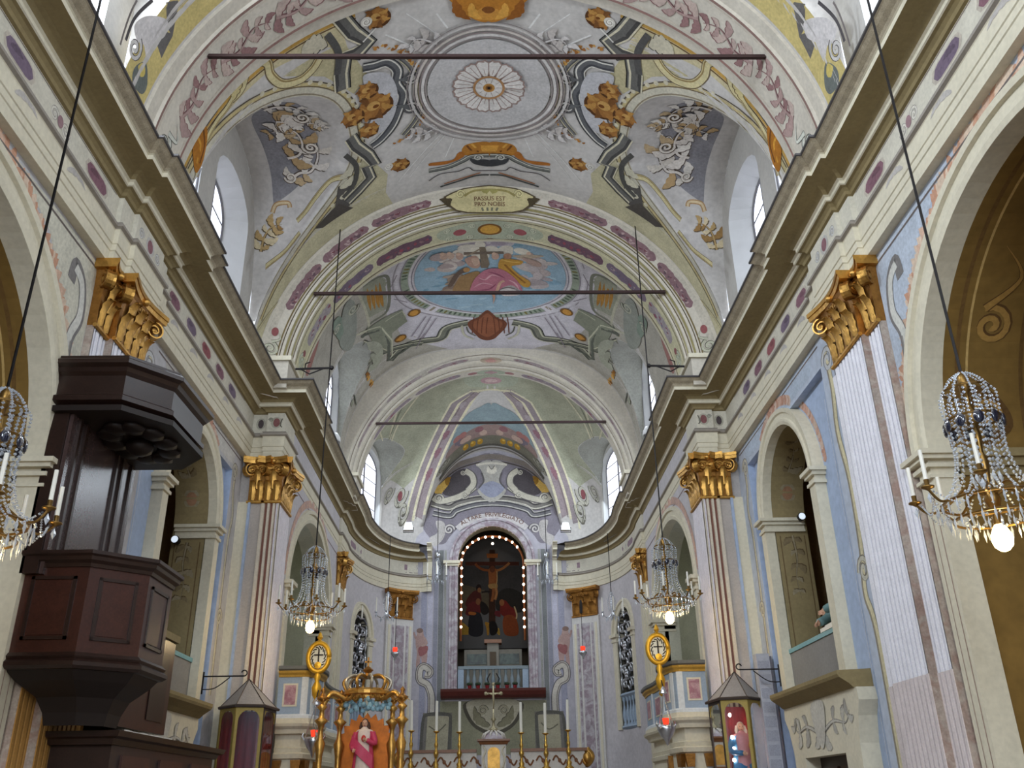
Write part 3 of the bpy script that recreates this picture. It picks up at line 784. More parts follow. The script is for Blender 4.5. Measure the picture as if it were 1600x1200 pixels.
for s, nm in ((-1, 'left'), (1, 'right')):
    # big nave pilasters
    for base in (10.7, 3.7):
        root = empty('trim_%d' % tn); tn += 1
        struct(root, 'tall fluted pilaster with gilded capital on the %s nave wall' % nm, 'pilaster')
        T = (0, 1); N = (-s, 0)
        if s < 0 and base > 5:
            w2, g2 = (178, 132, 70), (112, 76, 44)  # lower flutes coloured golden to hold the warm chandelier glow
        else: w2, g2 = LW2, LG2
        fr = frame((s * 5.1, base), T, N); m = fluted(fr, 1.02, .10, 8, 0, 7.3, LW, LG, white2=w2, groove2=g2); m.build('shaft', PILM, root)
        fr2 = frame((s * 5.2, base - .38), T, N); m = fluted(fr2, 1.78, .10, 14, 0, 7.3, LW, LG, white2=w2, groove2=g2); m.build('rear_shaft', PILM, root)
        for (y, xa, xb) in ((base - .006, 5.0, 5.1), (base - .386, 5.1, 5.2)):
            mb = MB(); x0, x1 = sorted((s * xa, s * xb)); mb.box(x0, x1, y, y + .02, 0, 7.3); mb.build('marble_strip', MARBLE, root)
        capital(root, [((s * 5.1, base - .38), T, N, .38, (-1,), 2), ((s * 5.0, base), T, N, 1.02, (-1, 1), 4), ((s * 5.1, base - .01), (s * -1 * -1, 0), (0, -1), .10, (), 1)], dark=False)
        mb = MB(); mb.box(*sorted((s * 4.92, s * 5.2)), base - .45, base + 1.45, 0, .9); mb.build('plinth', CREAM, root)
    # chancel arch pier
    root = empty('trim_%d' % tn); tn += 1
    struct(root, 'fluted pier with gilded capital carrying the chancel arch on the %s' % nm, 'pilaster')
    mb = MB(); mb.box(*sorted((s * 4.40, s * 5.4)), 17.95, 18.9, 0, 8.24); mb.build('pier_core', mat('pier_grey', (176, 170, 166), .85), root)
    mb = MB(); mb.box(*sorted((s * 4.98, s * 5.20)), 17.88, 17.96, 0, 7.3); mb.build('corner_strip', CREAM, root)
    mb = MB(); mb.box(*sorted((s * 4.94, s * 4.99)), 17.86, 17.96, 0, 7.3); mb.build('corner_fillet', BLUEP, root)
    mb = MB(); mb.box(*sorted((s * 4.70, s * 4.94)), 17.92, 17.96, 0, 7.3); mb.build('plain_strip', mat('pier_beige', (182, 172, 164), .85), root)
    T2 = (s, 0)
    fr = frame((s * 4.36, 17.97), T2, (0, -1)); fluted(fr, .36, .09, 3, 0, 7.3, (206, 194, 176), (134, 92, 80), edge=.02, white2=(196, 164, 110), groove2=(120, 82, 52), gf=.52).build('front_shaft', PILM, root)
    fr = frame((s * 4.42, 17.9), (0, 1), (-s, 0)); fluted(fr, 1.0, .06, 9, 0, 7.3, (226, 220, 226), (150, 132, 152)).build('side_shaft', PILM, root)
    capital(root, [((s * 4.36, 17.9), T2, (0, -1), .34, (-1,), 2), ((s * 4.70, 17.9), T2, (0, -1), .30, (-1, 1), 2), ((s * 4.36, 17.9), (0, 1), (-s, 0), 1.0, (1,), 4)])
    # pilaster between gallery and apse corner
    root = empty('trim_%d' % tn); tn += 1
    struct(root, 'slim pilaster with gilded capital beyond the gallery on the %s' % nm, 'pilaster')
    mb = MB()
    for (y0, y1, x) in ((25.72, 26.8, 4.38), (25.8, 25.98, 4.34), (26.1, 26.42, 4.33), (26.52, 26.7, 4.34)):
        mb.box(*sorted((s * x, s * 4.48)), y0, y1, 0, 7.3)
    mb.build('shaft', CREAM, root)
    capital(root, [((s * 4.36, 25.78), (0, 1), (-s, 0), .92, (-1, 1), 3), ((s * 4.36, 25.8), (s, 0), (0, -1), .10, (), 1)])
    # end pilaster on the curved wall
    root = empty('trim_%d' % tn); tn += 1
    struct(root, 'panelled pilaster with gilded capital at the %s end of the apse' % nm, 'pilaster')
    ub = min(range(200), key=lambda i: abs(apse_pt(AL * i / 200)[0] - 3.55)); ue = min(range(200), key=lambda i: abs(apse_pt(AL * i / 200)[0] - 2.80))
    a = apse_pt(AL * ub / 200); b = apse_pt(AL * ue / 200)
    wl = math.hypot(b[0] - a[0], b[1] - a[1]); T = (s * (b[0] - a[0]) / wl, (b[1] - a[1]) / wl); N = (-s * abs(T[1]), -abs(T[0]))
    O = (s * a[0] + N[0] * .10, a[1] + N[1] * .10); fr = frame(O, T, N)
    mb = MB(); mb.prism([(-.05, 0), (wl + .05, 0), (wl + .05, 7.3), (-.05, 7.3)], lambda u, z: fr(u, -.3, z), lambda u, z: fr(u, 0.0, z)); mb.build('shaft', mat('stucco_pale', (206, 202, 198), .8), root)
    for u0, u1, mm in ((.02, .10, CREAM), (.16, .24, MAUVE), (.30, wl - .30, MAUVE), (wl - .22, wl - .14, MAUVE), (wl - .10, wl - .02, CREAM)):
        if u1 <= u0: continue
        mb = MB(); mb.prism([(u0, .5), (u1, .5), (u1, 7.05), (u0, 7.05)], lambda u, z: fr(u, -.01, z), lambda u, z: fr(u, .015, z)); mb.build('panel_strip', mm, root)
    capital(root, [(O, T, N, wl, (-1, 1), 3)], m=GOLDD, dark=True)
# iron tie rods
for (L, R, yy, nm) in (((333, 86), (1188, 91), 10.6, 'nearest the camera, under the frescoed nave vault'), ((515, 458), (1012, 457), 17.6, 'across the chancel arch below the oval sky fresco'), ((578, 662), (946, 659), 25.2, 'farthest away, across the arch before the apse')):
    a = aty(*L, yy); b = aty(*R, yy); z = (a[2] + b[2]) / 2; xe = 4.2 if yy < 12 else (3.85 if yy < 20 else 3.72)
    zz = z
    # extend to the arch surface
    A_, B_ = ((NA - .1, NB - .1) if yy < 12 else ((4.5, 4.46) if yy < 20 else (4.04, 4.04)))
    xe = A_ * sqrt(max(0, 1 - ((zz - ZS) / B_) ** 2)) - .0
    mb = MB(); r = .028 if yy < 12 else .032; mb.box(-xe, xe, yy - r, yy + r, zz - r, zz + r)
    o = mb.build('tie_rod', RODM); tag(o, 'thin dark iron tie rod ' + nm, 'tie rod', 'iron tie rods across the vaults')
# ================================================================== FRESCOES
def zoomer(ox, oy, k): return lambda x, y: (ox + x / k, oy + y / k)
def hit_ellcyl(px, py, a, b, zs=ZS):
    d = ray(px, py); A = (d[0] / a) ** 2 + (d[2] / b) ** 2; B = 2 * (CAMP[0] * d[0] / a ** 2 + (CAMP[2] - zs) * d[2] / b ** 2); Cc = (CAMP[0] / a) ** 2 + ((CAMP[2] - zs) / b) ** 2 - 1
    t = (-B + sqrt(B * B - 4 * A * Cc)) / (2 * A); return CAMP + d * t
def cyl_map(a, b):
    R = (a + b) / 2
    f = lambda u, v, off=0.0: ((a - off) * sin(u / R), v, ZS + (b - off) * cos(u / R))
    inv = lambda px, py: (lambda p: (R * math.atan2(p[0] / a, (p[2] - ZS) / b), p[1]))(hit_ellcyl(px, py, a, b))
    return f, inv, R
def offs(pts, d):
    n = len(pts); o = []
    for i in range(n):
        a = pts[max(i - 1, 0)]; b = pts[min(i + 1, n - 1)]; dx, dy = b[0] - a[0], b[1] - a[1]; l = math.hypot(dx, dy) or 1
        o.append((pts[i][0] - dy / l * d, pts[i][1] + dx / l * d))
    return o
def mould(P, pts, w, dark, mid, light, smooth=False):
    q = catmull(pts, 5) if smooth else pts
    P.stroke(q, w, dark, smooth=False)
    P.stroke(offs(q, w * .30), w * .22, mid, smooth=False); P.stroke(offs(q, -w * .28), w * .14, light, smooth=False)
    P.stroke(offs(q, w * .47), w * .10, light, smooth=False); P.stroke(offs(q, -w * .49), w * .07, (40, 38, 36), smooth=False)
def scroll(P, c, r, col, dark, a0=0, dirn=1, wd=None, tail=None, mirror=None):
    wd = wd or r * .38
    P.spiral((c[0] + wd * .12, c[1] + wd * .12), r, 1.6, wd * 1.15, dark, a0, dirn, mirror); P.spiral(c, r, 1.6, wd * .8, col, a0, dirn, mirror)
    if tail:
        P.stroke([(c[0] + r * cos(a0), c[1] + r * sin(a0))] + tail, wd * 1.3, dark, taper=True, mirror=mirror); P.stroke([(c[0] + r * cos(a0), c[1] + r * sin(a0))] + tail, wd * .95, col, taper=True, mirror=mirror)
def acanthus(P, pts, w, n, cols, dark, rnd, mirror=None):
    """branching foliage along a spine"""
    q = catmull(pts, 8)
    P.stroke(q, w * .30, dark, smooth=False, taper=True, mirror=mirror)
    for i in range(n):
        t = (i + .5) / n; k = int(t * (len(q) - 2)); a = q[k]; b = q[k + 1]; ang = math.atan2(b[1] - a[1], b[0] - a[0])
        for sd in (-1, 1):
            an = ang + sd * (.6 + .5 * rnd.random()); L = w * (.7 + .7 * rnd.random()) * (1 - .45 * t)
            P.leaf(a, (a[0] + L * cos(an), a[1] + L * sin(an)), L * .55, rnd.choice(cols), 3, .22 * sd, mirror=mirror, shade=dark)
    P.stroke(q, w * .16, cols[0], smooth=False, taper=True, mirror=mirror)
def blotch(P, u0, u1, v, h, cols, rnd, n=14, slope=0.0, mirror=None):
    """ragged marbled panel"""
    top = []; bot = []
    for i in range(n + 1):
        u = u0 + (u1 - u0) * i / n; e = h * (1 if 0 < i < n else .35); vv = v + slope * (u - u0)
        top.append((u, vv + e * (.42 + .16 * rnd.random()))); bot.append((u, vv - e * (.42 + .16 * rnd.random())))
    P.fill(top + bot[::-1], cols[0], mirror=mirror)
    for i in range(n):
        u = u0 + (u1 - u0) * rnd.uniform(.06, .94); w = (u1 - u0) / n * rnd.uniform(.6, 1.6); vv = v + slope * (u - u0) + h * rnd.uniform(-.25, .25)
        P.leaf((u, vv), (u + w, vv + h * rnd.uniform(-.2, .2)), h * rnd.uniform(.15, .4), rnd.choice(cols[1:]), 3, .2, mirror=mirror)
def fig(P, c, h, robe, skin, hair, lean=0.0, mirror=None, arms=None):
    """small painted robed figure, c = base centre"""
    x, y = c
    P.fill([(x - .26 * h, y), (x + .26 * h, y), (x + .17 * h + lean, y + .42 * h), (x + .15 * h + lean, y + .70 * h), (x - .13 * h + lean, y + .72 * h), (x - .2 * h + lean * .6, y + .4 * h)], robe, True, mirror=mirror)
    dk = tuple(int(q * .62) for q in robe); lt = tuple(min(255, int(q * 1.3 + 10)) for q in robe)
    P.stroke([(x - .12 * h, y + .03 * h), (x - .02 * h, y + .3 * h), (x + lean, y + .6 * h)], .05 * h, dk, taper='both', mirror=mirror)
    P.stroke([(x + .13 * h, y + .03 * h), (x + .09 * h, y + .3 * h), (x + .06 * h + lean, y + .62 * h)], .05 * h, lt, taper='both', mirror=mirror)
    P.ellipse((x + lean * 1.15, y + .85 * h), .085 * h, .11 * h, hair, 14, mirror=mirror); P.ellipse((x + lean * 1.15 + .01 * h, y + .83 * h), .06 * h, .08 * h, skin, 14, mirror=mirror)
    if arms:
        for a in arms: P.stroke([(x + q[0] * h, y + q[1] * h) for q in a], .07 * h, skin if len(a) > 2 else robe, mirror=mirror)
GW_, GD_, BK_ = (204, 198, 184), (92, 90, 86), (56, 52, 50)
CRM, YEL, OCR, BRN = (212, 204, 176), (198, 178, 116), (176, 126, 52), (126, 84, 44)
LIL, MAU, RED, PRP = (176, 170, 176), (146, 120, 126), (150, 84, 84), (116, 98, 114)
rnd = random.Random(11)
fN, iN, RN = cyl_map(NA, NB)
Z1 = zoomer(300, 60, 3.334); Z2 = zoomer(500, 0, 2.857); Z0 = zoomer(0, 0, 2.857)
n1 = lambda L: [iN(*Z1(*p)) for p in L]; n2 = lambda L: [iN(*Z2(*p)) for p in L]; n0 = lambda L: [iN(*Z0(*p)) for p in L]
P = Paint(fN, du=.22, mirror=True)
# --- background zones of the bay
YC = 14.4
P.fill([(-7.7, 11.6), (-2.7, 11.62), (-2.65, 12.35), (-3.1, 12.1), (-4.3, 11.9), (-7.7, 12.0)], (198, 186, 150))
P.fill([(-7.7, 16.85), (-5.0, 16.7), (-3.4, 16.1), (-2.65, 15.8), (-2.3, 17.28), (-7.7, 17.28)], (192, 184, 152))
P.fill([(-4.0, 12.2), (-2.7, 12.2), (-2.35, 13.2), (-2.7, 13.5), (-3.2, 12.75)], (186, 176, 140)); P.fill([(-4.1, 16.6), (-3.1, 15.7), (-2.75, 15.2), (-2.3, 16.2), (-2.5, 17.2), (-3.4, 17.2)], (186, 178, 146))
# lunette borders
def lun_edge(d, e=0.0, n=40, p0=.03, p1=.97):
    pts = []
    for i in range(n + 1):
        ph = PI * (p0 + (p1 - p0) * i / n); y = YC - LH * cos(ph) * .999; z = NLF[0](y)
        u = -RN * math.acos(min(1, (z - ZS) / NB)); 
        tx = (YC - y) / LH; pts.append((u + d * max(.05, sin(ph)) ** 1.5, y - d * cos(ph)))
    return pts
for d, w, c in ((.09, .20, (196, 190, 172)), (.20, .035, (120, 104, 80)), (.02, .03, (140, 128, 108)), (.25, .07, (190, 174, 128)), (.31, .025, (96, 84, 66))): P.stroke(lun_edge(d), w, c, smooth=False)
for i in range(26):     # carved dentils on the crown of the lunette frame
    q = lun_edge(.29)[6 + i]; P.ellipse(q, .055, .055, (204, 196, 172), 10)
# gold line along the transverse arch
P.stroke([(-7.6, 11.74), (-2.4, 11.70)], .10, (196, 156, 82), smooth=False); P.stroke([(-7.6, 11.81), (-2.4, 11.78)], .03, (110, 84, 56), smooth=False)
P.fill(n1([(62, 440), (225, 195), (228, 215), (130, 380), (70, 470)]), (92, 86, 80))
# cream scroll frames by the lunette
for pts, w in (([(205, 315), (255, 260), (285, 170), (330, 120), (390, 125), (410, 190), (470, 235), (560, 215), (625, 160), (660, 105)], .16), ([(215, 300), (180, 360), (120, 440), (60, 560), (20, 720)], .10), ([(545, 950), (590, 900), (640, 830), (720, 740), (790, 720)], .14), ([(560, 1010), (480, 1110), (380, 1190)], .12)):
    q = n1(pts); P.stroke(q, w * 1.25, (116, 100, 76)); P.stroke(q, w, (206, 194, 150)); P.stroke(offs(catmull(q, 6), -w * .3), w * .2, (150, 128, 84), smooth=False)
P.fill(n1([(0, 480), (45, 430), (75, 470), (70, 560), (45, 660), (10, 690)]), (170, 110, 40), True); P.stroke(n1([(20, 500), (40, 560), (20, 650)]), .05, (206, 150, 60)); P.stroke(n1([(55, 470), (60, 560), (35, 650)]), .04, (110, 66, 30))
P.fill(n1([(760, 770), (830, 760), (820, 870), (740, 900)]), (84, 80, 76)); P.fill(n1([(640, 990), (760, 860), (840, 880), (680, 985)]), (78, 72, 66))
for y in (640, 690, 745): P.leaf(iN(*Z1(770, y + 90)), iN(*Z1(835, y + 20)), .26, (196, 190, 168), 3, .2, shade=(90, 84, 76))
P.leaf(iN(*Z1(570, 60)), iN(*Z1(700, 40)), .45, (196, 188, 166), 4, -.15, shade=(80, 76, 70)); P.leaf(iN(*Z1(250, 230)), iN(*Z1(215, 320)), .24, (204, 190, 140), 3, .2, shade=(110, 90, 60))
# --- dark grey painted cornice frames (quadratura)
D, M_, L_ = (104, 102, 98), (74, 72, 70), (206, 198, 172)
mould(P, n2([(0, 70), (60, 40), (150, 145), (215, 185), (160, 240), (110, 250), (95, 330), (100, 400)]), .34, D, M_, L_)
mould(P, n2([(135, 610), (160, 650), (215, 690), (245, 730), (205, 745), (225, 790), (170, 850), (120, 900)]), .30, D, M_, L_)
P.stroke(n2([(30, 150), (80, 230), (75, 330)]), .14, (84, 82, 80)); P.stroke(n2([(110, 690), (160, 740), (150, 820), (100, 880)]), .12, (80, 78, 74))
P.stroke(n2([(245, 20), (300, 70), (190, 185)]), .03, (226, 222, 214), smooth=False)
mould(P, n2([(190, 300), (240, 290), (300, 275), (345, 310), (340, 370), (370, 420), (350, 490), (320, 560), (270, 620), (230, 650)]), .22, (96, 96, 98), (70, 70, 74), (214, 210, 200), True)
mould(P, n2([(360, 255), (400, 290), (425, 340), (430, 420), (445, 480), (420, 540), (370, 600)]), .13, (116, 114, 112), (84, 82, 82), (206, 196, 160), True)
P.fill(n2([(195, 330), (290, 320), (330, 360), (345, 430), (325, 520), (270, 590), (215, 560), (255, 480), (250, 410), (200, 380)]), (184, 182, 184), True)
for c, dr in (((405, 345), 1), ((405, 475), -1)):
    p = iN(*Z2(*c)); P.ellipse(p, .17, .17, (90, 88, 88)); scroll(P, p, .14, (214, 210, 202), (96, 92, 90), 0, dr)
    P.stroke([p, iN(*Z2(c[0] - 70, c[1] + 10 * dr))], .16, (98, 98, 98), taper=True)
P.fill(n2([(450, 370), (480, 350), (495, 400), (470, 440), (445, 420)]), (180, 176, 170)); P.stroke(n2([(480, 370), (495, 400), (478, 430)]), .05, (70, 66, 64))
# flame-gold leaf fringes
for pts in ([(240, 205), (320, 215), (380, 225), (410, 260), (430, 300)], [(455, 520), (440, 570), (390, 610), (330, 640)]):
    q = catmull(n2(pts), 6)
    for i in range(0, len(q) - 1, 1):
        P.leaf(q[i], (q[i][0] + rnd.uniform(-.05, .05), q[i][1] + rnd.uniform(-.10, .12)), .09, rnd.choice([(178, 124, 62), (196, 150, 84), (150, 98, 48)]), 2, .3)
# gold masks
def mask(c, r, rot=0):
    P.ellipse((c[0] + .03, c[1] + .03), r * 1.1, r * .98, (84, 52, 26)); P.ellipse(c, r, r * .9, (150, 102, 52), 18)
    for i in range(7):
        a = 2 * PI * i / 7 + rot; P.leaf((c[0] + r * .45 * cos(a), c[1] + r * .45 * sin(a)), (c[0] + r * 1.25 * cos(a + .3), c[1] + r * 1.25 * sin(a + .3)), r * .5, [(178, 132, 70), (116, 76, 40), (158, 110, 58)][i % 3], 3, .25)
    P.ellipse((c[0] - .02, c[1] - .02), r * .42, r * .36, (188, 146, 84), 14); P.ellipse((c[0] + .03, c[1] + .01), r * .2, r * .14, (110, 64, 26), 10)
mask(iN(*Z2(240, 470)), .34); mask(iN(*Z2(140, 520)), .22, 1); mask(iN(*Z2(205, 400)), .2, 2); mask(iN(*Z2(215, 575)), .2, .5); mask(iN(*Z2(250, 75)), .22); mask(iN(*Z2(355, 735)), .19, .6)
for c in ((205, 95), (305, 745)): p = iN(*Z2(*c)); P.ellipse(p, .11, .11, (206, 200, 190)); scroll(P, p, .09, (226, 222, 212), (120, 112, 104))
# radial white lines + ribs
for a, b, w in (((520, 60), (570, 125), .035), ((600, 610), (560, 700), .02), ((545, 590), (350, 810), .02), ((560, 600), (400, 790), .015), ((385, 60), (520, 150), .02), ((290, 150), (470, 230), .03)):
    P.stroke([iN(*Z2(*a)), iN(*Z2(*b))], w, (222, 220, 216), smooth=False)
for c in ((520, 190), (520, 560)):
    p = iN(*Z2(*c)); acanthus(P, [p, (p[0] - .35, p[1] + (.15 if c[1] > 400 else -.2)), (p[0] - .6, p[1])], .30, 4, [(206, 200, 196), (190, 182, 176)], (142, 134, 132), rnd)
for pts, w in (([(390, 560), (440, 500), (505, 430), (560, 380)], .10), ([(400, 520), (450, 455), (520, 395)], .05)):
    q = [iN(x, y) for x, y in pts]; P.stroke(q, w * 1.4, (120, 108, 84)); P.stroke(q, w, (196, 186, 148))
for (x, y), r in (((540, 372), .17), ((470, 440), .15), ((425, 505), .14)): scroll(P, iN(x, y), r, (200, 192, 160), (112, 102, 82), 0, 1)
for (x, y) in ((455, 470), (500, 410), (575, 350), (415, 530)): p = iN(x, y); P.leaf(p, (p[0] + .3, p[1] + .15), .22, (186, 172, 120), 3, .2, shade=(112, 100, 76))
# --- rosette
CR = (0, 14.0)
for r, w, c in ((1.47, .05, (196, 186, 178)), (1.40, .03, (140, 126, 124)), (1.34, .06, (206, 200, 196)), (1.28, .02, (150, 138, 136)), (1.52, .02, (146, 134, 132)), (1.60, .05, (192, 186, 182)), (1.66, .02, (138, 128, 126))): P.ring(CR, r, r, w, c, 72, mirror=False)
P.ellipse(CR, 1.24, 1.24, (188, 184, 182), 60, mirror=False)
for i in range(16):
    a = 2 * PI * (i + .5) / 16; ca, sa = cos(a), sin(a)
    pt = lambda r, k: (r * ca - k * sa, 14.0 + r * sa + k * ca)
    P.fill([pt(.30, -.05), pt(.45, -.10), pt(.66, -.145), pt(.75, -.08), pt(.73, 0), pt(.75, .08), pt(.66, .145), pt(.45, .10), pt(.30, .05)], (150, 128, 120), mirror=False)
    P.fill([pt(.31, -.035), pt(.45, -.08), pt(.65, -.118), pt(.71, -.06), pt(.69, 0), pt(.71, .06), pt(.65, .118), pt(.45, .08), pt(.31, .035)], (212, 206, 200), mirror=False)
    P.stroke([pt(.36, 0), pt(.66, 0)], .016, (160, 142, 134), smooth=False, mirror=False)
P.ring(CR, .30, .30, .05, (166, 124, 84), 32, mirror=False); P.ellipse(CR, .27, .27, (206, 200, 194), 26, mirror=False)
for i in range(10): a = 2 * PI * i / 10; P.stroke([(.13 * cos(a), 14 + .13 * sin(a)), (.26 * cos(a), 14 + .26 * sin(a))], .014, (150, 136, 128), smooth=False, mirror=False)
P.ellipse(CR, .12, .12, (172, 126, 66), 18, mirror=False); P.ellipse(CR, .07, .07, (120, 80, 40), 14, mirror=False); P.ellipse(CR, .035, .035, (30, 24, 20), 10, mirror=False)
# --- cartouches on the long axis
ZC = zoomer(670, 220, 8.421)
nC = lambda L: [iN(*ZC(*p)) for p in L]
P.fill(nC([(440, 100), (520, 40), (800, 20), (800, 190), (480, 190), (440, 150)]), (176, 118, 48), True)
P.fill(nC([(0, 320), (20, 290), (300, 250), (380, 160), (440, 140), (470, 190), (380, 250), (200, 310), (20, 325)]), (168, 104, 44), True)
P.fill(nC([(680, 60), (920, 60), (890, 140), (700, 140)]), (206, 150, 66), mirror=False); P.stroke(nC([(500, 60), (560, 120), (660, 140)]), .05, (116, 70, 30)); P.stroke(nC([(560, 40), (620, 90)]), .05, (212, 160, 74))
q = nC([(0, 395), (250, 345), (450, 260), (560, 205), (790, 190)]); mould(P, q, .15, (120, 120, 114), (84, 84, 82), (206, 204, 190), True)
P.fill(nC([(540, 230), (600, 300), (800, 330), (800, 250), (640, 240)]), (62, 62, 64), True); 
p = iN(*ZC(650, 215)); scroll(P, p, .11, (200, 198, 188), (70, 70, 70), 0, -1)
P.stroke(nC([(0, 520), (150, 430), (380, 395), (520, 345), (600, 385), (800, 385)]), .025, (66, 58, 60)); P.stroke(nC([(150, 600), (400, 520), (620, 450), (790, 440)]), .05, (80, 80, 78)); P.stroke(nC([(200, 560), (450, 480), (680, 410)]), .03, (166, 104, 60))
P.fill([iN(705, 0), iN(730, 22), iN(763, 30), iN(763, -14), iN(700, -10)], (176, 116, 44), True); P.ellipse(iN(763, 18), .22, .16, (190, 134, 60), mirror=False); P.ellipse(iN(763, 12), .12, .08, (122, 74, 32), mirror=False); P.leaf(iN(710, -6), iN(738, 26), .22, (142, 86, 34), 4, .2); P.leaf(iN(735, 2), iN(755, 26), .2, (206, 152, 70), 3, .2)
P.build('painted_quadratura', CE)
# --- next bay, visible at the top corners
P = Paint(fN, du=.22, mirror=True)
P.fill([(-7.7, 9.4), (-4.6, 9.4), (-4.2, 10.1), (-7.7, 10.1)], (196, 178, 118)); P.fill(n0([(740, 10), (800, 0), (770, 160), (720, 260), (700, 200), (745, 130)]), (104, 100, 98))
P.fill(n0([(600, 110), (660, 70), (745, 90), (735, 160), (690, 190), (655, 260), (640, 200), (610, 180)]), (206, 200, 198), True); scroll(P, iN(*Z0(600, 215)), .17, (200, 196, 192), (90, 84, 84), 0, 1); P.fill(n0([(600, 300), (650, 280), (655, 380), (630, 420), (590, 370)]), (104, 108, 104), True); P.fill(n0([(612, 300), (640, 280), (645, 330), (622, 350)]), (196, 176, 100), True)
P.stroke(n0([(560, 180), (600, 80), (680, 0)]), .06, (84, 80, 82)); P.stroke(n0([(535, 200), (580, 60), (610, 0)]), .04, (120, 112, 110))
P.build('painted_quadratura', CE)
# --- lunette foliage (painted on the soffit of the lunettes)
def cell_tab(yc, hw, lf):
    ph = np.linspace(.004, PI - .004, 500); ys_ = yc - hw * np.cos(ph); zs_ = np.array([lf(y) for y in ys_])
    ss = np.concatenate([[0], np.cumsum(np.hypot(np.diff(ys_), np.diff(zs_)))]); return ys_, zs_, ss - np.interp(yc, ys_, ss)
CTAB = cell_tab(YC, LH, NLF[0])
def cell_map(s):
    ys_, zs_, ss = CTAB
    def f(u, v, off=0.0):
        y = float(np.interp(v, ss, ys_)); z = float(np.interp(v, ss, zs_)); y2 = float(np.interp(v + .01, ss, ys_)); z2 = float(np.interp(v + .01, ss, zs_)); l = math.hypot(y2 - y, z2 - z) or 1
        return (s * u, y + off * (z2 - z) / l, z - off * (y2 - y) / l)
    return f
def cell_hit(px, py):
    d = ray(px, py); prev = None; lf = NLF[0]
    for i in range(500):
        t = (9 + i * .02) / d[1]; p = CAMP + d * t; z = lf(p[1])
        if z is not None and 2 < abs(p[0]) < 5.6:
            g = p[2] - z
            if prev is not None and prev < 0 <= g: return (abs(p[0]), float(np.interp(p[1], CTAB[0], CTAB[2])))
            prev = g
        else: prev = None
    return None
c1 = lambda L: [q for q in (cell_hit(*Z1(*p)) for p in L) if q]
for s in (-1, 1):
    P = Paint(cell_map(s), dv=.12)
    g = c1([(310, 420), (360, 370), (420, 345), (480, 330), (570, 350), (640, 480), (650, 620), (560, 760), (440, 850), (425, 850), (410, 700), (370, 560)])
    if len(g) > 4: P.fill(g, (138, 136, 140), True)
    LCOL = [(214, 206, 196), (190, 166, 130), (222, 216, 206), (176, 148, 108), (206, 198, 186)]; LDK = (92, 80, 70)
    for pts, w in (([(505, 740), (560, 700), (620, 690), (655, 620), (640, 540), (600, 510), (575, 560), (615, 575)], .40), ([(500, 620), (560, 600), (575, 540), (540, 480), (480, 470), (420, 480), (385, 500)], .40), ([(375, 370), (440, 350), (520, 355), (585, 385), (600, 420), (560, 425)], .34), ([(440, 420), (490, 430), (540, 470)], .34), ([(600, 430), (650, 440), (700, 465)], .22)):
        q = c1(pts)
        if len(q) > 2: acanthus(P, q, w, 7, LCOL, LDK, rnd)
    for c, r in (((620, 560), .17), ((575, 400), .16), ((515, 720), .13)):
        q = c1([c])
        if q: scroll(P, q[0], r, (216, 208, 196), (96, 80, 66), 0, 1)
    q = c1([(420, 900), (440, 860), (500, 850), (510, 880)]); 
    if len(q) > 2: P.stroke(q, .10, (170, 136, 96)); P.stroke(q, .05, (206, 186, 150))
    q = c1([(360, 1100), (380, 1030), (420, 980), (470, 960)])
    if len(q) > 2: acanthus(P, q, .3, 5, [(178, 150, 104), (206, 190, 156), (150, 118, 74)], (100, 84, 62), rnd)
    P.build('painted_foliage', CE)
# --- transverse arch
RT = (NA + NB) / 2 - .1
fT = lambda u, v, off=0.0: ((NA - .1 - off) * sin(u / RT), v, ZS + (NB - .1 - off) * cos(u / RT))
P = Paint(fT, du=.22, mirror=True)
for v, w, c in ((10.44, .05, (140, 112, 104)), (11.36, .05, (150, 116, 108)), (10.5, .03, (196, 186, 170)), (11.28, .03, (196, 186, 170))): P.stroke([(-7.6, v), (0, v)], w, c, smooth=False)
for k in range(5):
    u0 = -6.3 + k * 1.25; acanthus(P, [(u0, 10.9), (u0 + .4, 11.0), (u0 + .8, 10.82), (u0 + 1.15, 10.92)], .34, 6, [(168, 142, 136), (146, 112, 110), (186, 166, 156)], (128, 92, 92), rnd)
scroll(P, (-6.9, 10.8), .22, (204, 204, 192), (98, 98, 92), 0, 1, tail=[(-6.6, 11.1), (-6.4, 10.9)]); scroll(P, (-7.25, 11.05), .18, (204, 204, 192), (98, 98, 92), 2, -1); P.ellipse((-6.95, 11.0), .13, .08, (150, 92, 92))
P.build('painted_foliage', CE)
# --- chancel arch
_pl = [0.0]
for (y0, a0_, b0_), (y1, a1_, b1_) in zip(P1, P1[1:]): _pl.append(_pl[-1] + math.hypot(y1 - y0, b1_ - b0_))
def prof_map(prof, pl):
    def f(u, v, off=0.0):
        v = min(max(v, 0), pl[-1] - 1e-6)
        for i in range(len(pl) - 1):
            if v <= pl[i + 1]:
                t = (v - pl[i]) / max(1e-9, pl[i + 1] - pl[i]); y0, a0, b0 = prof[i]; y1, a1, b1 = prof[i + 1]
                dy, db = y1 - y0, b1 - b0; l = math.hypot(dy, db) or 1
                ny, nb_ = db / l, -dy / l       # towards the room: lower radius, lower y
                a = a0 + (a1 - a0) * t + nb_ * off; b = b0 + (b1 - b0) * t + nb_ * off; y = y0 + dy * t + ny * off
                th = u / 4.6; return (a * sin(th), y, ZS + b * cos(th))
    return f
def pidx(pl, i): return pl[i]
fA = prof_map(P1, _pl); P = Paint(fA, du=.2, mirror=True)
vA = _pl[2]; vB = _pl[4]         # slanted front face with the marbled panels
P.fill([(-7.1, _pl[1] + .01), (0, _pl[1] + .01), (0, _pl[3]), (-7.1, _pl[3])], (186, 178, 164))
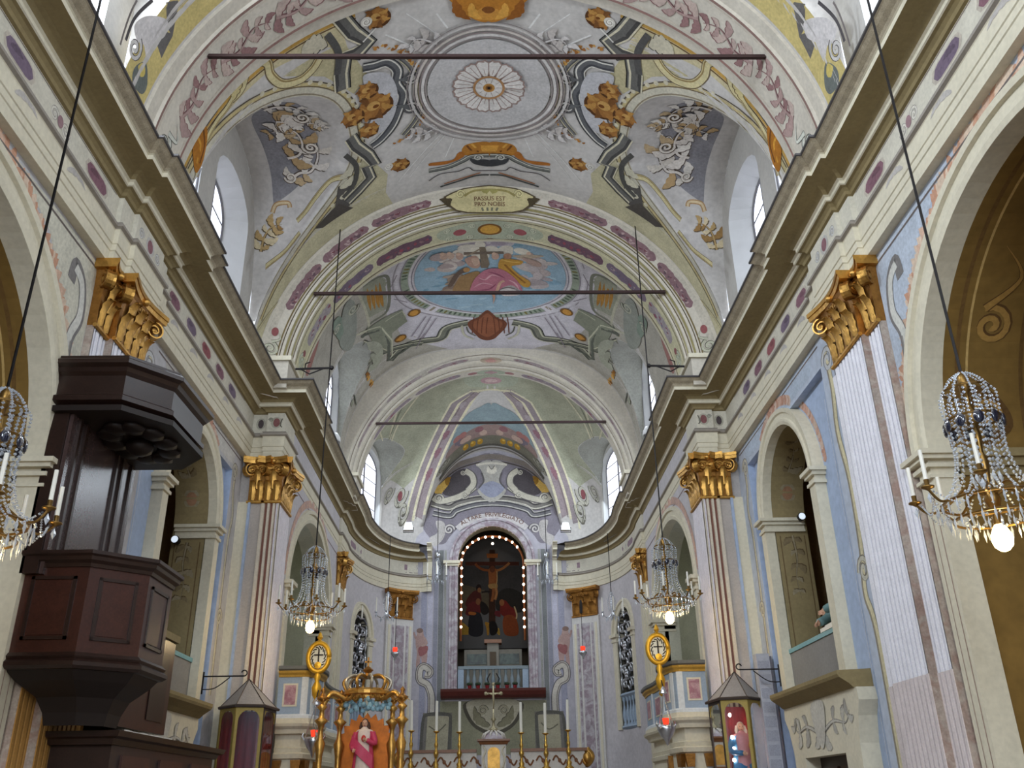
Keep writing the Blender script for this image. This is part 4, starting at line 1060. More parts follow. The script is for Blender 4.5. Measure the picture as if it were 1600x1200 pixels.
for k, (u0, u1) in enumerate(((-5.6, -4.3), (-4.2, -2.9), (-2.8, -1.35))): blotch(P, u0, u1, (_pl[3] + _pl[4]) / 2 - .02, .17, [(128, 100, 104), (98, 78, 84), (164, 140, 138), (112, 70, 76)], rnd, 16)
for vv, w, c in ((_pl[4] + .02, .03, (120, 104, 70)), (_pl[5], .02, (84, 72, 52)), (_pl[6] + .05, .07, (158, 148, 104)), (_pl[7], .025, (96, 80, 54)), (_pl[8] + .06, .06, (176, 166, 120)), (_pl[9], .02, (104, 88, 60))): P.stroke([(-7.1, vv), (0, vv)], w, c, smooth=False)
v0 = _pl[10]; 
P.fill([(-7.1, v0 + .03), (0, v0 + .03), (0, v0 + .94), (-7.1, v0 + .94)], (196, 190, 158))
for vv, w, c in ((v0 + .10, .03, (112, 96, 74)), (v0 + .2, .05, (214, 206, 172)), (v0 + .86, .04, (104, 84, 74)), (v0 + .78, .05, (214, 206, 172))): P.stroke([(-7.1, vv), (0, vv)], w, c, smooth=False)
for k, (u0, u1) in enumerate(((-5.9, -4.7), (-4.6, -3.2), (-3.1, -1.5))): blotch(P, u0, u1, v0 + .50, .36, [[(160, 150, 152), (140, 84, 96), (120, 110, 128), (176, 166, 160)], [(120, 104, 118), (150, 90, 100), (108, 100, 120), (170, 150, 150)], [(112, 84, 96), (150, 80, 92), (92, 80, 96), (140, 110, 112)]][k], rnd, 16)
P.fill([(-1.35, v0 + .35), (-.9, v0 + .2), (0, v0 + .14), (0, v0 + .82), (-.8, v0 + .80), (-1.3, v0 + .65)], (172, 176, 154), True)
P.ellipse((-.78, v0 + .50), .17, .13, (158, 88, 92)); P.ellipse((0, v0 + .46), .32, .24, (124, 84, 40), mirror=False); P.ellipse((0, v0 + .46), .25, .18, (206, 156, 70), mirror=False)
for c in ((-1.1, v0 + .35), (-.45, v0 + .3), (-.5, v0 + .74), (-1.05, v0 + .7)): scroll(P, c, .10, (200, 200, 176), (104, 108, 92), rnd.random() * 6, 1)
scroll(P, (-6.6, _pl[3]), .16, (186, 184, 164), (100, 98, 84), 0, 1, tail=[(-6.3, _pl[4]), (-6.1, _pl[3])]); P.ellipse((-6.2, _pl[3]), .1, .07, (140, 84, 84)); scroll(P, (-6.4, v0 + .5), .22, (186, 190, 170), (100, 104, 92), 0, -1); P.ellipse((-6.15, v0 + .5), .08, .1, (140, 90, 90))
P.build('painted_marbling', CH)
def text_mesh(txt, size, fmap, m, name, parent, u0, v0, flipv=True, arc=None, spacing=1.0):
    cu = bpy.data.curves.new('lettering', 'FONT'); cu.body = txt; cu.size = size; cu.align_x = 'CENTER'; cu.space_character = spacing; cu.resolution_u = 3
    to = bpy.data.objects.new('lettering', cu); COL.objects.link(to); dg = bpy.context.evaluated_depsgraph_get(); me = bpy.data.meshes.new_from_object(to.evaluated_get(dg))
    bpy.data.objects.remove(to)
    for v in me.vertices:
        x, y = v.co.x, v.co.y
        v.co = Vector(fmap(u0 + x, v0 - y if flipv else v0 + y))
    me.materials.clear(); me.materials.append(m); me.name = name
    o = bpy.data.objects.new(name, me); COL.objects.link(o); o.parent = parent; return o
LETM = mat('letter_brown', (104, 66, 48), .8)
# cartouche tablet with the motto, a thin plaster panel across the arch mouldings
def fTb(u, w, off=0.0):
    b = 4.86 - .46 * w - .05 - off; y = 17.30 + .40 * w - .03 - off * .7; th = u / 4.6
    return (ia(b) * sin(th), y, ZS + b * cos(th))
TL = .62
fT2 = lambda u, v, off=0.0: fTb(u, v / TL, off)
P = Paint(fT2, du=.2, mirror=True)
tb = [(-.55, .04), (-.80, .10), (-.98, .16), (-1.02, .26), (-.92, .38), (-.80, .50), (-.55, .58), (-.2, .61), (0, .615), (.2, .61), (.55, .58), (.80, .50), (.92, .38), (1.02, .26), (.98, .16), (.80, .10), (.55, .04), (0, .0)]
P.fill([(u * 1.06, (v - .3) * 1.09 + .3) for u, v in tb], (84, 72, 54), mirror=False); P.fill(tb, (188, 176, 132), mirror=False)
scroll(P, (-.66, .15), .10, (206, 196, 146), (112, 98, 64), 0, -1); P.stroke([(-.58, .20), (-.36, .10), (0, .08)], .05, (146, 134, 84)); P.leaf((-.18, .11), (.0, .06), .12, (150, 142, 86), 3, .2)
for i in range(4): P.leaf((-.94 + .02 * i, .40 - .06 * i), (-1.16 + .05 * i, .20 + .06 * i), .15, (74, 64, 46), 3, .2)
for x in (-.16, -.05): P.stroke([(x, .58), (x * 1.2, .50)], .05, (112, 110, 92))
P.build('motto_tablet', CH); tt = P.top()
text_mesh('PASSUS EST', .145, lambda u, v: fT2(u, v, tt), LETM, 'inscription', CH, 0, .33)
text_mesh('PRO NOBIS', .145, lambda u, v: fT2(u, v, tt), LETM, 'inscription', CH, 0, .46)
# ------------------------------------------------------------------ chancel vault
def sup_map(a, b, e):
    ts = np.linspace(0, PI / 2, 600); xs = a * np.sin(ts) ** (2 / e); zs_ = b * np.cos(ts) ** (2 / e)
    ss = np.concatenate([[0], np.cumsum(np.hypot(np.diff(xs), np.diff(zs_)))])
    def f(u, v, off=0.0):
        au = min(abs(u), ss[-1]); x = float(np.interp(au, ss, xs)); z = float(np.interp(au, ss, zs_)); k = 1 - off / a
        return (math.copysign(x * k, u), v, ZS + z * (1 - off / b))
    def inv(px, py):
        d = ray(px, py); F = lambda t: (abs(CAMP[0] + d[0] * t) / a) ** e + (max(0, CAMP[2] + d[2] * t - ZS) / b) ** e - 1
        lo, hi = 0.0, 60.0 / d[1]
        for _ in range(60):
            m_ = (lo + hi) / 2
            if F(m_) > 0: hi = m_
            else: lo = m_
        p = CAMP + d * lo; return (math.copysign(float(np.interp(abs(p[0]), xs, ss)) if abs(p[0]) < a * .7 else float(np.interp(-(p[2] - ZS), -zs_, ss)), p[0]), p[1])
    return f, inv, ss[-1]
fC, iC, RC = sup_map(CA, CB, CE_)
Z4 = zoomer(380, 280, 3.75); Z6 = zoomer(620, 350, 5.517); Z5 = zoomer(560, 540, 3.81)
c4 = lambda L: [iC(*Z4(*p)) for p in L]; c6 = lambda L: [iC(*Z6(*p)) for p in L]; cc = lambda L: [iC(*p) for p in L]
def ch_hole(u, v):
    z = CLF[0](v)
    return z is not None and z > ZS and fC(u, v)[2] < z - .01
P = Paint(fC, du=.22, dv=.25, mirror=True, hole=ch_hole)
OC = (0, 20.55); OA, OB = 2.03, 2.0
# pale architecture around the oval
edgeC = []
for i in range(41):
    y = CYL + CHW * .995 - 2 * CHW * .995 * i / 40; z = CLF[0](y); qz = min(1, max(0, (z - ZS) / CB)); lo_, hi_ = 0.0, RC
    for _ in range(40):
        m_ = (lo_ + hi_) / 2
        if fC(m_, y)[2] > z: lo_ = m_
        else: hi_ = m_
    edgeC.append((-lo_ + .02, y))
hk = P.hole; P.hole = None; P.fill([(-RC, 18.95), (0, 18.95), (0, 24.7), (-RC, 24.7)] + [(-RC, CYL + CHW)] + edgeC + [(-RC, CYL - CHW)], (170, 164, 152)); P.hole = hk
P.fill(cc([(590, 425), (640, 395), (700, 372), (763, 365), (763, 560), (700, 545), (640, 530), (605, 500), (595, 460)]), (196, 190, 194), True)
for k, (a, b, w, c) in enumerate(((2.62, 2.5, .04, (150, 142, 146)), (2.52, 2.42, .08, (208, 202, 206)), (2.42, 2.33, .03, (140, 132, 138)), (2.30, 2.22, .20, (150, 158, 140)), (2.16, 2.1, .05, (212, 206, 206)), (2.10, 2.05, .02, (130, 122, 130)))): P.ring(OC, a, b, w, c, 90, mirror=False)
for i in range(96):
    a = 2 * PI * i / 96
    if (i % 24) in (0, 1, 23, 12): continue
    c0 = (OC[0] + 2.30 * cos(a), OC[1] + 2.22 * sin(a)); P.leaf((c0[0] - .08 * cos(a), c0[1] - .08 * sin(a)), (c0[0] + .09 * cos(a), c0[1] + .09 * sin(a)), .085, rnd.choice([(96, 110, 92), (84, 92, 78), (120, 112, 66)]), 2, 0, mirror=False)
for a in (.78, 2.36, 3.93, 5.5):
    c0 = (OC[0] + 2.30 * cos(a), OC[1] + 2.22 * sin(a)); P.stroke([(c0[0] - .18 * cos(a), c0[1] - .18 * sin(a)), (c0[0] + .2 * cos(a), c0[1] + .2 * sin(a))], .36, (206, 200, 204), smooth=False, mirror=False)
    P.stroke([(c0[0] - .1 * cos(a), c0[1] - .1 * sin(a)), (c0[0] + .12 * cos(a), c0[1] + .12 * sin(a))], .1, (150, 138, 120), smooth=False, mirror=False)
# sky with clouds and figures
P.ellipse(OC, OA, OB, (146, 170, 184), 64, mirror=False)
for i in range(46):
    a = rnd.uniform(0, 2 * PI); r = rnd.uniform(.5, .93); c0 = (OC[0] + OA * r * cos(a), OC[1] + OB * r * sin(a)); P.ellipse(c0, rnd.uniform(.08, .2), rnd.uniform(.03, .08), rnd.choice([(130, 160, 178), (160, 182, 192), (120, 152, 168)]), 12, mirror=False, rot=rnd.uniform(-.5, .5))
def cloud(px, py, n, sp, cols, szs=(.10, .28)):
    c0 = iC(*Z6(px, py))
    for i in range(n): P.ellipse((c0[0] + rnd.gauss(0, sp[0]), c0[1] + rnd.gauss(0, sp[1])), rnd.uniform(*szs), rnd.uniform(szs[0] * .6, szs[1] * .7), rnd.choice(cols), 14, mirror=False, rot=rnd.uniform(-.6, .6))
cloud(780, 150, 14, (.42, .10), [(168, 158, 166), (154, 142, 152), (184, 176, 180)]); cloud(800, 220, 12, (.36, .14), [(214, 206, 190), (204, 196, 182)])
cloud(430, 320, 18, (.18, .32), [(182, 168, 160), (166, 150, 146), (198, 186, 178)]); cloud(1180, 320, 12, (.16, .3), [(176, 162, 158), (190, 178, 172)]); cloud(500, 480, 16, (.16, .3), [(150, 130, 112), (172, 154, 138), (134, 114, 100)]); cloud(1190, 470, 9, (.12, .2), [(184, 172, 170), (164, 152, 152)]); cloud(960, 560, 10, (.14, .2), [(186, 176, 174), (170, 160, 158)])
S6 = lambda pts, w, c, **k: P.stroke(c6(pts), w, c, mirror=False, **k); F6 = lambda pts, c, sm=True: P.fill(c6(pts), c, sm, mirror=False)
F6([(710, 190), (762, 190), (800, 340), (780, 372), (725, 370)], (120, 106, 90), False); F6([(575, 235), (920, 230), (925, 250), (575, 258)], (112, 98, 86), False); S6([(600, 270), (720, 205)], .05, (140, 124, 104), smooth=False)
for (x, y, c) in ((400, 270, (190, 160, 142)), (460, 265, (196, 168, 150)), (540, 270, (182, 150, 134)), (850, 270, (190, 158, 140)), (1150, 270, (170, 150, 140))): P.ellipse(iC(*Z6(x, y)), .10, .16, c, 12, mirror=False); P.ellipse(iC(*Z6(x - 12, y - 20)), .06, .08, (206, 174, 152), 10, mirror=False)
F6([(590, 290), (680, 265), (720, 330), (700, 370), (640, 365), (600, 330)], (176, 142, 126)); F6([(640, 290), (700, 290), (710, 330), (670, 350)], (196, 166, 146))
F6([(560, 440), (700, 400), (720, 470), (640, 580), (560, 590), (480, 570), (520, 480)], (150, 118, 80)); F6([(500, 420), (590, 365), (610, 400), (540, 430), (480, 520), (440, 530)], (104, 86, 74)); P.ellipse(iC(*Z6(600, 385)), .09, .12, (176, 132, 84), 12, mirror=False)
F6([(880, 320), (920, 290), (1080, 310), (1070, 340), (990, 360), (1060, 430), (1150, 490), (1140, 535), (1090, 530), (1020, 470), (930, 410), (880, 380)], (184, 138, 62)); S6([(930, 340), (1010, 420), (1110, 500)], .06, (142, 96, 42)); S6([(900, 300), (1000, 320), (1060, 320)], .05, (212, 170, 90))
P.ellipse(iC(*Z6(955, 270)), .11, .14, (164, 124, 100), 14, mirror=False); F6([(1000, 265), (1250, 265), (1240, 280), (1100, 295)], (176, 158, 138)); F6([(1080, 280), (1230, 320), (1240, 360), (1150, 340)], (170, 144, 132))
F6([(650, 500), (700, 430), (780, 380), (880, 375), (960, 410), (1040, 480), (1085, 570), (1000, 520), (930, 530), (880, 560), (800, 590), (640, 585)], (178, 112, 126)); 
for pts, c in (([(700, 450), (760, 470), (820, 430), (900, 450)], (206, 158, 164)), ([(660, 540), (740, 500), (840, 520)], (200, 150, 158)), ([(780, 400), (860, 420), (940, 460)], (140, 78, 98)), ([(700, 560), (800, 550), (860, 500)], (136, 74, 94)), ([(960, 470), (1020, 500), (1060, 560)], (206, 160, 166))): S6(pts, .06, c, taper='both')
S6([(830, 590), (840, 630), (830, 680)], .10, (190, 146, 122), taper=True); S6([(860, 580), (890, 500), (930, 480)], .09, (196, 156, 134)); F6([(880, 570), (960, 540), (1050, 570), (1060, 600), (930, 610)], (206, 196, 192))
# grey-green cornice below the oval, brown shell
mould(P, c6([(-60, 1180), (60, 1060), (210, 1010), (370, 985), (430, 900), (560, 860), (620, 850)]), .36, (118, 118, 104), (88, 88, 80), (188, 184, 160), True)
mould(P, c4([(640, 1090), (700, 960), (830, 1010), (1050, 960)]), .0 + .26, (112, 112, 98), (84, 84, 76), (190, 186, 160))
P.fill(c6([(610, 860), (630, 830), (700, 800), (780, 738), (860, 800), (930, 830), (950, 860), (930, 900), (880, 950), (840, 985), (780, 1000), (720, 985), (680, 950), (630, 900)]), (112, 66, 46), True, mirror=False); P.fill(c6([(650, 850), (720, 810), (780, 765), (840, 810), (910, 850), (870, 920), (780, 970), (690, 920)]), (140, 86, 60), True, mirror=False)
for x in (650, 690, 730, 770): P.stroke(c6([(x, 940), (x + 5, 860), (x + 14, 800)]), .03, (104, 58, 40))
P.stroke(c6([(560, 870), (580, 950), (660, 990)]), .07, (186, 182, 160)); P.stroke(c6([(600, 880), (620, 930), (680, 960)]), .04, (90, 90, 80))
# stepped corner blocks, attic windows with gold balusters
P.fill(c4([(700, 630), (820, 565), (850, 600), (840, 760), (740, 810), (700, 760)]), (150, 150, 132)); P.stroke(c4([(700, 630), (820, 565), (852, 610), (842, 770), (740, 850), (700, 930)]), .10, (120, 120, 106)); P.stroke(c4([(660, 640), (720, 780), (730, 880), (640, 920)]), .08, (184, 180, 158))
for x in (735, 760, 785, 808): P.stroke(c4([(x - 10, 640 - (x - 735) * .5), (x, 700), (x + 12, 770 - (x - 735) * .3)]), .11, (166, 120, 56), taper='both'); P.stroke(c4([(x - 6, 650), (x + 4, 720)]), .035, (206, 160, 84), taper='both')
P.fill(c4([(720, 880), (930, 760), (960, 830), (870, 900), (870, 1010), (760, 960)]), (134, 136, 118)); P.stroke(c4([(690, 920), (800, 880), (850, 960), (850, 1060), (930, 1010), (1000, 960)]), .10, (96, 98, 88), smooth=False); P.stroke(c4([(680, 900), (800, 860), (870, 940), (870, 1030)]), .05, (190, 188, 164), smooth=False); P.stroke(c4([(830, 830), (930, 770), (950, 800)]), .04, (186, 184, 160), smooth=False)
for c in ((1000, 780), (920, 930)): p = iC(*Z4(*c)); P.ellipse(p, .19, .19, (120, 84, 40)); P.ellipse(p, .14, .14, (190, 138, 66))
for a, b in (((1070, 800), (985, 920)), ((1100, 800), (1020, 940)), ((1130, 810), (1050, 930))): P.stroke([iC(*Z4(*a)), iC(*Z4(*b))], .03, (138, 126, 134), smooth=False)
for a, b in (((860, 640), (900, 560)), ((880, 700), (960, 720)), ((1010, 990), (1060, 900))): P.stroke([iC(*Z4(*a)), iC(*Z4(*b))], .03, (140, 130, 136), smooth=False)
# big consoles with gold garlands
for pts, w, c in (([(640, 1180), (620, 1080), (660, 1010), (740, 970), (790, 1000), (780, 1080), (730, 1110)], .30, (160, 160, 142)), ([(640, 1180), (630, 1090), (670, 1030), (740, 1000)], .08, (196, 194, 172)), ([(700, 1100), (690, 1040), (740, 1010)], .06, (92, 94, 84))): P.stroke(c4(pts), w, c)
P.ellipse(iC(*Z4(740, 1050)), .22, .26, (112, 112, 98)); P.ellipse(iC(*Z4(735, 1050)), .12, .17, (166, 164, 144))
P.fill(c4([(560, 960), (590, 740), (650, 720), (660, 900), (620, 1000)]), (146, 148, 138), True); P.fill(c4([(520, 860), (560, 800), (590, 860), (560, 940)]), (132, 144, 130), True); scroll(P, iC(*Z4(640, 760)), .2, (176, 174, 156), (100, 100, 88), 0, 1); scroll(P, iC(*Z4(545, 880)), .16, (176, 174, 156), (100, 100, 88), 0, -1)
Zc = zoomer(480, 380, 2.857)
for i in range(26):
    t = i / 25; P.ellipse(iC(*Zc(268 + 22 * sin(t * PI) + rnd.uniform(-9, 9), 580 + 150 * t)), .07, .075, rnd.choice([(176, 124, 56), (206, 156, 82), (140, 92, 40)]), 8)
P.stroke([iC(*Zc(x, y)) for x, y in ((200, 720), (180, 620), (200, 560), (240, 520), (290, 500), (300, 540))], .16, (156, 156, 138)); P.stroke([iC(*Zc(x, y)) for x, y in ((215, 720), (200, 620), (220, 560), (260, 530))], .05, (96, 98, 88)); P.fill([iC(*Zc(x, y)) for x, y in ((170, 570), (215, 560), (210, 640), (190, 680), (180, 640))], (128, 130, 116))
P.fill(c4([(390, 960), (425, 860), (450, 900), (430, 1000), (385, 1140), (365, 1130)]), (156, 112, 104), True)
P.build('painted_sky_fresco', CV)
# ------------------------------------------------------------------ inner arch
_p2 = [0.0]
for (y0, a0_, b0_), (y1, a1_, b1_) in zip(P2, P2[1:]): _p2.append(_p2[-1] + math.hypot(y1 - y0, b1_ - b0_))
fB = prof_map(P2, _p2); P = Paint(lambda u, v, off=0.0: fB(u * 4.6 / 4.1, v, off), du=.25, mirror=True)
P.fill([(-6.3, _p2[2] - .02), (0, _p2[2] - .02), (0, _p2[4]), (-6.3, _p2[4])], (180, 172, 160))
for vv, w, c in ((_p2[1], .05, (206, 198, 170)), (_p2[2], .02, (130, 116, 100)), (_p2[5], .06, (210, 202, 172)), (_p2[6], .02, (120, 108, 90)), (_p2[7] + .06, .04, (206, 198, 166))): P.stroke([(-6.3, vv), (0, vv)], w, c, smooth=False)
for u0, u1 in ((-5.2, -3.8), (-3.6, -2.2), (-2.0, -.7)): blotch(P, u0, u1, (_p2[3] + _p2[4]) / 2, .14, [(160, 146, 146), (140, 104, 108), (176, 164, 160)], rnd, 12)
for u0, u1 in ((-4.6, -2.8), (-2.6, -1.0)): blotch(P, u0, u1, _p2[7] + .28, .22, [(150, 136, 142), (146, 92, 100), (120, 110, 126), (170, 158, 156)], rnd, 14)
P.ellipse((0, _p2[4]), .34, .12, (176, 160, 140), mirror=False); P.ellipse((0, _p2[4]), .2, .08, (180, 140, 130), mirror=False); P.ellipse((0, _p2[7] + .3), .5, .18, (166, 172, 152), mirror=False); P.ellipse((0, _p2[7] + .3), .22, .12, (176, 146, 146), mirror=False); P.ellipse((-.6, _p2[7] + .3), .16, .08, (160, 116, 116))
P.build('painted_marbling', C2)
# ------------------------------------------------------------------ apse vault
def zap(x, y): 
    a = apse_x(y); q = 1 - (x / a) ** 2
    return max(ZS + ha(y) * max(0, 1 - abs(x / a) ** AE_) ** (1 / AE_), cellz(x, y))
def fAp(x, y, off=0.0):
    y = min(y, YE); z = zap(x, y); e = .01
    zx = (zap(x + e, y) - zap(x - e, y)) / (2 * e); zy = (zap(x, min(YE, y + e)) - zap(x, y - e)) / (e + min(e, YE - y) + 1e-9); nl = sqrt(1 + zx * zx + zy * zy)
    nl = min(nl, 12)
    return (x + off * zx / nl, y + off * zy / nl, z - off / nl)
def iAp(px, py):
    d = ray(px, py); prev = -1; t0 = 25.8 / d[1]
    for i in range(300):
        t = (25.8 + i * .02) / d[1]; p = CAMP + d * t
        if p[1] > YE: return (p[0], YE - .01)
        if p[2] - zap(p[0], p[1]) > 0: return (p[0], p[1])
    return None
a5 = lambda L: [q for q in (iAp(*Z5(*p)) for p in L) if q]
def ap_hole(u, v):
    z = ALF[0](v)
    return z is not None and z > ZS and zap(u, v) < z - .01
P = Paint(fAp, du=.12, dv=.2, mirror=True, hole=ap_hole)
# rib curve where dome and end cell meet
rib = []
for i in range(60):
    y = 27.0 + (31.1 - 27.0) * i / 59; lo, hi = 0.0, 2.44
    g = lambda x: cellz(x, y) - (ZS + ha(y) * max(0, 1 - (x / apse_x(y)) ** AE_) ** (1 / AE_))
    if g(0) <= 0: continue
    for _ in range(40):
        m_ = (lo + hi) / 2
        if g(m_) > 0: lo = m_
        else: hi = m_
    rib.append((-(lo), y))
if len(rib) > 5:
    edge = []
    for i in range(31):
        y = AYC + AHW * .995 - 2 * AHW * .995 * i / 30; z = ALF[0](y); edge.append((-(apse_x(y) * max(0, 1 - ((z - ZS) / ha(y)) ** AE_) ** (1 / AE_) - .02) if z else -apse_x(y) + .02, y))
    P.fill([(-4.2, 25.9), (0, 25.9), (0, 27.0)] + [(x - .62, y) for x, y in rib[4:46]] + [(-3.1, 30.3), (-3.5, 29.75)] + edge + [(-4.35, 27.1), (-4.35, 26.2)], (170, 170, 148))
    for d, w, c in ((.05, .10, (212, 204, 174)), (.25, .28, (152, 138, 140)), (.44, .09, (214, 206, 176)), (.60, .20, (150, 138, 140)), (.74, .07, (216, 210, 180)), (.34, .02, (110, 96, 92))):
        P.stroke([(x - d * (1 if i > 8 else .4 + .6 * i / 8), y) for i, (x, y) in enumerate(rib)], w, c, smooth=False)
    for k in range(5):
        i = 8 + k * 9
        if i < len(rib): P.leaf((rib[i][0] - .25, rib[i][1]), (rib[min(i + 5, len(rib) - 1)][0] - .27, rib[min(i + 5, len(rib) - 1)][1]), .2, rnd.choice([(140, 104, 112), (168, 156, 158)]), 4, .1)
P.stroke([(-.62, 27.02), (0, 27.0)], .10, (212, 204, 174), smooth=False); P.fill([(-.85, 26.2), (0, 26.15), (0, 26.75), (-.7, 26.75)], (168, 172, 152), True); P.ellipse((0, 26.45), .34, .2, (184, 150, 152), mirror=False); P.ellipse((0, 26.45), .2, .11, (206, 180, 176), mirror=False)
for pts, w, c in (([(330, 180), (250, 330), (165, 640)], .07, (212, 206, 178)), ([(480, 160), (330, 330), (230, 480), (175, 640)], .06, (212, 206, 178)), ([(400, 180), (270, 350), (180, 560)], .03, (120, 122, 106)), ([(250, 280), (130, 470), (160, 600)], .04, (206, 200, 172))):
    q = a5(pts)
    if len(q) > 2: P.stroke(q, w, c)
for c, r in (((250, 890), .24), ((180, 880), .18), ((265, 980), .2), ((170, 420), .2)):
    q = iAp(*Z5(*c))
    if q: scroll(P, q, r, (186, 182, 168), (108, 104, 94), 0, 1)
q = iAp(*Z5(248, 890))
if q: P.ellipse(q, .08, .12, (140, 84, 88))
# sky fresco of the end cell and balustrade
P.fill([(-1.5, 30.2), (-1.3, 29.0), (-.9, 28.3), (-.4, 28.05), (0, 28.0), (0, 30.2)], (140, 156, 160), True)
P.fill([(-1.5, 30.25), (-1.5, 29.7), (-.9, 29.45), (0, 29.35), (0, 30.25)], (150, 128, 122), True)
for i in range(10): P.ellipse((-rnd.uniform(.1, 1.3), rnd.uniform(29.4, 30.0)), .14, .2, rnd.choice([(166, 116, 110), (140, 100, 104), (186, 160, 146), (120, 110, 120)]), 12)
P.fill([(-1.7, 30.2), (0, 30.1), (0, 30.75), (-1.8, 30.85)], (120, 116, 102)); 
for x in (-.42, -.68, -.94): P.ellipse((x, 30.48), .11, .22, (184, 140, 52), 12); P.ellipse((x - .02, 30.4), .05, .08, (216, 180, 86), 8)
P.stroke([(-1.9, 30.95), (-.9, 30.85), (0, 30.82)], .16, (96, 92, 84)); P.stroke([(-1.9, 31.12), (0, 31.05)], .08, (130, 122, 110)); scroll(P, (-1.75, 30.4), .24, (158, 154, 140), (90, 86, 78), 0, 1)
P.build('painted_ribs', AV)
# ------------------------------------------------------------------ end wall
fE = lambda x, z, off=0.0: (x, YE - off, z); iE = lambda px, py: (lambda p: (p[0], p[2]))(aty(px, py, YE))
Z7 = zoomer(640, 700, 4.615); e7 = lambda L: [iE(*Z7(*p)) for p in L]
P = Paint(fE, mirror=True)
# bluish fluted drapery strips flanking the niche
for i, (x0, x1, c) in enumerate(((-2.45, -2.25, (150, 150, 166)), (-2.22, -2.05, (176, 174, 188)), (-2.02, -1.88, (140, 140, 152)), (-1.86, -1.70, (120, 122, 122)), (-1.68, -1.6, (156, 156, 150)))): P.fill([(x0, 3.2), (x1, 3.2), (x1, 9.7), (x0, 9.7)], c)
# painted pediment
P.fill(e7([(90, 560), (110, 420), (150, 300), (260, 170), (420, 90), (600, 60), (600, 475), (500, 490), (420, 520), (350, 575), (290, 640), (250, 690), (180, 680)]), (128, 122, 130), True)
P.fill(e7([(240, 330), (300, 200), (400, 150), (440, 240), (380, 340)]), (78, 72, 74), True)
for pts, w, c in (([(100, 500), (160, 320), (300, 150), (480, 80), (600, 60)], .20, (130, 120, 112)), ([(120, 480), (190, 310), (320, 170), (480, 110), (600, 95)], .05, (84, 76, 70))): P.stroke(e7(pts), w, c)
for k in range(6): P.leaf(iE(*Z7(230 + 8 * k, 330 - 12 * k)), iE(*Z7(190 + 22 * k, 280 - 14 * k)), .22, rnd.choice([(180, 140, 60), (146, 108, 44), (206, 168, 90)]), 3, .2)
q = e7([(160, 400), (280, 430), (350, 400), (480, 370), (600, 365)]); mould(P, q, .26, (120, 116, 110), (78, 74, 74), (196, 190, 176), True)
mould(P, e7([(170, 470), (290, 490), (340, 450), (480, 410), (600, 400)]), .22, (108, 106, 108), (74, 72, 76), (190, 186, 176), True)
P.fill(e7([(330, 570), (400, 510), (500, 480), (600, 468), (600, 520), (500, 530), (420, 560), (360, 600)]), (192, 186, 184))
for pts in ([(170, 360), (220, 385), (320, 365), (400, 330), (470, 280)], [(400, 165), (450, 200), (460, 260), (420, 310)]): P.stroke(e7(pts), .26, (100, 96, 94)); P.stroke(e7(pts), .20, (186, 180, 164))
scroll(P, iE(*Z7(210, 365)), .17, (190, 184, 170), (96, 92, 88), 0, 1); scroll(P, iE(*Z7(400, 345)), .12, (190, 184, 170), (96, 92, 88), 0, -1); scroll(P, iE(*Z7(385, 180)), .1, (190, 184, 170), (96, 92, 88), 0, -1)
P.fill(e7([(485, 120), (600, 105), (600, 370), (540, 370), (490, 310), (530, 270), (520, 170)]), (170, 166, 158), True); P.fill(e7([(500, 290), (560, 250), (600, 250), (600, 350), (550, 345)]), (146, 148, 164), True); P.stroke(e7([(480, 125), (540, 115), (600, 110)]), .08, (206, 200, 186)); P.leaf(iE(*Z7(600, 190)), iE(*Z7(570, 130)), .2, (206, 200, 186), 3, .2, shade=(90, 84, 80)); P.stroke(e7([(520, 180), (535, 240), (500, 290)]), .05, (96, 92, 92))
# consoles of the arch
P.fill(e7([(190, 530), (250, 540), (250, 640), (180, 710), (145, 650), (200, 610)]), (180, 174, 170), True); scroll(P, iE(*Z7(285, 590)), .19, (188, 182, 178), (100, 96, 98), 0, 1)
# painted cherubs on scroll brackets
Zg = zoomer(580, 860, 3.75); eg = lambda L: [iE(*Zg(*p)) for p in L]
P.fill(eg([(265, 500), (290, 465), (310, 500), (320, 560), (330, 600), (320, 680), (300, 680), (290, 620), (280, 690), (262, 680), (268, 600), (260, 550)]), (170, 142, 136), True); P.ellipse(iE(*Zg(287, 480)), .11, .13, (176, 150, 142)); P.ellipse(iE(*Zg(285, 470)), .11, .08, (128, 106, 98)); P.fill(eg([(278, 570), (330, 560), (325, 600), (285, 620)]), (146, 96, 96), True); P.stroke(eg([(262, 520), (250, 480)]), .07, (168, 140, 134)); P.stroke(eg([(310, 510), (325, 545), (295, 560)]), .07, (176, 150, 142))
q = [(350, 960), (352, 860), (330, 790), (285, 760), (285, 700), (310, 680), (345, 705), (335, 730), (315, 725)]
P.stroke(eg(q), .26, (104, 100, 104)); P.stroke(eg(q), .20, (192, 186, 176)); P.stroke(offs(catmull(eg(q), 6), .06), .03, (120, 112, 108), smooth=False)
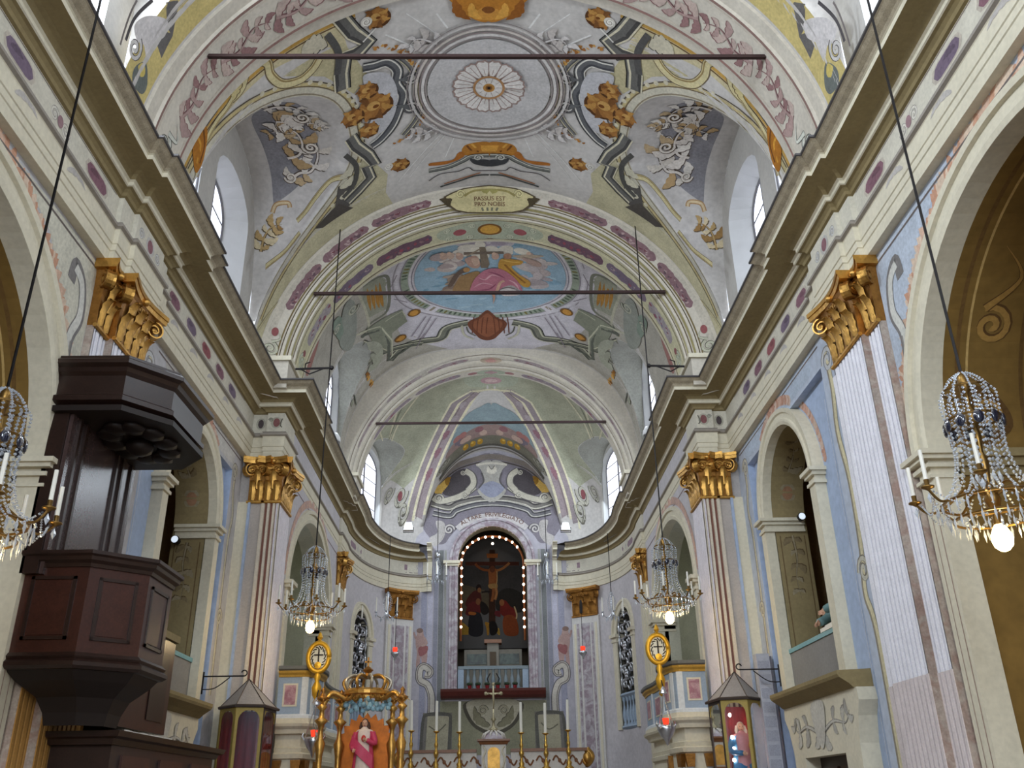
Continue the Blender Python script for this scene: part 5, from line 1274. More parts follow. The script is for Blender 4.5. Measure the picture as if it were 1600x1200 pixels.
# painted panels below the niche
P.fill([(-1.75, 3.0), (0, 3.0), (0, 4.65), (-1.75, 4.65)], (140, 138, 116)); P.fill([(-2.3, 3.0), (-1.35, 3.0), (-1.35, 4.3), (-2.3, 4.3)], (120, 116, 110)); P.fill([(-2.2, 3.0), (-1.5, 3.0), (-1.45, 4.2), (-2.15, 4.2)], (166, 160, 138))
P.stroke([(-2.35, 3.0), (-2.3, 4.0), (-2.15, 4.25), (-1.5, 4.25), (-1.4, 4.0), (-1.45, 3.0)], .10, (96, 94, 88)); P.stroke([(-2.1, 3.9), (-1.8, 3.75), (-1.55, 3.95)], .04, (110, 106, 92))
P.fill([(-.95, 4.6), (-.85, 4.1), (-.5, 3.75), (0, 3.65), (0, 4.66)], (84, 80, 70), True); P.fill([(-.85, 4.62), (-.75, 4.15), (-.45, 3.85), (0, 3.78), (0, 4.66)], (176, 170, 150), True); P.leaf((-.15, 3.85), (-.6, 4.5), .3, (130, 126, 104), 4, .2, shade=(90, 86, 74)); scroll(P, (-.35, 4.35), .16, (160, 154, 132), (90, 86, 74), 0, 1)
ETOP = P.top()
P.build('painted_pediment', EW)
# curved inscription
R0 = 1.93; zc0 = 10.90 - R0
def arcmap(u, v): th = u / R0; r = R0 + v; return (r * sin(th), YE - ETOP, zc0 + r * cos(th))
text_mesh('ALTARE  PRIVILEGIATO', .22, arcmap, LETM, 'inscription', EW, 0, 0, flipv=False)
# ------------------------------------------------------------------ walls: friezes, cartouches, arch borders
for s, nm in ((-1, 'left'), (1, 'right')):
    W = walls[nm]; E_ = walls['ent' + nm]
    warm = s < 0  # cooler tones on the right wall carry its daylight tint in the paint
    P = Paint(lambda y, z, off=0.0, s=s: (s * (EXW - off), y, z))
    zf0, zf1 = 8.88, 9.26
    for (ya, yb, st) in ((6.0, 10.2, 1.05), (12.35, 17.2, .88)):
        y = ya + .15; k = 0
        while y + .62 < yb:
            if k % 3 != 2 or ya > 10:
                c = [(132, 96, 106), (118, 102, 118), (150, 92, 96)][k % 3]; L = .62 if ya < 10 else .52
                P.fill([(y - .05, 9.07), (y, 8.98), (y + .12, 8.95), (y + L - .12, 8.95), (y + L, 8.98), (y + L + .05, 9.07), (y + L, 9.16), (y + L - .12, 9.19), (y + .12, 9.19), (y, 9.16)], (190, 180, 166)); P.fill([(y, 9.07), (y + .06, 8.99), (y + .14, 8.97), (y + L - .14, 8.97), (y + L - .06, 8.99), (y + L, 9.07), (y + L - .06, 9.15), (y + L - .14, 9.17), (y + .14, 9.17), (y + .06, 9.15)], c)
                P.leaf((y + .1, 9.07), (y + L * .6, 9.1), .1, tuple(int(q * .85) for q in c), 4, .1)
            else:
                scroll(P, (y + .12, 9.06), .10, (214, 208, 196), (140, 132, 126), 0, 1); scroll(P, (y + .42, 9.06), .10, (214, 208, 196), (140, 132, 126), 0, -1); P.ellipse((y + .27, 9.07), .07, .08, (150, 120, 124))
            y += st; k += 1
        P.stroke([(ya, zf0), (yb, zf0)], .015, (120, 104, 92), smooth=False); P.stroke([(ya, zf1), (yb, zf1)], .015, (120, 104, 92), smooth=False)
    P.build('painted_frieze', E_)
    P = Paint(lambda y, z, off=0.0, s=s: (s * (EXW - .14 - off), y, z)); 
    scroll(P, (10.85, 9.06), .09, (206, 204, 200), (130, 124, 124), 0, 1); P.ellipse((11.2, 9.07), .16, .14, (190, 186, 180)); P.ellipse((11.2, 9.07), .10, .10, (140, 100, 106)); scroll(P, (11.5, 9.06), .09, (206, 204, 200), (130, 124, 124), 0, -1)
    P.build('painted_frieze', E_)
    P = Paint(lambda y, z, off=0.0, s=s: (s * (EXW - .05 - off), y, z))       # architrave ornament
    for y in np.arange(6.2, 10.0, 1.3): P.leaf((y, 8.60), (y + .5, 8.62), .12, (184, 178, 172), 4, .2)
    for y in np.arange(12.6, 17.0, 1.0): P.leaf((y, 8.60), (y + .4, 8.62), .11, (184, 178, 172), 4, .2)
    P.build('painted_frieze', E_)
    P = Paint(lambda y, z, off=0.0, s=s: (s * (4.49 - off), y, z))             # chancel frieze
    y = 19.3; k = 0
    while y < 25.2:
        c = [(142, 120, 126), (128, 116, 130)][k % 2]; P.fill([(y, 8.96), (y + .7, 8.96), (y + .78, 9.07), (y + .7, 9.18), (y, 9.18), (y - .08, 9.07)], c); scroll(P, (y + 1.0, 9.07), .10, (200, 196, 190), (130, 124, 120)); y += 1.4; k += 1
    P.build('painted_frieze', E_)
    P = Paint(lambda x, z, off=0.0, s=s: (s * x, 17.9 - off, z))
    P.ellipse((4.58, 9.06), .12, .13, (176, 172, 156)); P.ellipse((4.58, 9.06), .07, .10, (132, 88, 88)); scroll(P, (4.70, 9.12), .05, (150, 150, 136), (104, 100, 90)); P.stroke([(4.46, 8.95), (4.50, 9.02), (4.46, 9.15)], .025, (104, 100, 90)); P.build('painted_frieze', E_)
    P = Paint(lambda x, z, off=0.0, s=s: (s * x, 17.98 - off, z)); P.ellipse((4.93, 9.06), .10, .13, (176, 172, 156)); P.ellipse((4.93, 9.06), .06, .10, (84, 74, 76)); P.build('painted_frieze', E_)
    fmA = lambda u, z, off=0.0, s=s: (lambda p: (s * (p[0] + p[2] * (off + .02)), p[1] + p[3] * (off + .02), z))(apse_pt(u))
    P = Paint(fmA, du=.2)
    for u0 in (.9, 2.1, 3.3, 4.2):
        P.fill([(u0, 8.98), (u0 + .6, 8.98), (u0 + .68, 9.07), (u0 + .6, 9.17), (u0, 9.17), (u0 - .08, 9.07)], (150, 128, 138)); scroll(P, (u0 + .9, 9.07), .09, (196, 192, 188), (128, 120, 118))
    P.stroke([(0, 8.9), (AL, 8.9)], .02, (110, 96, 100), smooth=False); P.build('painted_frieze', E_)
    # wall paint: border of the chapel arch, cartouches
    P = Paint(lambda y, z, off=0.0, s=s: (s * (WX - off), y, z))
    k = SIDE
    base = (200, 196, 180) if warm else (182, 190, 202)
    P.fill([(9.3, 8.2), (10.3, 8.2), (10.3, 5.2), (10.1, 5.4), (10.05, 6.2), (9.6, 7.3), (9.0, 7.85), (8.0, 8.15)], base)
    for i in range(110):
        P.force = 1 + (i % 4) * .7
        t = PI * (.0 + .62 * i / 109); r1 = .40; c0 = (k['yc'] + (k['a'] + r1) * cos(t), k['zs'] + (k['b'] + r1) * sin(t)); L = rnd.uniform(.10, .26)
        P.leaf(c0, (c0[0] + L * cos(t + .4), c0[1] + L * sin(t + .4)), .13, rnd.choice([(206, 172, 150), (196, 150, 124), (214, 190, 168)]), 2, .2)
    P.force = None
    P.stroke([(6, 8.12), (10.2, 8.12)], .03, (110, 100, 96), smooth=False)
    P.stroke([(10.12, 5.6), (10.02, 6.3), (9.95, 6.9), (10.1, 7.3), (10.0, 7.7), (9.75, 7.85), (9.7, 7.6)], .20, (126, 122, 120)); P.stroke([(10.1, 5.6), (10.0, 6.3), (9.93, 6.9), (10.08, 7.3), (9.98, 7.7), (9.75, 7.82)], .13, (206, 204, 196)); P.stroke([(10.15, 5.6), (10.05, 6.3), (9.98, 6.9)], .03, (150, 144, 138))
    # the strip between pilaster and recess
    P.stroke([(12.45, 7.9), (12.4, 7.3), (12.5, 6.6), (12.38, 5.8), (12.42, 4.8), (12.55, 4.2), (12.4, 3.6), (12.42, 1.5)], .17, (146, 138, 122)); P.stroke([(12.43, 7.9), (12.38, 7.3), (12.48, 6.6), (12.36, 5.8), (12.40, 4.8), (12.53, 4.2), (12.38, 3.6), (12.40, 1.5)], .10, (212, 202, 166)); scroll(P, (12.45, 4.5), .2, (200, 196, 180), (130, 122, 110), 0, 1); scroll(P, (12.4, 7.75), .22, (196, 196, 196), (136, 132, 130), 0, 1)
    P.stroke([(12.2, 7.9), (12.22, 1.5)], .03, (150, 146, 150), smooth=False)
    # panel lines above the recess
    P.fill([(13.0, 8.2), (17.3, 8.2), (17.3, 7.9), (16.9, 7.85), (13.2, 7.85)], (196, 192, 186) if warm else (178, 188, 202)); P.stroke([(12.7, 8.14), (17.7, 8.14)], .03, (120, 108, 104), smooth=False)
    for i in range(60):
        P.force = 1 + (i % 4) * .7
        t = PI * (.12 + .76 * i / 59); c0 = (NICHE['yc'] - (NICHE['a'] + .34) * cos(t), NICHE['zs'] + (NICHE['b'] + .34) * sin(t))
        if c0[1] > REC[2] + .02: P.leaf(c0, (c0[0] - .2 * cos(t + .5), c0[1] + .2 * sin(t + .5)), .14, rnd.choice([(196, 160, 142), (186, 142, 122), (206, 180, 164)]), 2, .2)
    P.force = None
    # far strip near the pier
    P.stroke([(17.5, 7.9), (17.45, 7.4), (17.6, 6.9), (17.48, 6.2), (17.5, 3.5)], .14, (150, 144, 136)); P.stroke([(17.48, 7.9), (17.43, 7.4), (17.58, 6.9), (17.46, 6.2), (17.48, 3.5)], .09, (208, 202, 180)); scroll(P, (17.5, 4.9), .17, (204, 198, 180), (140, 132, 120), 0, 1); scroll(P, (17.4, 7.75), .2, (204, 200, 186), (140, 134, 126))
    P.build('painted_cartouches', W)
    # inside the recess
    P = Paint(lambda y, z, off=0.0, s=s: (s * (WX + .13 - off), y, z))
    for i in range(70):
        P.force = 1 + (i % 4) * .7
        t = PI * (.02 + .96 * i / 69); c0 = (NICHE['yc'] - (NICHE['a'] + .33) * cos(t), NICHE['zs'] + (NICHE['b'] + .33) * sin(t)); P.leaf(c0, (c0[0] - .16 * cos(t + .5), c0[1] + .16 * sin(t + .5)), .14, rnd.choice([(196, 156, 138), (186, 142, 122), (206, 180, 164)]), 2, .2)
    P.force = None
    P.stroke([(13.02, 7.5), (13.02, 1.2)], .04, (150, 160, 182), smooth=False); P.stroke([(13.1, 7.4), (13.1, 1.2)], .02, (206, 212, 222), smooth=False); P.stroke([(16.98, 7.5), (16.98, 1.2)], .04, (150, 160, 182), smooth=False)
    P.build('painted_border', W)
    # niche soffit ornament
    fS = lambda v, z, off=0.0, s=s: (s * v, NICHE['yc'] + NICHE['a'] - off, z)
    P = Paint(fS); P.stroke([(5.42, 1), (5.42, 6.1)], .02, (110, 90, 62), smooth=False); P.stroke([(5.88, 1), (5.88, 6.1)], .02, (110, 90, 62), smooth=False); acanthus(P, [(5.65, 6.1), (5.68, 5.7), (5.62, 5.3), (5.66, 4.9)], .22, 5, [(150, 138, 112), (128, 112, 84)], (96, 80, 56), rnd); P.build('painted_foliage', W)
    def fS2(v, t, off=0.0, s=s): a = t / 1.3; return (s * v, NICHE['yc'] + (NICHE['a'] - off) * cos(a), NICHE['zs'] + (NICHE['b'] - off) * sin(a))
    P = Paint(fS2, dv=.15); P.ellipse((5.65, .5), .15, .2, (150, 138, 112)); P.ellipse((5.65, .5), .10, .13, (160, 120, 92)); acanthus(P, [(5.65, .9), (5.7, 1.3), (5.6, 1.7)], .2, 4, [(150, 138, 112), (128, 112, 84)], (96, 80, 56), rnd); P.build('painted_foliage', W)
    # chapel vault scrolls
    def fCh(v, t, off=0.0, s=s): a = t / 2.55; return (s * v, SIDE['yc'] + (SIDE['a'] - off) * cos(a), SIDE['zs'] + (SIDE['b'] - off) * sin(a))
    P = Paint(fCh, dv=.2)
    for vx, w, c in ((5.62, .05, (112, 84, 46)), (6.4, .05, (104, 78, 42)), (7.3, .06, (104, 78, 42)), (5.74, .03, (196, 164, 104))): P.stroke([(vx, t) for t in np.arange(0, 6, .2)], w, c, smooth=False)
    for vx, r in ((5.95, .3), (6.85, .42), (7.9, .4)):
        P.stroke([(vx - .1, .1), (vx + .25, .35), (vx + .1, .7), (vx - .2, .8), (vx - .15, .5)], .12, (96, 70, 38)); scroll(P, (vx, .5), r * .6, (160, 124, 66), (92, 66, 36), 0, 1); scroll(P, (vx + .05, 1.6), r * .8, (160, 124, 66), (92, 66, 36), 2, -1, tail=[(vx + .3, 2.2), (vx, 2.6)])
    P.build('painted_scrolls', W)
    fJ = lambda v, z, off=0.0, s=s: (s * (WX - .05 - off), v, z)
    P = Paint(fJ); ky = SIDE['yc'] + SIDE['a']; P.stroke([(ky + .06, 1.0), (ky + .06, 4.8)], .015, (160, 132, 120), smooth=False); P.stroke([(ky + .2, 1.0), (ky + .2, 4.6), (ky + .1, 4.75)], .012, (160, 132, 120), smooth=False); P.build('painted_lines', W)
    # chancel wall tone panels
    P = Paint(lambda y, z, off=0.0, s=s: (s * (CX - off), y, z)); P.stroke([(18.95, 8.16), (25.7, 8.16)], .03, (120, 100, 100), smooth=False)
    for i in range(80):
        P.force = 1 + (i % 4) * .7
        t = PI * (.02 + .96 * i / 79); c0 = (GAL['yc'] - (GAL['a'] + .36) * cos(t), GAL['zs'] + (GAL['b'] + .36) * sin(t)); P.leaf(c0, (c0[0] - .2 * cos(t + .5), c0[1] + .2 * sin(t + .5)), .2, rnd.choice([(206, 170, 152), (190, 160, 150)]), 2, .2)
    P.build('painted_border', walls['c' + nm])
# ================================================================== OBJECTS
def plan_sweep(prof, path): mb = MB(); mb.sweep(prof, path, side=-1); return mb
# ------------------------------------------------------------------ pulpit on the left pilaster
pul = empty('pulpit', (-4.99, 10.9, 2.4)); tag(pul, 'dark walnut pulpit with panelled tub and canopy, hung on the left pilaster', 'pulpit')
def pchild(mb, name, m, **k):
    mb.v = [(p[0] + 4.99, p[1] - 10.9, p[2] - 2.4) for p in mb.v]; return mb.build(name, m, pul, **k)
tub = [(-5.18, 10.0), (-4.45, 10.0), (-3.95, 10.45), (-3.95, 11.25), (-4.4, 11.72), (-4.96, 11.72)]
pchild(plan_sweep([(-.04, 3.12), (0, 3.12), (0, 4.12), (-.04, 4.12)], tub), 'tub', WOODR)
pchild(plan_sweep([(-.05, 4.08), (.02, 4.08), (.03, 4.12), (.07, 4.15), (.08, 4.19), (.11, 4.21), (.11, 4.25), (-.08, 4.26), (-.08, 4.1)], tub), 'parapet_rail', WOOD)
pchild(plan_sweep([(-.3, 2.98), (.03, 3.0), (.07, 3.03), (.07, 3.07), (.03, 3.10), (.05, 3.13), (.01, 3.17), (-.05, 3.17)], tub), 'tub_base_moulding', WOOD)
fl = MB(); fl.prism([(x * .98 - .1, y) for x, y in tub] + [(-4.97, 10.3)], lambda x, y: (x, y, 3.0), lambda x, y: (x, y, 3.05)); pchild(fl, 'tub_floor', WOOD)
for a, b in zip(tub[:-1], tub[1:]):
    L = math.hypot(b[0] - a[0], b[1] - a[1]); T = ((b[0] - a[0]) / L, (b[1] - a[1]) / L); N = (T[1], -T[0]); f = frame(a, T, N)
    if L < .3: continue
    mb = MB(); z0, z1, e = 3.30, 3.98, .12
    for (u0, u1, w0, w1) in ((e, L - e, z0, z0 + .035), (e, L - e, z1 - .035, z1), (e, e + .035, z0, z1), (L - e - .035, L - e, z0, z1)):
        mb.prism([(u0, w0), (u1, w0), (u1, w1), (u0, w1)], lambda u, z: f(u, -.01, z), lambda u, z: f(u, .018, z))
    pnl = pchild(mb, 'panel_moulding', WOOD)
    mb = MB(); mb.prism([(e + .05, z0 + .05), (L - e - .05, z0 + .05), (L - e - .05, z1 - .05), (e + .05, z1 - .05)], lambda u, z: f(u, -.01, z), lambda u, z: f(u, .008, z)); pchild(mb, 'tub_panel', WOODR)
can = [(-5.17, 9.80), (-4.35, 9.80), (-3.9, 10.32), (-3.87, 11.5), (-4.3, 11.98), (-4.96, 11.98)]
pchild(plan_sweep([(-.3, 6.58), (.02, 6.56), (.06, 6.53), (.06, 6.48), (.0, 6.45), (-.02, 6.40), (-.06, 6.36), (-.06, 6.12), (-.02, 6.09), (-.02, 6.03), (-.10, 6.0), (-.12, 5.93), (-.3, 5.9)], can), 'canopy', WOOD)
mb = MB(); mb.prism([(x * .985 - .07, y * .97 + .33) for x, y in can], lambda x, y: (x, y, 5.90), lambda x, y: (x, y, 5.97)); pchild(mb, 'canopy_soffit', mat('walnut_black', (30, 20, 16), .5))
mb = MB(); mb.prism([(x, y) for x, y in can], lambda x, y: (x, y, 6.55), lambda x, y: (x, y, 6.60)); pchild(mb, 'canopy_top', WOOD)
mb = MB()
for i in range(10):
    a = 2 * PI * i / 10; c0 = (-4.5 + .32 * cos(a), 10.9 + .55 * sin(a), 5.88); mb.sphere(c0, (.16, .2, .06), 7, 5)
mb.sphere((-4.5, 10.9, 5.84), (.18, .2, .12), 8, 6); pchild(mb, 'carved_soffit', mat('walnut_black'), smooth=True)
bbm = mat('walnut_polished', (74, 58, 56), .24, 0, .2, 4, spec=.6)
mb = MB(); mb.box(-4.985, -4.94, 9.95, 11.95, 4.0, 6.0); pchild(mb, 'back_board', bbm)
for y in (10.12, 10.3, 11.3, 11.48, 11.78): mb = MB(); mb.box(-4.95, -4.91, y - .025, y + .025, 4.1, 5.98); pchild(mb, 'back_board_rib', WOOD)
mb = MB(); mb.box(-5.18, -4.99, 9.92, 10.28, 4.0, 6.0); pchild(mb, 'back_board_return', WOOD)
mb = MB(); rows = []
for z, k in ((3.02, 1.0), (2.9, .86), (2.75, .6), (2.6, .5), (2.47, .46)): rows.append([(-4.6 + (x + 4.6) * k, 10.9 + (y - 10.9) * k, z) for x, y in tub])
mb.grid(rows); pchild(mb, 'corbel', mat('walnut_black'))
mb = MB(); mb.prism([(11.8, 2.6), (14.15, 2.6), (14.15, 3.88), (11.8, 3.95)], lambda y, z: (-4.86, y, z), lambda y, z: (-4.80, y, z)); pchild(mb, 'stair_panel', WOODR)
mb = MB(); mb.box(-4.9, -4.76, 11.8, 14.2, 3.9, 4.0); pchild(mb, 'stair_rail', OCHRE)
mb = MB(); mb.prism([(13.3, 2.75), (13.95, 2.75), (13.95, 3.7), (13.3, 3.7)], lambda y, z: (-4.81, y, z), lambda y, z: (-4.785, y, z)); pchild(mb, 'stair_panel_field', WOOD)
# ------------------------------------------------------------------ confessional below
cf = empty('confessional', (-4.7, 12.9, 0)); tag(cf, 'dark wooden confessional box under the pulpit, only its top in view', 'confessional')
def lch(root, mb, name, m, **k):
    o = root.location; mb.v = [(p[0] - o[0], p[1] - o[1], p[2] - o[2]) for p in mb.v]; return mb.build(name, m, root, **k)
mb = MB(); mb.box(-4.98, -4.3, 11.0, 15.0, 0, 2.35); lch(cf, mb, 'body', WOOD)
mb = MB(); mb.sweep([(-.1, 2.30), (.03, 2.30), (.06, 2.36), (.12, 2.38), (.14, 2.44), (-.6, 2.45)], [(-4.98, 10.95), (-4.3, 10.95), (-4.3, 15.05), (-4.98, 15.05)], side=-1); lch(cf, mb, 'cornice', WOOD)
for y in (11.3, 12.6, 13.9):
    mb = MB(); mb.box(-4.3, -4.27, y, y + .9, .5, 2.2); lch(cf, mb, 'door', WOODR)
mb = MB(); n = 16
mb.grid([[(-4.28 - .05 * j, 11.2 + 1.7 * i / n, 2.455 + .012 * sin(i * 1.3 + j) + .014) for j in range(5)] for i in range(n + 1)]); mb.grid([[(-4.26, 11.2 + 1.7 * i / n, 2.41 + .02 * j + .005 * sin(i * 1.3)) for j in range(4)] for i in range(n + 1)])
tag(mb.build('folded_cloth', WAX), 'white folded cloth lying along the top of the confessional', 'cloth')
# ------------------------------------------------------------------ chandeliers
def octa(mb, c, r, h=None):
    h = h or r; x, y, z = c
    mb.add([(x, y, z + h), (x + r, y, z), (x, y + r, z), (x - r, y, z), (x, y - r, z), (x, y, z - h)], [(0, 1, 2), (0, 2, 3), (0, 3, 4), (0, 4, 1), (5, 2, 1), (5, 3, 2), (5, 4, 3), (5, 1, 4)])
def strand(mb, pts, r):
    q = catmull(pts, 12) if len(pts) > 2 else pts
    L = 0; last = None
    for p in q:
        if last is None or math.dist(p, last) > r * 1.9: octa(mb, p, r); last = p
    return mb
BULB = mat('bulb_warm', (255, 226, 150), .3, 0, 0, 1, emit=22)
BRASS = mat('brass', (206, 166, 84), .3, .9, .25, 9)
BRASSD = mat('brass_old', (140, 108, 58), .35, .85, .3, 9)
def make_chandelier():
    root = empty('crystal_chandelier')
    R = .60
    mb = MB(); mb.lathe([(0, 1.55), (.03, 1.54), (.05, 1.48), (.045, 1.36), (.02, 1.33), (.018, 1.22), (.05, 1.16), (.055, 1.05), (.025, 1.0), (.04, .94), (.03, .86), (.02, .78), (.045, .70), (.03, .58), (.02, .5), (.05, .42), (.07, .36), (.04, .28), (.0, .24)], n=10); mb.build('stem', BRASSD, root, smooth=True)
    for r, z in ((.19, 1.36), (.22, 1.08), (.40, .34), (.33, .20)):
        mb = MB(); mb.tube([(r * cos(a), r * sin(a), z) for a in [2 * PI * i / 20 for i in range(21)]], .012, 5); mb.build('ring', BRASSD, root)
    for i in range(10):
        a = 2 * PI * i / 10; c, s_ = cos(a), sin(a)
        mb = MB(); strand(mb, [(.18 * c, .18 * s_, 1.37), (.23 * c, .23 * s_, 1.30), (.22 * c, .22 * s_, 1.10)], .016); mb.build('bead_strand', GLASSC, root, kind='stuff'); mb = MB(); strand(mb, [(.05 * c, .05 * s_, 1.52), (.13 * c, .13 * s_, 1.46), (.19 * c, .19 * s_, 1.37)], .013); mb.build('crown_strand', GLASSC, root, kind='stuff')
        mb = MB(); mb.sphere((0, 0, 0), (.045, .02, .062), 8, 6); mb.xf(Matrix.Translation((.235 * c, .235 * s_, 1.03)) @ Matrix.Rotation(a + PI / 2, 4, 'Z')); mb.build('dark_pendalogue', GLASSD, root, smooth=True)
    for i in range(20):
        a = 2 * PI * i / 20; c, s_ = cos(a), sin(a)
        mb = MB(); strand(mb, [(.22 * c, .22 * s_, 1.0), (.21 * c, .21 * s_, .75), (.28 * c, .28 * s_, .5), (.40 * c, .40 * s_, .35)], .015); mb.build('bead_strand', GLASSC, root, kind='stuff')
        if i % 2: mb = MB(); strand(mb, [(.15 * c, .15 * s_, 1.34), (.13 * c, .13 * s_, .95), (.11 * c, .11 * s_, .62)], .017); octa(mb, (.11 * c, .11 * s_, .54), .02, .05); mb.build('hanging_strand', GLASSC, root, kind='stuff')
    for i in range(8):
        a = 2 * PI * i / 8 + .2; c, s_ = cos(a), sin(a)
        mb = MB(); mb.tube(catmull([(.04 * c, .04 * s_, .40), (.2 * c, .2 * s_, .46), (.36 * c, .36 * s_, .36), (.50 * c, .50 * s_, .32), (R * c, R * s_, .42)], 5), .012, 5); arm = mb.build('arm', BRASSD, root)
        mb = MB(); mb.lathe([(0, .40), (.03, .42), (.055, .43), (.055, .44), (.02, .445), (.022, .50), (0, .50)], (R * c, R * s_, 0), 10); mb.build('candle_cup', BRASSD, arm, smooth=True)
        mb = MB(); mb.lathe([(.0, .48), (.018, .48), (.017, .76), (.0, .765)], (R * c, R * s_, 0), 8); mb.build('candle', WAX, arm)
        mb = MB(); octa(mb, (R * c, R * s_, .34), .022, .05); mb.build('pendant', GLASSC, arm)
        a2 = a + 2 * PI / 16; mb = MB(); strand(mb, [(R * .92 * c, R * .92 * s_, .40), (.50 * cos(a2), .50 * sin(a2), .26), (R * .92 * cos(a + PI / 4), R * .92 * sin(a + PI / 4), .40)], .012); mb.build('bead_swag', GLASSC, root, kind='stuff')
    for (r, n, z, h) in ((.44, 30, .27, .062), (.36, 24, .16, .065), (.24, 16, .11, .06)):
        for i in range(n):
            a = 2 * PI * i / n
            mb = MB(); octa(mb, (r * cos(a), r * sin(a), z), .014, h); octa(mb, (r * cos(a), r * sin(a), z + h + .02), .016); mb.build('prism', GLASSC, root)
    mb = MB(); mb.lathe([(0, .24), (.035, .23), (.04, .15), (.035, .14)], n=10); mb.build('bulb_socket', BRASSD, root)
    mb = MB(); mb.lathe([(.03, .15), (.05, .12), (.08, .06), (.085, .02), (.07, -.04), (.035, -.075), (0, -.085)], n=14); mb.build('bulb', BULB, root, smooth=True)
    return root
ch0 = make_chandelier()
CHS = [((4.20, 7.2, 3.52), 0.0, 1.0, 13.92, 'large crystal chandelier with glowing bulb hanging before the right chapel arch'),
       ((-4.20, 7.2, 3.44), .5, 1.0, 13.92, 'large crystal chandelier cut off by the left edge, beside the pulpit'),
       ((-3.40, 17.2, 4.62), .9, 1.02, 10.02, 'crystal chandelier with glowing bulb hanging before the left chancel gallery'),
       ((3.33, 17.2, 4.70), .3, 1.02, 10.02, 'crystal chandelier with glowing bulb hanging before the right chancel gallery')]
for i, (loc, rz, sc_, zt, lb) in enumerate(CHS):
    o = ch0 if i == 0 else copy_tree(ch0)
    o.location = loc; o.rotation_euler = (0, 0, rz); o.scale = (sc_, sc_, sc_); tag(o, lb, 'chandelier', 'crystal chandeliers')
    l = bpy.data.lights.new('chandelier_bulb_light', 'POINT'); l.energy = 22 if i < 2 else 30; l.color = (1.0, .76, .42); l.shadow_soft_size = .09
    lo = bpy.data.objects.new('chandelier_bulb_light', l); COL.objects.link(lo); lo.location = (loc[0], loc[1], loc[2] - .14)
    mb = MB(); mb.tube([(0, 0, 1.54), (0, 0, (zt - loc[2]) / sc_)], .014 if i < 2 else .012, 5); mb.build('suspension_cable', IRON, o)
    if i >= 2:
        s = -1 if loc[0] < 0 else 1
        mb = MB(); mb.tube([(0, 0, 0), (-s * .75, 0, 0.02)], .025, 5); mb.tube([(-s * .6, 0, .01), (-s * .3, 0, -.12), (-s * .1, 0, 0)], .015, 5); mb.sphere((-s * .76, 0, .02), .05, 6, 5); mb.tube([(-s * .2, 0, .02), (-s * .2, 0, .12), (-s * .3, 0, .16)], .014, 5)
        ob = mb.build('pulley_bracket', IRON, loc=(s * 4.12, 17.2, 9.99)); tag(ob, 'iron pulley arm on the cornice above the %s chancel chandelier' % ('left' if s < 0 else 'right'), 'bracket', 'iron pulley arms')
# ------------------------------------------------------------------ crystal wall branches
def make_branch():
    root = empty('wall_candelabrum')
    mb = MB(); mb.lathe([(0, .75), (.03, .72), (.02, .5), (.05, .4), (.03, .2), (.06, .05), (.02, -.1), (0, -.14)], n=8); mb.build('stem', SILVER, root, smooth=True)
    for i in range(7):
        a = 2 * PI * i / 7; mb = MB(); strand(mb, [(.03 * cos(a), .03 * sin(a), .72), (.13 * cos(a), .13 * sin(a), .45), (.10 * cos(a), .10 * sin(a), .15)], .018); mb.build('bead_strand', GLASSC, root, kind='stuff')
    for k, a in enumerate((-2.6, -1.57, -.55)):
        c, s_ = cos(a), sin(a); R = .38
        mb = MB(); mb.tube(catmull([(.02 * c, .02 * s_, .08), (.15 * c, .15 * s_, -.06), (.3 * c, .3 * s_, -.05), (R * c, R * s_, .06)], 4), .014, 5); arm = mb.build('arm', SILVER, root)
        mb = MB(); mb.lathe([(0, .05), (.05, .08), (.05, .09), (.02, .1), (0, .1)], (R * c, R * s_, 0), 8); mb.build('candle_cup', SILVER, arm)
        mb = MB(); mb.lathe([(0, .1), (.022, .1), (.02, .52), (0, .53)], (R * c, R * s_, 0), 8); mb.build('candle', WAX, arm)
        mb = MB(); octa(mb, (R * c, R * s_, -.02), .03, .08); mb.build('pendant', GLASSC, arm)
    for i in range(6):
        a = PI + PI * i / 5; mb = MB(); octa(mb, (.2 * cos(a), .2 * sin(a), -.12), .022, .09); mb.build('prism', GLASSC, root)
    return root
br0 = make_branch()
for i, (px, py, y, lb) in enumerate(((605, 962, 28.6, 'crystal wall candelabrum by the capital at the left end of the apse'), (957, 962, 28.6, 'crystal wall candelabrum by the capital at the right end of the apse'), (683, 905, 31.05, 'crystal wall candelabrum on the end wall left of the altar niche'), (855, 905, 31.05, 'crystal wall candelabrum on the end wall right of the altar niche'))):
    o = br0 if i == 0 else copy_tree(br0); p = aty(px, py, y); o.location = tuple(p); tag(o, lb, 'candelabrum', 'crystal wall candelabra')
    if y > 30:
        mb = MB(); mb.tube([(0, 0, .7), (0, .1, .85), (0, .24, .8)], .02, 5); mb.build('wall_hook', SILVER, o)
        mb = MB(); mb.sphere((0, .0, .85), (.09, .05, .12), 8, 6); mb.build('finial', SILVER, o, smooth=True)
    else:
        mb = MB(); mb.tube([(0, 0, .72), (0, 0, 9.5 - p[2])], .012, 4); mb.build('suspension_chain', IRON, o)
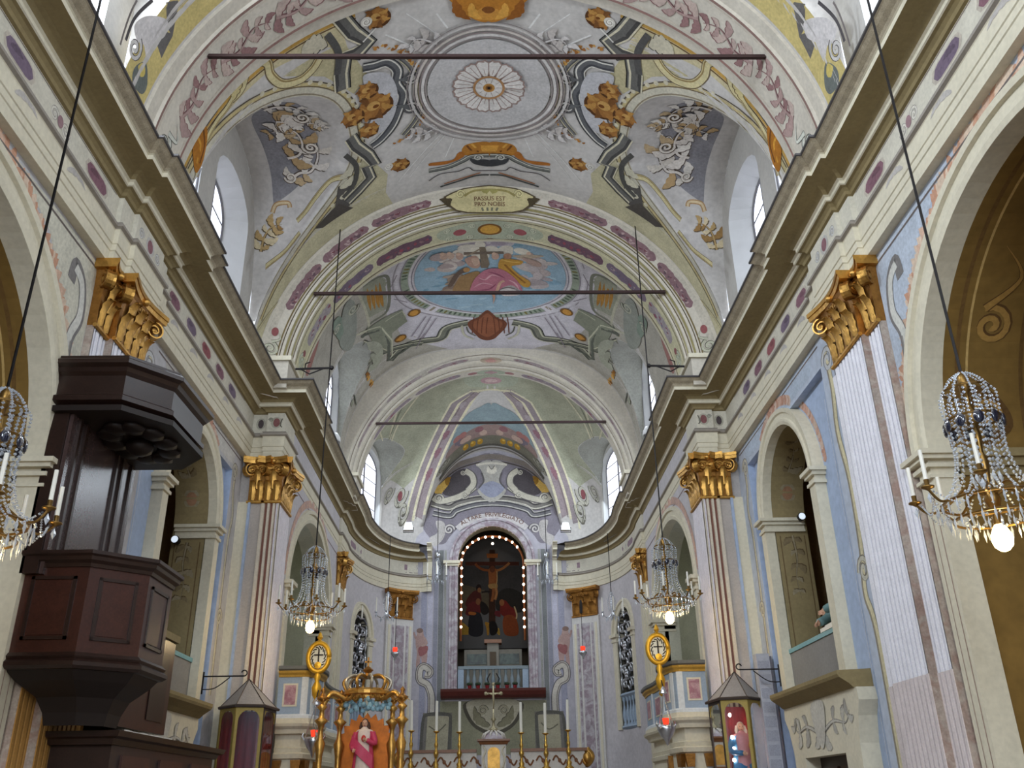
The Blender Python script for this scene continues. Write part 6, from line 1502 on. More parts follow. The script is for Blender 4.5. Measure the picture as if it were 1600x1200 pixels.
# ------------------------------------------------------------------ chancel galleries (balconies)
BLUEW = mat('balcony_blue_grey', (150, 166, 184), .6, 0, .12, 3); ROSEP = mat('panel_rose_marbled', (156, 106, 118), .45, 0, .25, 6, col2=(186, 150, 152))
RAILM = mat('rail_grey', (104, 104, 100), .5); GILTP = mat('gilt_paint', (190, 150, 64), .5, .3, .2, 6); PALEW = mat('balcony_white', (210, 214, 216), .7)
for s, nm in ((-1, 'left'), (1, 'right')):
    bal = empty('gallery_balcony', (s * 4.2, 21.5, 2.0)); tag(bal, 'curved blue-grey gallery balcony with rose marbled panels on the %s side of the chancel' % nm, 'balcony', 'chancel gallery balconies')
    path = [(4.30, 19.0), (3.78, 19.0)] + catmull([(3.70, 19.05), (3.58, 19.5), (3.60, 20.1), (3.80, 20.9), (3.92, 21.8), (3.94, 22.8), (3.88, 23.6), (3.92, 24.4)], 4) + [(4.38, 24.6)]
    path = [(s * x, y) for x, y in path]; sd = s
    def bc(mb, name, m, **k): return lch(bal, mb, name, m, **k)
    mb = MB(); mb.sweep([(-.05, 3.2), (0, 3.2), (0, 4.02), (-.05, 4.02)], path, side=sd); bc(mb, 'parapet', BLUEW)
    mb = MB(); mb.sweep([(-.08, 4.10), (.06, 4.10), (.11, 4.13), (.11, 4.19), (-.08, 4.20)], path, side=sd); bc(mb, 'hand_rail', RAILM)
    mb = MB(); mb.sweep([(-.06, 3.98), (.02, 3.98), (.03, 4.02), (.07, 4.06), (.08, 4.10), (-.06, 4.10)], path, side=sd); bc(mb, 'gilt_moulding', GILTP)
    mb = MB(); mb.sweep([(-.06, 3.20), (.05, 3.20), (.05, 3.25), (.02, 3.28), (-.05, 3.28)], path, side=sd); bc(mb, 'base_fillet', PALEW)
    mb = MB(); mb.sweep([(-.2, 2.92), (.0, 2.92), (.03, 3.0), (.10, 3.05), (.12, 3.10), (.06, 3.12), (.06, 3.20), (-.2, 3.20)], path, side=sd); bc(mb, 'base_moulding', CREAM)
    mb = MB(); mb.sweep([(-.25, 1.2), (-.10, 1.2), (-.10, 2.45), (-.04, 2.47), (-.02, 2.55), (-.09, 2.58), (-.07, 2.66), (-.12, 2.68), (-.12, 2.93)], path, side=sd); bc(mb, 'support_wall', CREAM)
    # panels and white strips along the parapet
    L = [0.0]
    for a, b in zip(path, path[1:]): L.append(L[-1] + math.dist(a, b))
    def on(u):
        for i in range(len(L) - 1):
            if u <= L[i + 1]:
                t = (u - L[i]) / max(1e-9, L[i + 1] - L[i]); a, b = path[i], path[i + 1]; T = ((b[0] - a[0]) / (L[i + 1] - L[i]), (b[1] - a[1]) / (L[i + 1] - L[i])); N = (-T[1] * sd, T[0] * sd)
                return (a[0] + (b[0] - a[0]) * t, a[1] + (b[1] - a[1]) * t), T, N
    def patch(u0, u1, z0, z1, d, n=4):
        mb = MB(); rows = []
        for i in range(n + 1):
            p, T, N = on(u0 + (u1 - u0) * i / n); rows.append([(p[0] + N[0] * d0, p[1] + N[1] * d0, z) for d0, z in ((-.01, z0), (d, z0), (d, z1), (-.01, z1))])
        mb.grid(rows); mb.add(rows[0], [(0, 1, 2, 3)]); mb.add(rows[-1], [(3, 2, 1, 0)]); return mb
    for (u0, u1) in ((.14, .36), (.95, 1.25), (1.75, 2.3), (2.85, 3.4), (4.0, 4.6), (5.1, 5.6)):
        fr = bc(patch(u0 - .035, u1 + .035, 3.42, 3.86, .012), 'panel_frame', CREAM)
        bc(patch(u0, u1, 3.455, 3.825, .018), 'marbled_panel', ROSEP)
    for u0 in (.47, .72, 1.42, 2.5, 3.65, 4.8): bc(patch(u0, u0 + .12, 3.27, 3.99, .02, 2), 'pilaster_strip', PALEW)
    for u0 in (.02, .40, .72, 1.6, 2.6, 3.6):
        p, T, N = on(u0 + .05); f = frame(p, T, N)
        mb = MB(); mb.prism([(-.07, 2.2), (.07, 2.2), (.1, 2.44), (-.1, 2.44)], lambda u, z: f(u, -.12, z), lambda u, z: f(u, .0, z)); bc(mb, 'bracket_capital', GOLDD)
        mb = MB(); mb.prism([(-.05, 1.2), (.05, 1.2), (.05, 2.2), (-.05, 2.2)], lambda u, z: f(u, -.12, z), lambda u, z: f(u, -.05, z)); bc(mb, 'bracket_shaft', PALEW)
    # oval processional emblem on the parapet
    p = aty(498 if s < 0 else 1028, 1027 if s < 0 else 1014, 18.72)
    em = empty('oval_emblem', tuple(p)); tag(em, 'gilded oval emblem with a cross, fixed to the %s gallery balcony' % nm, 'emblem', 'gilded oval emblems')
    GY = mat('emblem_gold', (206, 158, 44), .45, .5, .15, 9)
    mb = MB(); mb.tube([(.205 * cos(a), 0, .275 * sin(a)) for a in [2 * PI * i / 28 for i in range(29)]], .052, 6); mb.build('frame', GY, em, smooth=True)
    mb = MB(); mb.lathe([(0, -.012), (.19, -.012), (.19, .012), (0, .012)], n=20, axis='y'); mb.v = [(x, y, z * 1.38) for x, y, z in mb.v]; mb.build('field', mat('emblem_field', (206, 206, 196), .6), em)
    mb = MB(); mb.box(-.014, .014, -.03, -.012, -.16, .16); mb.box(-.09, .09, -.03, -.012, .03, .055); mb.build('cross', IRON, em)
    mb = MB()
    for i in range(14): a = 2 * PI * i / 14; mb.tube([((.13 + .02 * q) * cos(a + q * .25), -.02, (.19 + .025 * q) * sin(a + q * .25)) for q in (-1, 0, 1)], .010, 4)
    mb.build('wreath', IRON, em)
    mb = MB(); mb.lathe([(0, .05), (.07, .04), (.07, -.03), (0, -.04)], (0, -.02, -.16), 8, axis='y'); mb.build('boss', GY, em)
    mb = MB(); mb.lathe([(0, .5), (.03, .46), (.06, .38), (.03, .34), (.05, .31)], n=8); mb.build('finial', GY, em)
    mb = MB(); mb.lathe([(.04, -.3), (.07, -.38), (.04, -.46), (.10, -.58), (.08, -.72), (.03, -.80), (.06, -.86), (.0, -.92)], n=8); mb.tube([(0, 0, -.5), (0, .22, -.5)], .03, 5); mb.build('bracket_stem', GY, em, smooth=True)
    # big silver lamp hanging below the emblem
    p = aty(490 if s < 0 else 1041, 1155 if s < 0 else 1136, 18.5)
    la = empty('sanctuary_lamp', tuple(p)); tag(la, 'silver hanging sanctuary lamp with red glass before the %s gallery' % nm, 'lamp', 'large silver sanctuary lamps')
    mb = MB(); mb.lathe([(.0, -.34), (.03, -.30), (.05, -.24), (.12, -.16), (.17, -.06), (.18, .0), (.15, .03), (.12, .04)], n=14); mb.build('bowl', SILVER, la, smooth=True)
    mb = MB(); mb.lathe([(.05, .04), (.06, .10), (.07, .16), (.0, .17)], n=10); mb.build('red_glass', mat('lamp_red', (235, 60, 36), .2, 0, 0, 1, emit=1.2), la)
    for i in range(4):
        a = 2 * PI * i / 4 + .4; mb = MB(); mb.tube([(.16 * cos(a), .16 * sin(a), .02), (.04 * cos(a), .04 * sin(a), .5), (0, 0, .62)], .007, 4); mb.build('chain', SILVER, la)
        mb = MB(); mb.tube([(.17 * cos(a), .17 * sin(a), -.02), (.22 * cos(a), .22 * sin(a), .05), (.2 * cos(a), .2 * sin(a), .11)], [.015, .02, .01], 5); mb.build('handle', SILVER, la)
    mb = MB(); mb.lathe([(0, .60), (.07, .62), (.05, .68), (.02, .74), (0, .76)], n=8); mb.build('canopy', SILVER, la)
    mb = MB(); mb.tube([(0, 0, .74), (0, .15, .9), (0, .3, .92)], .012, 5); mb.build('hook', IRON, la)
    # small red lamp near the end pilaster
    p = aty(617 if s < 0 else 911, 1022 if s < 0 else 1020, 29.0)
    la = empty('votive_lamp', tuple(p)); tag(la, 'small silver votive lamp with red glass hanging by the %s apse pilaster' % nm, 'lamp', 'small votive lamps')
    mb = MB(); mb.lathe([(0, -.2), (.04, -.16), (.03, -.12), (.12, -.02), (.13, .03), (.08, .06)], n=10); mb.build('bowl', SILVER, la, smooth=True)
    mb = MB(); mb.lathe([(.06, .06), (.08, .14), (.07, .2), (0, .21)], n=10); mb.build('red_glass', MATS['lamp_red'], la)
    mb = MB(); mb.tube([(0, 0, .2), (0, 0, 1.3)], .008, 4); mb.lathe([(0, 1.2), (.05, 1.22), (.05, 1.5), (.03, 1.62), (0, 1.64)], n=6); mb.build('chain', IRON, la)
    # silver grille in the curved window
    GU = AL * .44; fmg = lambda u, z, off=0.0, s=s: (lambda p: (s * (p[0] + p[2] * off), p[1] + p[3] * off, z))(apse_pt(u))
    c0 = fmg(GU, 3.6, .0); gr = empty('ornamental_grille', c0); tag(gr, 'silver openwork scroll grille in the arched window on the %s of the apse' % nm, 'grille', 'silver scroll grilles')
    for q in (-1, 1):
        for z in np.arange(4.75, 6.7, .42):
            w = .56
            mb = MB(); pts = [(GU + q * (.04 + .22 * (1 - cos(2 * PI * t)) * .95), z + .42 * t + .05 * sin(4 * PI * t)) for t in [i / 10 for i in range(11)]]
            mb.tube([fmg(u, zz, -.03) for u, zz in pts], .036, 5); lch(gr, mb, 'scroll_bar', SILVER, smooth=True)
            mb = MB(); cc_ = (GU + q * .24, z + .21); mb.tube([fmg(cc_[0] + (.02 + .11 * t) * cos(6.5 * t * q), cc_[1] + (.02 + .11 * t) * sin(6.5 * t), .0) for t in [i / 14 for i in range(15)]], .026, 5); lch(gr, mb, 'spiral', SILVER, smooth=True)
            mb = MB(); mb.tube([fmg(GU + q * .50, z, -.02), fmg(GU + q * .56, z + .2, -.02), fmg(GU + q * .50, z + .42, -.02)], .03, 5); lch(gr, mb, 'side_bar', SILVER, smooth=True)
    for z in (5.2, 6.05):
        mb = MB(); p0 = fmg(GU, z, .05)
        for i in range(6): a = 2 * PI * i / 6; pp = fmg(GU + .09 * cos(a), z + .10 * sin(a), .05); mb.sphere(pp, (.05, .05, .06), 6, 5)
        mb.sphere(p0, .06, 6, 5); lch(gr, mb, 'rosette', SILVER, smooth=True)
    mb = MB(); mb.tube([fmg(GU - .5, 6.9, 0), fmg(GU - .25, 7.05, 0), fmg(GU, 7.0, 0), fmg(GU + .25, 7.05, 0), fmg(GU + .5, 6.9, 0)], .03, 5); lch(gr, mb, 'crest', SILVER)
    mb = MB(); mb.lathe([(0, 7.0), (.03, 7.0), (.028, 7.4), (0, 7.42)], (*fmg(GU, 0, .05)[:2], 0), 8); lch(gr, mb, 'candle', WAX)
    bs = empty('balustrade', fmg(GU, 3.6, 0)); tag(bs, 'low blue balustrade below the silver grille on the %s' % nm, 'balustrade', 'blue apse balustrades')
    mb = MB(); P_ = [fmg(GU - .6, 4.6, -.02), fmg(GU + .6, 4.6, -.02)]; mb.tube(P_, .07, 4); lch(bs, mb, 'rail', BLUEW)
    mb = MB(); P_ = [fmg(GU - .6, 3.66, -.02), fmg(GU + .6, 3.66, -.02)]; mb.tube(P_, .07, 4); lch(bs, mb, 'plinth', BLUEW)
    for i in range(5):
        x, y, _ = fmg(GU - .48 + .24 * i, 0, -.02); mb = MB(); mb.lathe([(.05, 3.7), (.05, 3.76), (.03, 3.8), (.075, 3.98), (.06, 4.1), (.03, 4.3), (.03, 4.4), (.055, 4.45), (.055, 4.55)], (x, y, 0), 8); lch(bs, mb, 'baluster', BLUEW, smooth=True)
    # floodlight on the cornice end
    p = atz(638 if s < 0 else 884, 832, 9.83); fo = empty('floodlight', (p[0], p[1], 9.84)); tag(fo, 'small white floodlight standing on the cornice at the %s of the apse' % nm, 'floodlight', 'cornice floodlights')
    mb = MB(); mb.add([(-.16, -.10, .06), (.16, -.10, .06), (.16, .10, .06), (-.16, .10, .06), (-.10, -.02, .34), (.10, -.02, .34), (.10, .10, .34), (-.10, .10, .34)], [(0, 3, 2, 1), (4, 5, 6, 7), (0, 1, 5, 4), (1, 2, 6, 5), (2, 3, 7, 6), (3, 0, 4, 7)]); mb.build('housing', mat('lamp_white', (236, 236, 236), .35), fo)
    mb = MB(); mb.tube([(-.17, 0, .16), (-.17, 0, .0), (.17, 0, .0), (.17, 0, .16)], .015, 5); mb.build('yoke', IRON, fo)
    # conical pendant spot by the window over the cornice
    p = atz(534 if s < 0 else 998, 690 if s < 0 else 680, 9.95); fo = empty('spotlight', (s * 3.95, p[1], 9.80)); tag(fo, 'round white spotlight on the cornice below the %s chancel window' % nm, 'spotlight', 'cornice spotlights')
    mb = MB(); mb.lathe([(0, .40), (.06, .38), (.13, .26), (.15, .16), (.12, .14), (0, .2)], n=12); mb.build('shade', MATS['lamp_white'], fo, smooth=True)
    mb = MB(); mb.lathe([(.08, 0), (.08, .02), (.02, .03), (.02, .18), (0, .18)], n=8); mb.build('stand', IRON, fo)
# ------------------------------------------------------------------ robed statue builder
SKIN = mat('statue_skin', (206, 160, 132), .5)
def robed(root, H, robe, mantle, hair, arms, lean=0.0, base_z=0.0, sx=1.0, rotz=0.0, sleeve=None):
    """sculpted robed figure: H = height; arms = list of joint chains in units of H"""
    prof = [(0, .19, .15), (.05, .185, .145), (.2, .165, .125), (.35, .145, .11), (.5, .125, .095), (.6, .12, .09), (.7, .13, .09), (.78, .145, .085), (.82, .12, .075), (.845, .06, .055), (.87, .042, .045)]
    mb = MB(); rows = []
    for t, a, b in catmull(prof, 3):
        rows.append([(H * a * sx * (1 + .07 * sin(9 * q + 4 * t) * (1 - min(1, t * 1.1))) * cos(q) + lean * H * t, H * b * (1 + .07 * sin(9 * q + 4 * t) * (1 - min(1, t * 1.1))) * sin(q), H * t) for q in [2 * PI * i / 28 for i in range(29)]])
    mb.grid(rows); rb = mb.build('robe', robe, root, smooth=True)
    mb = MB(); rows = []
    for t, a, b in catmull([(.02, .205, .165), (.2, .185, .14), (.4, .165, .125), (.6, .14, .105), (.74, .152, .1), (.80, .135, .088), (.83, .085, .07)], 3):
        rows.append([(H * a * sx * cos(q) + lean * H * t, H * b * (1 + .05 * sin(7 * q + 5 * t)) * sin(q), H * t) for q in [-.85 + (PI + 1.7) * i / 24 for i in range(25)]])
    mb.grid(rows); mb.build('mantle', mantle, root, smooth=True)
    hz = .92 * H; hx = lean * H
    mb = MB(); mb.sphere((hx, -.005 * H, hz), (.048 * H, .056 * H, .068 * H), 12, 10); mb.sphere((hx, -.060 * H, hz - .005 * H), (.010 * H, .014 * H, .018 * H), 6, 5)
    for q in (-1, 1): mb.sphere((hx + q * .050 * H, 0, hz), (.008 * H, .014 * H, .02 * H), 6, 5)
    hd = mb.build('head', SKIN, root, smooth=True)
    mb = MB()
    for q in (-1, 1): mb.sphere((hx + q * .02 * H, -.052 * H, hz + .008 * H), (.008 * H, .006 * H, .006 * H), 6, 5)
    mb.build('eyes', IRON, hd)
    mb = MB(); mb.sphere((hx, -.052 * H, hz - .034 * H), (.016 * H, .008 * H, .006 * H), 6, 5); mb.build('mouth', mat('lip', (170, 80, 76), .5), hd)
    mb = MB(); mb.sphere((hx, .014 * H, hz + .014 * H), (.057 * H, .056 * H, .068 * H), 10, 8); mb.tube([(hx - .05 * H, .01 * H, hz + .02 * H), (hx - .064 * H, .0, hz - .05 * H), (hx - .07 * H, -.02 * H, hz - .12 * H)], [.026 * H, .03 * H, .012 * H], 6); mb.tube([(hx + .05 * H, .01 * H, hz + .02 * H), (hx + .064 * H, .0, hz - .05 * H), (hx + .07 * H, -.02 * H, hz - .12 * H)], [.026 * H, .03 * H, .012 * H], 6); mb.build('hair', hair, hd, smooth=True)
    for ch in arms:
        mb = MB(); mb.tube(catmull([tuple(H * q for q in p) for p in ch], 4), [.05 * H * (1 - .25 * i / (4 * (len(ch) - 1))) for i in range(4 * (len(ch) - 1) + 1)], 8); am = mb.build('sleeve', sleeve or robe, root, smooth=True)
        e = Vector(ch[-1]) * H; d = (Vector(ch[-1]) - Vector(ch[-2])).normalized()
        mb = MB(); mb.sphere(tuple(e + d * .02 * H), (.022 * H, .018 * H, .026 * H), 7, 6)
        side = d.cross(Vector((0, -1, 0))); side = side.normalized() if side.length > .1 else Vector((1, 0, 0))
        for k in range(4):
            b0 = e + d * .035 * H + side * (.012 * H * (k - 1.5)); ln = (.036, .042, .039, .031)[k]; mb.tube([tuple(b0), tuple(b0 + d * ln * H * .6), tuple(b0 + d * ln * H + Vector((0, -.006 * H, 0)))], [.0065 * H, .006 * H, .005 * H], 5)
        b0 = e + d * .01 * H - side * .02 * H; mb.tube([tuple(b0), tuple(b0 + d * .02 * H - side * .014 * H), tuple(b0 + d * .036 * H - side * .014 * H)], [.007 * H, .0065 * H, .005 * H], 5)
        mb.build('hand', SKIN, am, smooth=True)
    return rb
# ------------------------------------------------------------------ gilded throne + statue on the left
tp = aty(567, 1190, 18.25); th = empty('gilded_throne', (tp[0], 18.35, 0)); tag(th, 'gilded processional throne with crown and slender columns left of the altar', 'throne')
TZ = 1.95
mb = MB(); mb.box(-.85, .85, -.45, .45, 0, TZ - .12); mb.build('pedestal', GOLDD, th); mb = MB(); mb.box(-.92, .92, -.5, .5, TZ - .12, TZ); mb.build('platform', GOLD, th)
for (x, y) in ((-.78, -.34), (-.50, .10), (.50, .10), (.72, -.34)):
    mb = MB(); mb.lathe([(0, TZ), (.10, TZ), (.10, TZ + .08), (.05, TZ + .12), (.06, TZ + .5), (.10, TZ + .72), (.05, TZ + .82), (.04, TZ + .95), (.07, TZ + 1.05), (.13, TZ + 1.12), (.05, TZ + 1.18), (.045, TZ + 1.3), (.10, TZ + 1.36), (.04, TZ + 1.42), (.0, TZ + 1.45)], (x, y, 0), 10); col = mb.build('column', GOLD, th, smooth=True)
    mb = MB(); mb.lathe([(0, TZ + 1.44), (.05, TZ + 1.46), (.12, TZ + 1.52), (.06, TZ + 1.56), (.03, TZ + 1.62), (.05, TZ + 1.66), (0, TZ + 1.72)], (x, y, 0), 8); mb.build('finial', GOLDD, col, smooth=True)
    mb = MB()
    for i in range(5): a = 2 * PI * i / 5; mb.tube([(x, y, TZ + 1.42), (x + .09 * cos(a), y + .09 * sin(a), TZ + 1.5), (x + .14 * cos(a), y + .14 * sin(a), TZ + 1.46)], [.02, .018, .006], 5)
    mb.build('leaf_collar', GOLD, col)
for (x, y) in ((-.78, -.34), (.72, -.34), (-.5, .1), (.5, .1)):
    mb = MB(); mb.tube(catmull([(x, y, TZ + 1.35), (x * .8, y * .7, TZ + 1.62), (x * .45, y * .4, TZ + 1.52), (x * .3, y * .3, TZ + 1.66)], 5), [.05] * 15 + [.03], 6); mb.build('scroll_arm', GOLD, th, smooth=True)
mb = MB(); mb.lathe([(.40, TZ + 1.58), (.44, TZ + 1.60), (.44, TZ + 1.66), (.40, TZ + 1.70), (.36, TZ + 1.66)], n=24); mb.build('crown_ring', GOLD, th)
for i in range(20): a = 2 * PI * i / 20; mb = MB(); octa(mb, (.42 * cos(a), .42 * sin(a), TZ + 1.53), .03, .06); mb.build('tassel', GOLD, th)
for i in range(10):
    a = 2 * PI * i / 10; mb = MB(); mb.tube(catmull([(.40 * cos(a), .40 * sin(a), TZ + 1.68), (.46 * cos(a), .46 * sin(a), TZ + 1.84), (.30 * cos(a), .30 * sin(a), TZ + 1.95), (.06 * cos(a), .06 * sin(a), TZ + 1.92)], 4), .03, 5); mb.build('crown_rib', GOLD if i % 2 else mat('silver_gilt', (190, 180, 160), .35, .8), th, smooth=True)
mb = MB(); mb.lathe([(0, TZ + 1.9), (.06, TZ + 1.92), (.05, TZ + 2.0), (.11, TZ + 2.06), (.04, TZ + 2.12), (0, TZ + 2.14)], n=8); mb.box(-.015, .015, -.015, .015, TZ + 2.1, TZ + 2.3); mb.box(-.07, .07, -.015, .015, TZ + 2.2, TZ + 2.23); mb.build('crown_orb', GOLDD, th)
mb = MB(); n = 44; pts = [((.50 if i % 2 else .58) * sin(2 * PI * i / n), TZ + .62 + (.58 if i % 2 else .68) * cos(2 * PI * i / n)) for i in range(n)]
mb.prism(pts, lambda x, z: (x, .22, z), lambda x, z: (x, .26, z)); mb.build('sunburst', mat('sunburst_amber', (176, 96, 24), .4, .5, .3, 8), th)
mb = MB()
for i in range(40): mb.sphere((rnd.uniform(-.45, .45), rnd.uniform(-.05, .12), TZ + 1.42 + rnd.uniform(-.1, .12)), (.05, .04, .05), 6, 5)
mb.build('flower_garland', mat('flower_blue', (150, 190, 206), .6, 0, .3, 12), th, kind='stuff')
st = empty('statue', (tp[0], 18.30, TZ + .01)); tag(st, 'statue in a pink and white robe with hand on chest, standing in the gilded throne', 'statue')
robed(st, 1.16, mat('robe_cream', (222, 200, 186), .5), mat('mantle_pink', (196, 60, 92), .45, 0, .15, 6), mat('hair_brown', (66, 40, 28), .6), [[(.13, 0, .78), (.18, -.06, .62), (.06, -.13, .66)], [(-.13, 0, .78), (-.19, -.03, .60), (-.15, -.15, .52)]], sleeve=MATS['mantle_pink'])
mb = MB(); mb.sphere((0, -.115, .80), (.045, .03, .06), 8, 6); mb.build('heart', mat('heart_red', (190, 40, 30), .4), st, smooth=True)
mb = MB(); mb.grid([[(-.22 + .05 * i, -.14 - .03 * sin(i * .5), .62 - .045 * i + .12 * j) for j in range(3)] for i in range(9)]); mb.build('sash', MATS['mantle_pink'], st, smooth=True)
# ------------------------------------------------------------------ display cases on the piers
for s, nm in ((1, 'right'), (-1, 'left')):
    cz = empty('display_case', (s * 4.5, 17.4, 1.2))
    tag(cz, 'glazed shrine case with pointed tin roof and lit red interior against the right pier' if s > 0 else 'glazed shrine case with pointed tin roof and dark interior against the left pier', 'display case', 'glazed shrine cases')
    pl = [(4.93, 17.82), (4.92, 17.35), (4.55, 16.98), (4.10, 17.12), (4.04, 17.82)]; pl = [(s * x, y) for x, y in pl]
    ZT = 3.26
    def cc2(mb, name, m, **k): return lch(cz, mb, name, m, **k)
    DK = mat('case_dark_metal', (64, 52, 46), .5, .3); CFR = mat('case_frame_gilt', (150, 128, 62), .5, .3)
    mb = MB(); ap = (s * 4.52, 17.55, 3.78); o = [(s * 4.5 + (x - s * 4.5) * 1.08, 17.4 + (y - 17.4) * 1.1, ZT) for x, y in pl]
    for a, b in zip(o, o[1:]):
        mb = MB(); mb.add([a, b, ap], [(0, 1, 2)]); mb.add([(a[0], a[1], a[2] - .01), (b[0], b[1], b[2] - .01), (ap[0], ap[1], ap[2] - .012)], [(2, 1, 0)]); cc2(mb, 'roof_panel', mat('tin_grey', (150, 146, 146), .45, .3, .15, 4))
    mb = MB()
    for a in o: mb.tube([a, ap], .010, 4)
    cc2(mb, 'roof_seam', DK)
    mb = MB(); mb.tube(o, .03, 5); cc2(mb, 'eave', DK)
    for a, b in zip(pl, pl[1:]):
        L = math.dist(a, b); T = ((b[0] - a[0]) / L, (b[1] - a[1]) / L); N = (T[1] * s, -T[0] * s); f = frame(a, T, N)
        for (u0, u1, z0, z1) in ((0, .05, 1.2, ZT), (L - .05, L, 1.2, ZT), (.05, L - .05, 1.2, 1.26), (.05, L - .05, ZT - .07, ZT)):
            mb = MB(); mb.prism([(u0, z0), (u1, z0), (u1, z1), (u0, z1)], lambda u, z: f(u, -.015, z), lambda u, z: f(u, .02, z)); cc2(mb, 'frame_bar', DK if L > .45 and abs(T[0]) < .5 else CFR)
        # rounded spandrels of the glazing
        for q in (0, 1):
            mb = MB(); pts = [(.05, ZT - .07), (.05, ZT - .26)] + [(.05 + .16 * (1 - cos(t)), ZT - .26 + .19 * sin(t)) for t in [PI / 2 * i / 5 for i in range(1, 6)]]
            pts = [(L - u, z) if q else (u, z) for u, z in pts]; mb.prism(pts, lambda u, z: f(u, -.012, z), lambda u, z: f(u, .01, z)); cc2(mb, 'spandrel', CFR)
        mb = MB(); mb.add([f(.05, .0, 1.26), f(L - .05, .0, 1.26), f(L - .05, .0, ZT - .07), f(.05, .0, ZT - .07)], [(0, 1, 2, 3)]); cc2(mb, 'glass_pane', mat('clear_glass', (240, 244, 244), .02, 0, 0, 1, trans=1.0))
    mb = MB(); mb.prism([(s * 4.93, 17.82), (s * 4.92, 17.35), (s * 4.55, 16.98), (s * 4.10, 17.12), (s * 4.04, 17.82)], lambda x, y: (x, y, 1.1), lambda x, y: (x, y, 1.2)); cc2(mb, 'floor', DK)
    mb = MB(); mb.grid([[(s * (4.05 + .86 * i / 24), 17.78 - .03 * sin(i * 1.6), z) for z in (1.2, 2.2, ZT - .05)] for i in range(25)]); cc2(mb, 'curtain', mat('curtain_red', (150, 26, 30), .7, 0, .2, 5), smooth=True)
    if s > 0:
        BR = mat('bulb_small', (255, 206, 180), .3, 0, 0, 1, emit=40)
        for k, (px, py) in enumerate(((1139, 1116), (1143, 1151), (1145, 1169), (1146, 1187), (1188, 1130), (1190, 1149), (1192, 1167), (1194, 1186))):
            p = aty(px, py, 17.45); mb = MB(); mb.sphere(tuple(p), (.028, .028, .034), 8, 6); cc2(mb, 'light_bulb', BR, smooth=True)
        for xx in (4.16, 4.74):
            mb = MB(); mb.tube([(xx, 17.5, 1.25), (xx, 17.5, 3.1)], .018, 5); cc2(mb, 'bulb_rail', CFR)
        ms = empty('statue', (4.50, 17.52, 1.66)); tag(ms, 'statue in a blue mantle holding a child, inside the lit right shrine case', 'statue')
        robed(ms, 1.26, mat('robe_rose', (196, 130, 134), .5), mat('mantle_blue', (40, 108, 158), .45, 0, .2, 6), mat('veil_cream', (214, 200, 186), .6), [[(.13, 0, .78), (.19, -.06, .60), (.12, -.16, .60)], [(-.13, 0, .78), (-.18, -.05, .60), (-.04, -.15, .56)]], sleeve=MATS['mantle_blue'])
        mb = MB(); mb.sphere((.15, -.14, .98), (.05, .05, .06), 8, 6); mb.build('child_head', SKIN, ms, smooth=True)
        mb = MB(); mb.sphere((.15, -.15, .84), (.075, .06, .11), 8, 6); mb.tube([(.15, -.15, .78), (.12, -.2, .68), (.12, -.19, .56)], [.05, .04, .025], 6); mb.build('child_robe', mat('robe_gold', (206, 150, 60), .45), ms, smooth=True)
        mb = MB(); mb.grid([[(-.2 + .4 * i / 8, -.15 - .025 * sin(i * .9), .02 + .5 * j / 4 + .03 * sin(i * 1.2)) for j in range(5)] for i in range(9)]); mb.build('apron_fold', MATS['mantle_blue'], ms, smooth=True)
        mb = MB(); mb.box(4.3, 4.7, 17.35, 17.68, 1.2, 1.66); o = mb.build('statue_plinth', CFR); o.parent = cz; o.location = (-4.5, -17.4, -1.2)
# ------------------------------------------------------------------ high altar
AY = 27.4
ALTW = mat('altar_marble_white', (206, 200, 190), .35, 0, .15, 5); ALTB = mat('altar_marble_brown', (128, 84, 52), .35, 0, .25, 6)
al = empty('high_altar', (0, AY, 0)); tag(al, 'white and brown marble high altar with stepped shelf below the niche', 'altar')
for (w_, y0, y1, z0, z1, m, nm_) in ((2.55, -.55, .5, 0, 2.35, ALTW, 'altar_block'), (2.62, -.60, .5, 2.35, 2.43, ALTB, 'lower_shelf'), (2.55, -.15, .5, 2.43, 2.90, ALTW, 'shelf_step'), (2.62, -.22, .5, 2.90, 2.98, ALTB, 'upper_shelf')):
    if z0 < 2.43: mb = MB(); mb.box(-w_, w_, y0, y1, z0, z1); mb.build(nm_, m, al)
    else:
        for q in (-1, 1): mb = MB(); mb.box(*sorted((q * .48, q * w_)), y0, y1, z0, z1); mb.build(nm_, m, al)
for i in range(-5, 6):
    if i == 0: continue
    mb = MB(); x = i * .46; P_ = catmull([(x - .19, -.16, 2.66), (x - .1, -.165, 2.78), (x, -.165, 2.66), (x + .1, -.165, 2.55), (x + .19, -.16, 2.68)], 4); mb.tube(P_, .025, 5); mb.sphere((x, -.165, 2.66), (.05, .02, .06), 6, 5); mb.build('inlay_scroll', ALTB, al)
    mb = MB(); mb.box(x - .2, x + .2, -.565, -.55, 1.9, 2.25); mb.build('inlay_panel', ALTB if i % 2 else MAUVE, al)
for s in (-1, 1):
    mb = MB(); mb.tube(catmull([(s * 2.6, -.1, 2.95), (s * 2.75, -.1, 2.75), (s * 2.6, -.1, 2.55), (s * 2.5, -.1, 2.7)], 5), .09, 6); mb.sphere((s * 2.62, -.16, 2.72), (.13, .1, .16), 8, 6); mb.build('gilt_volute', GOLD, al, smooth=True)
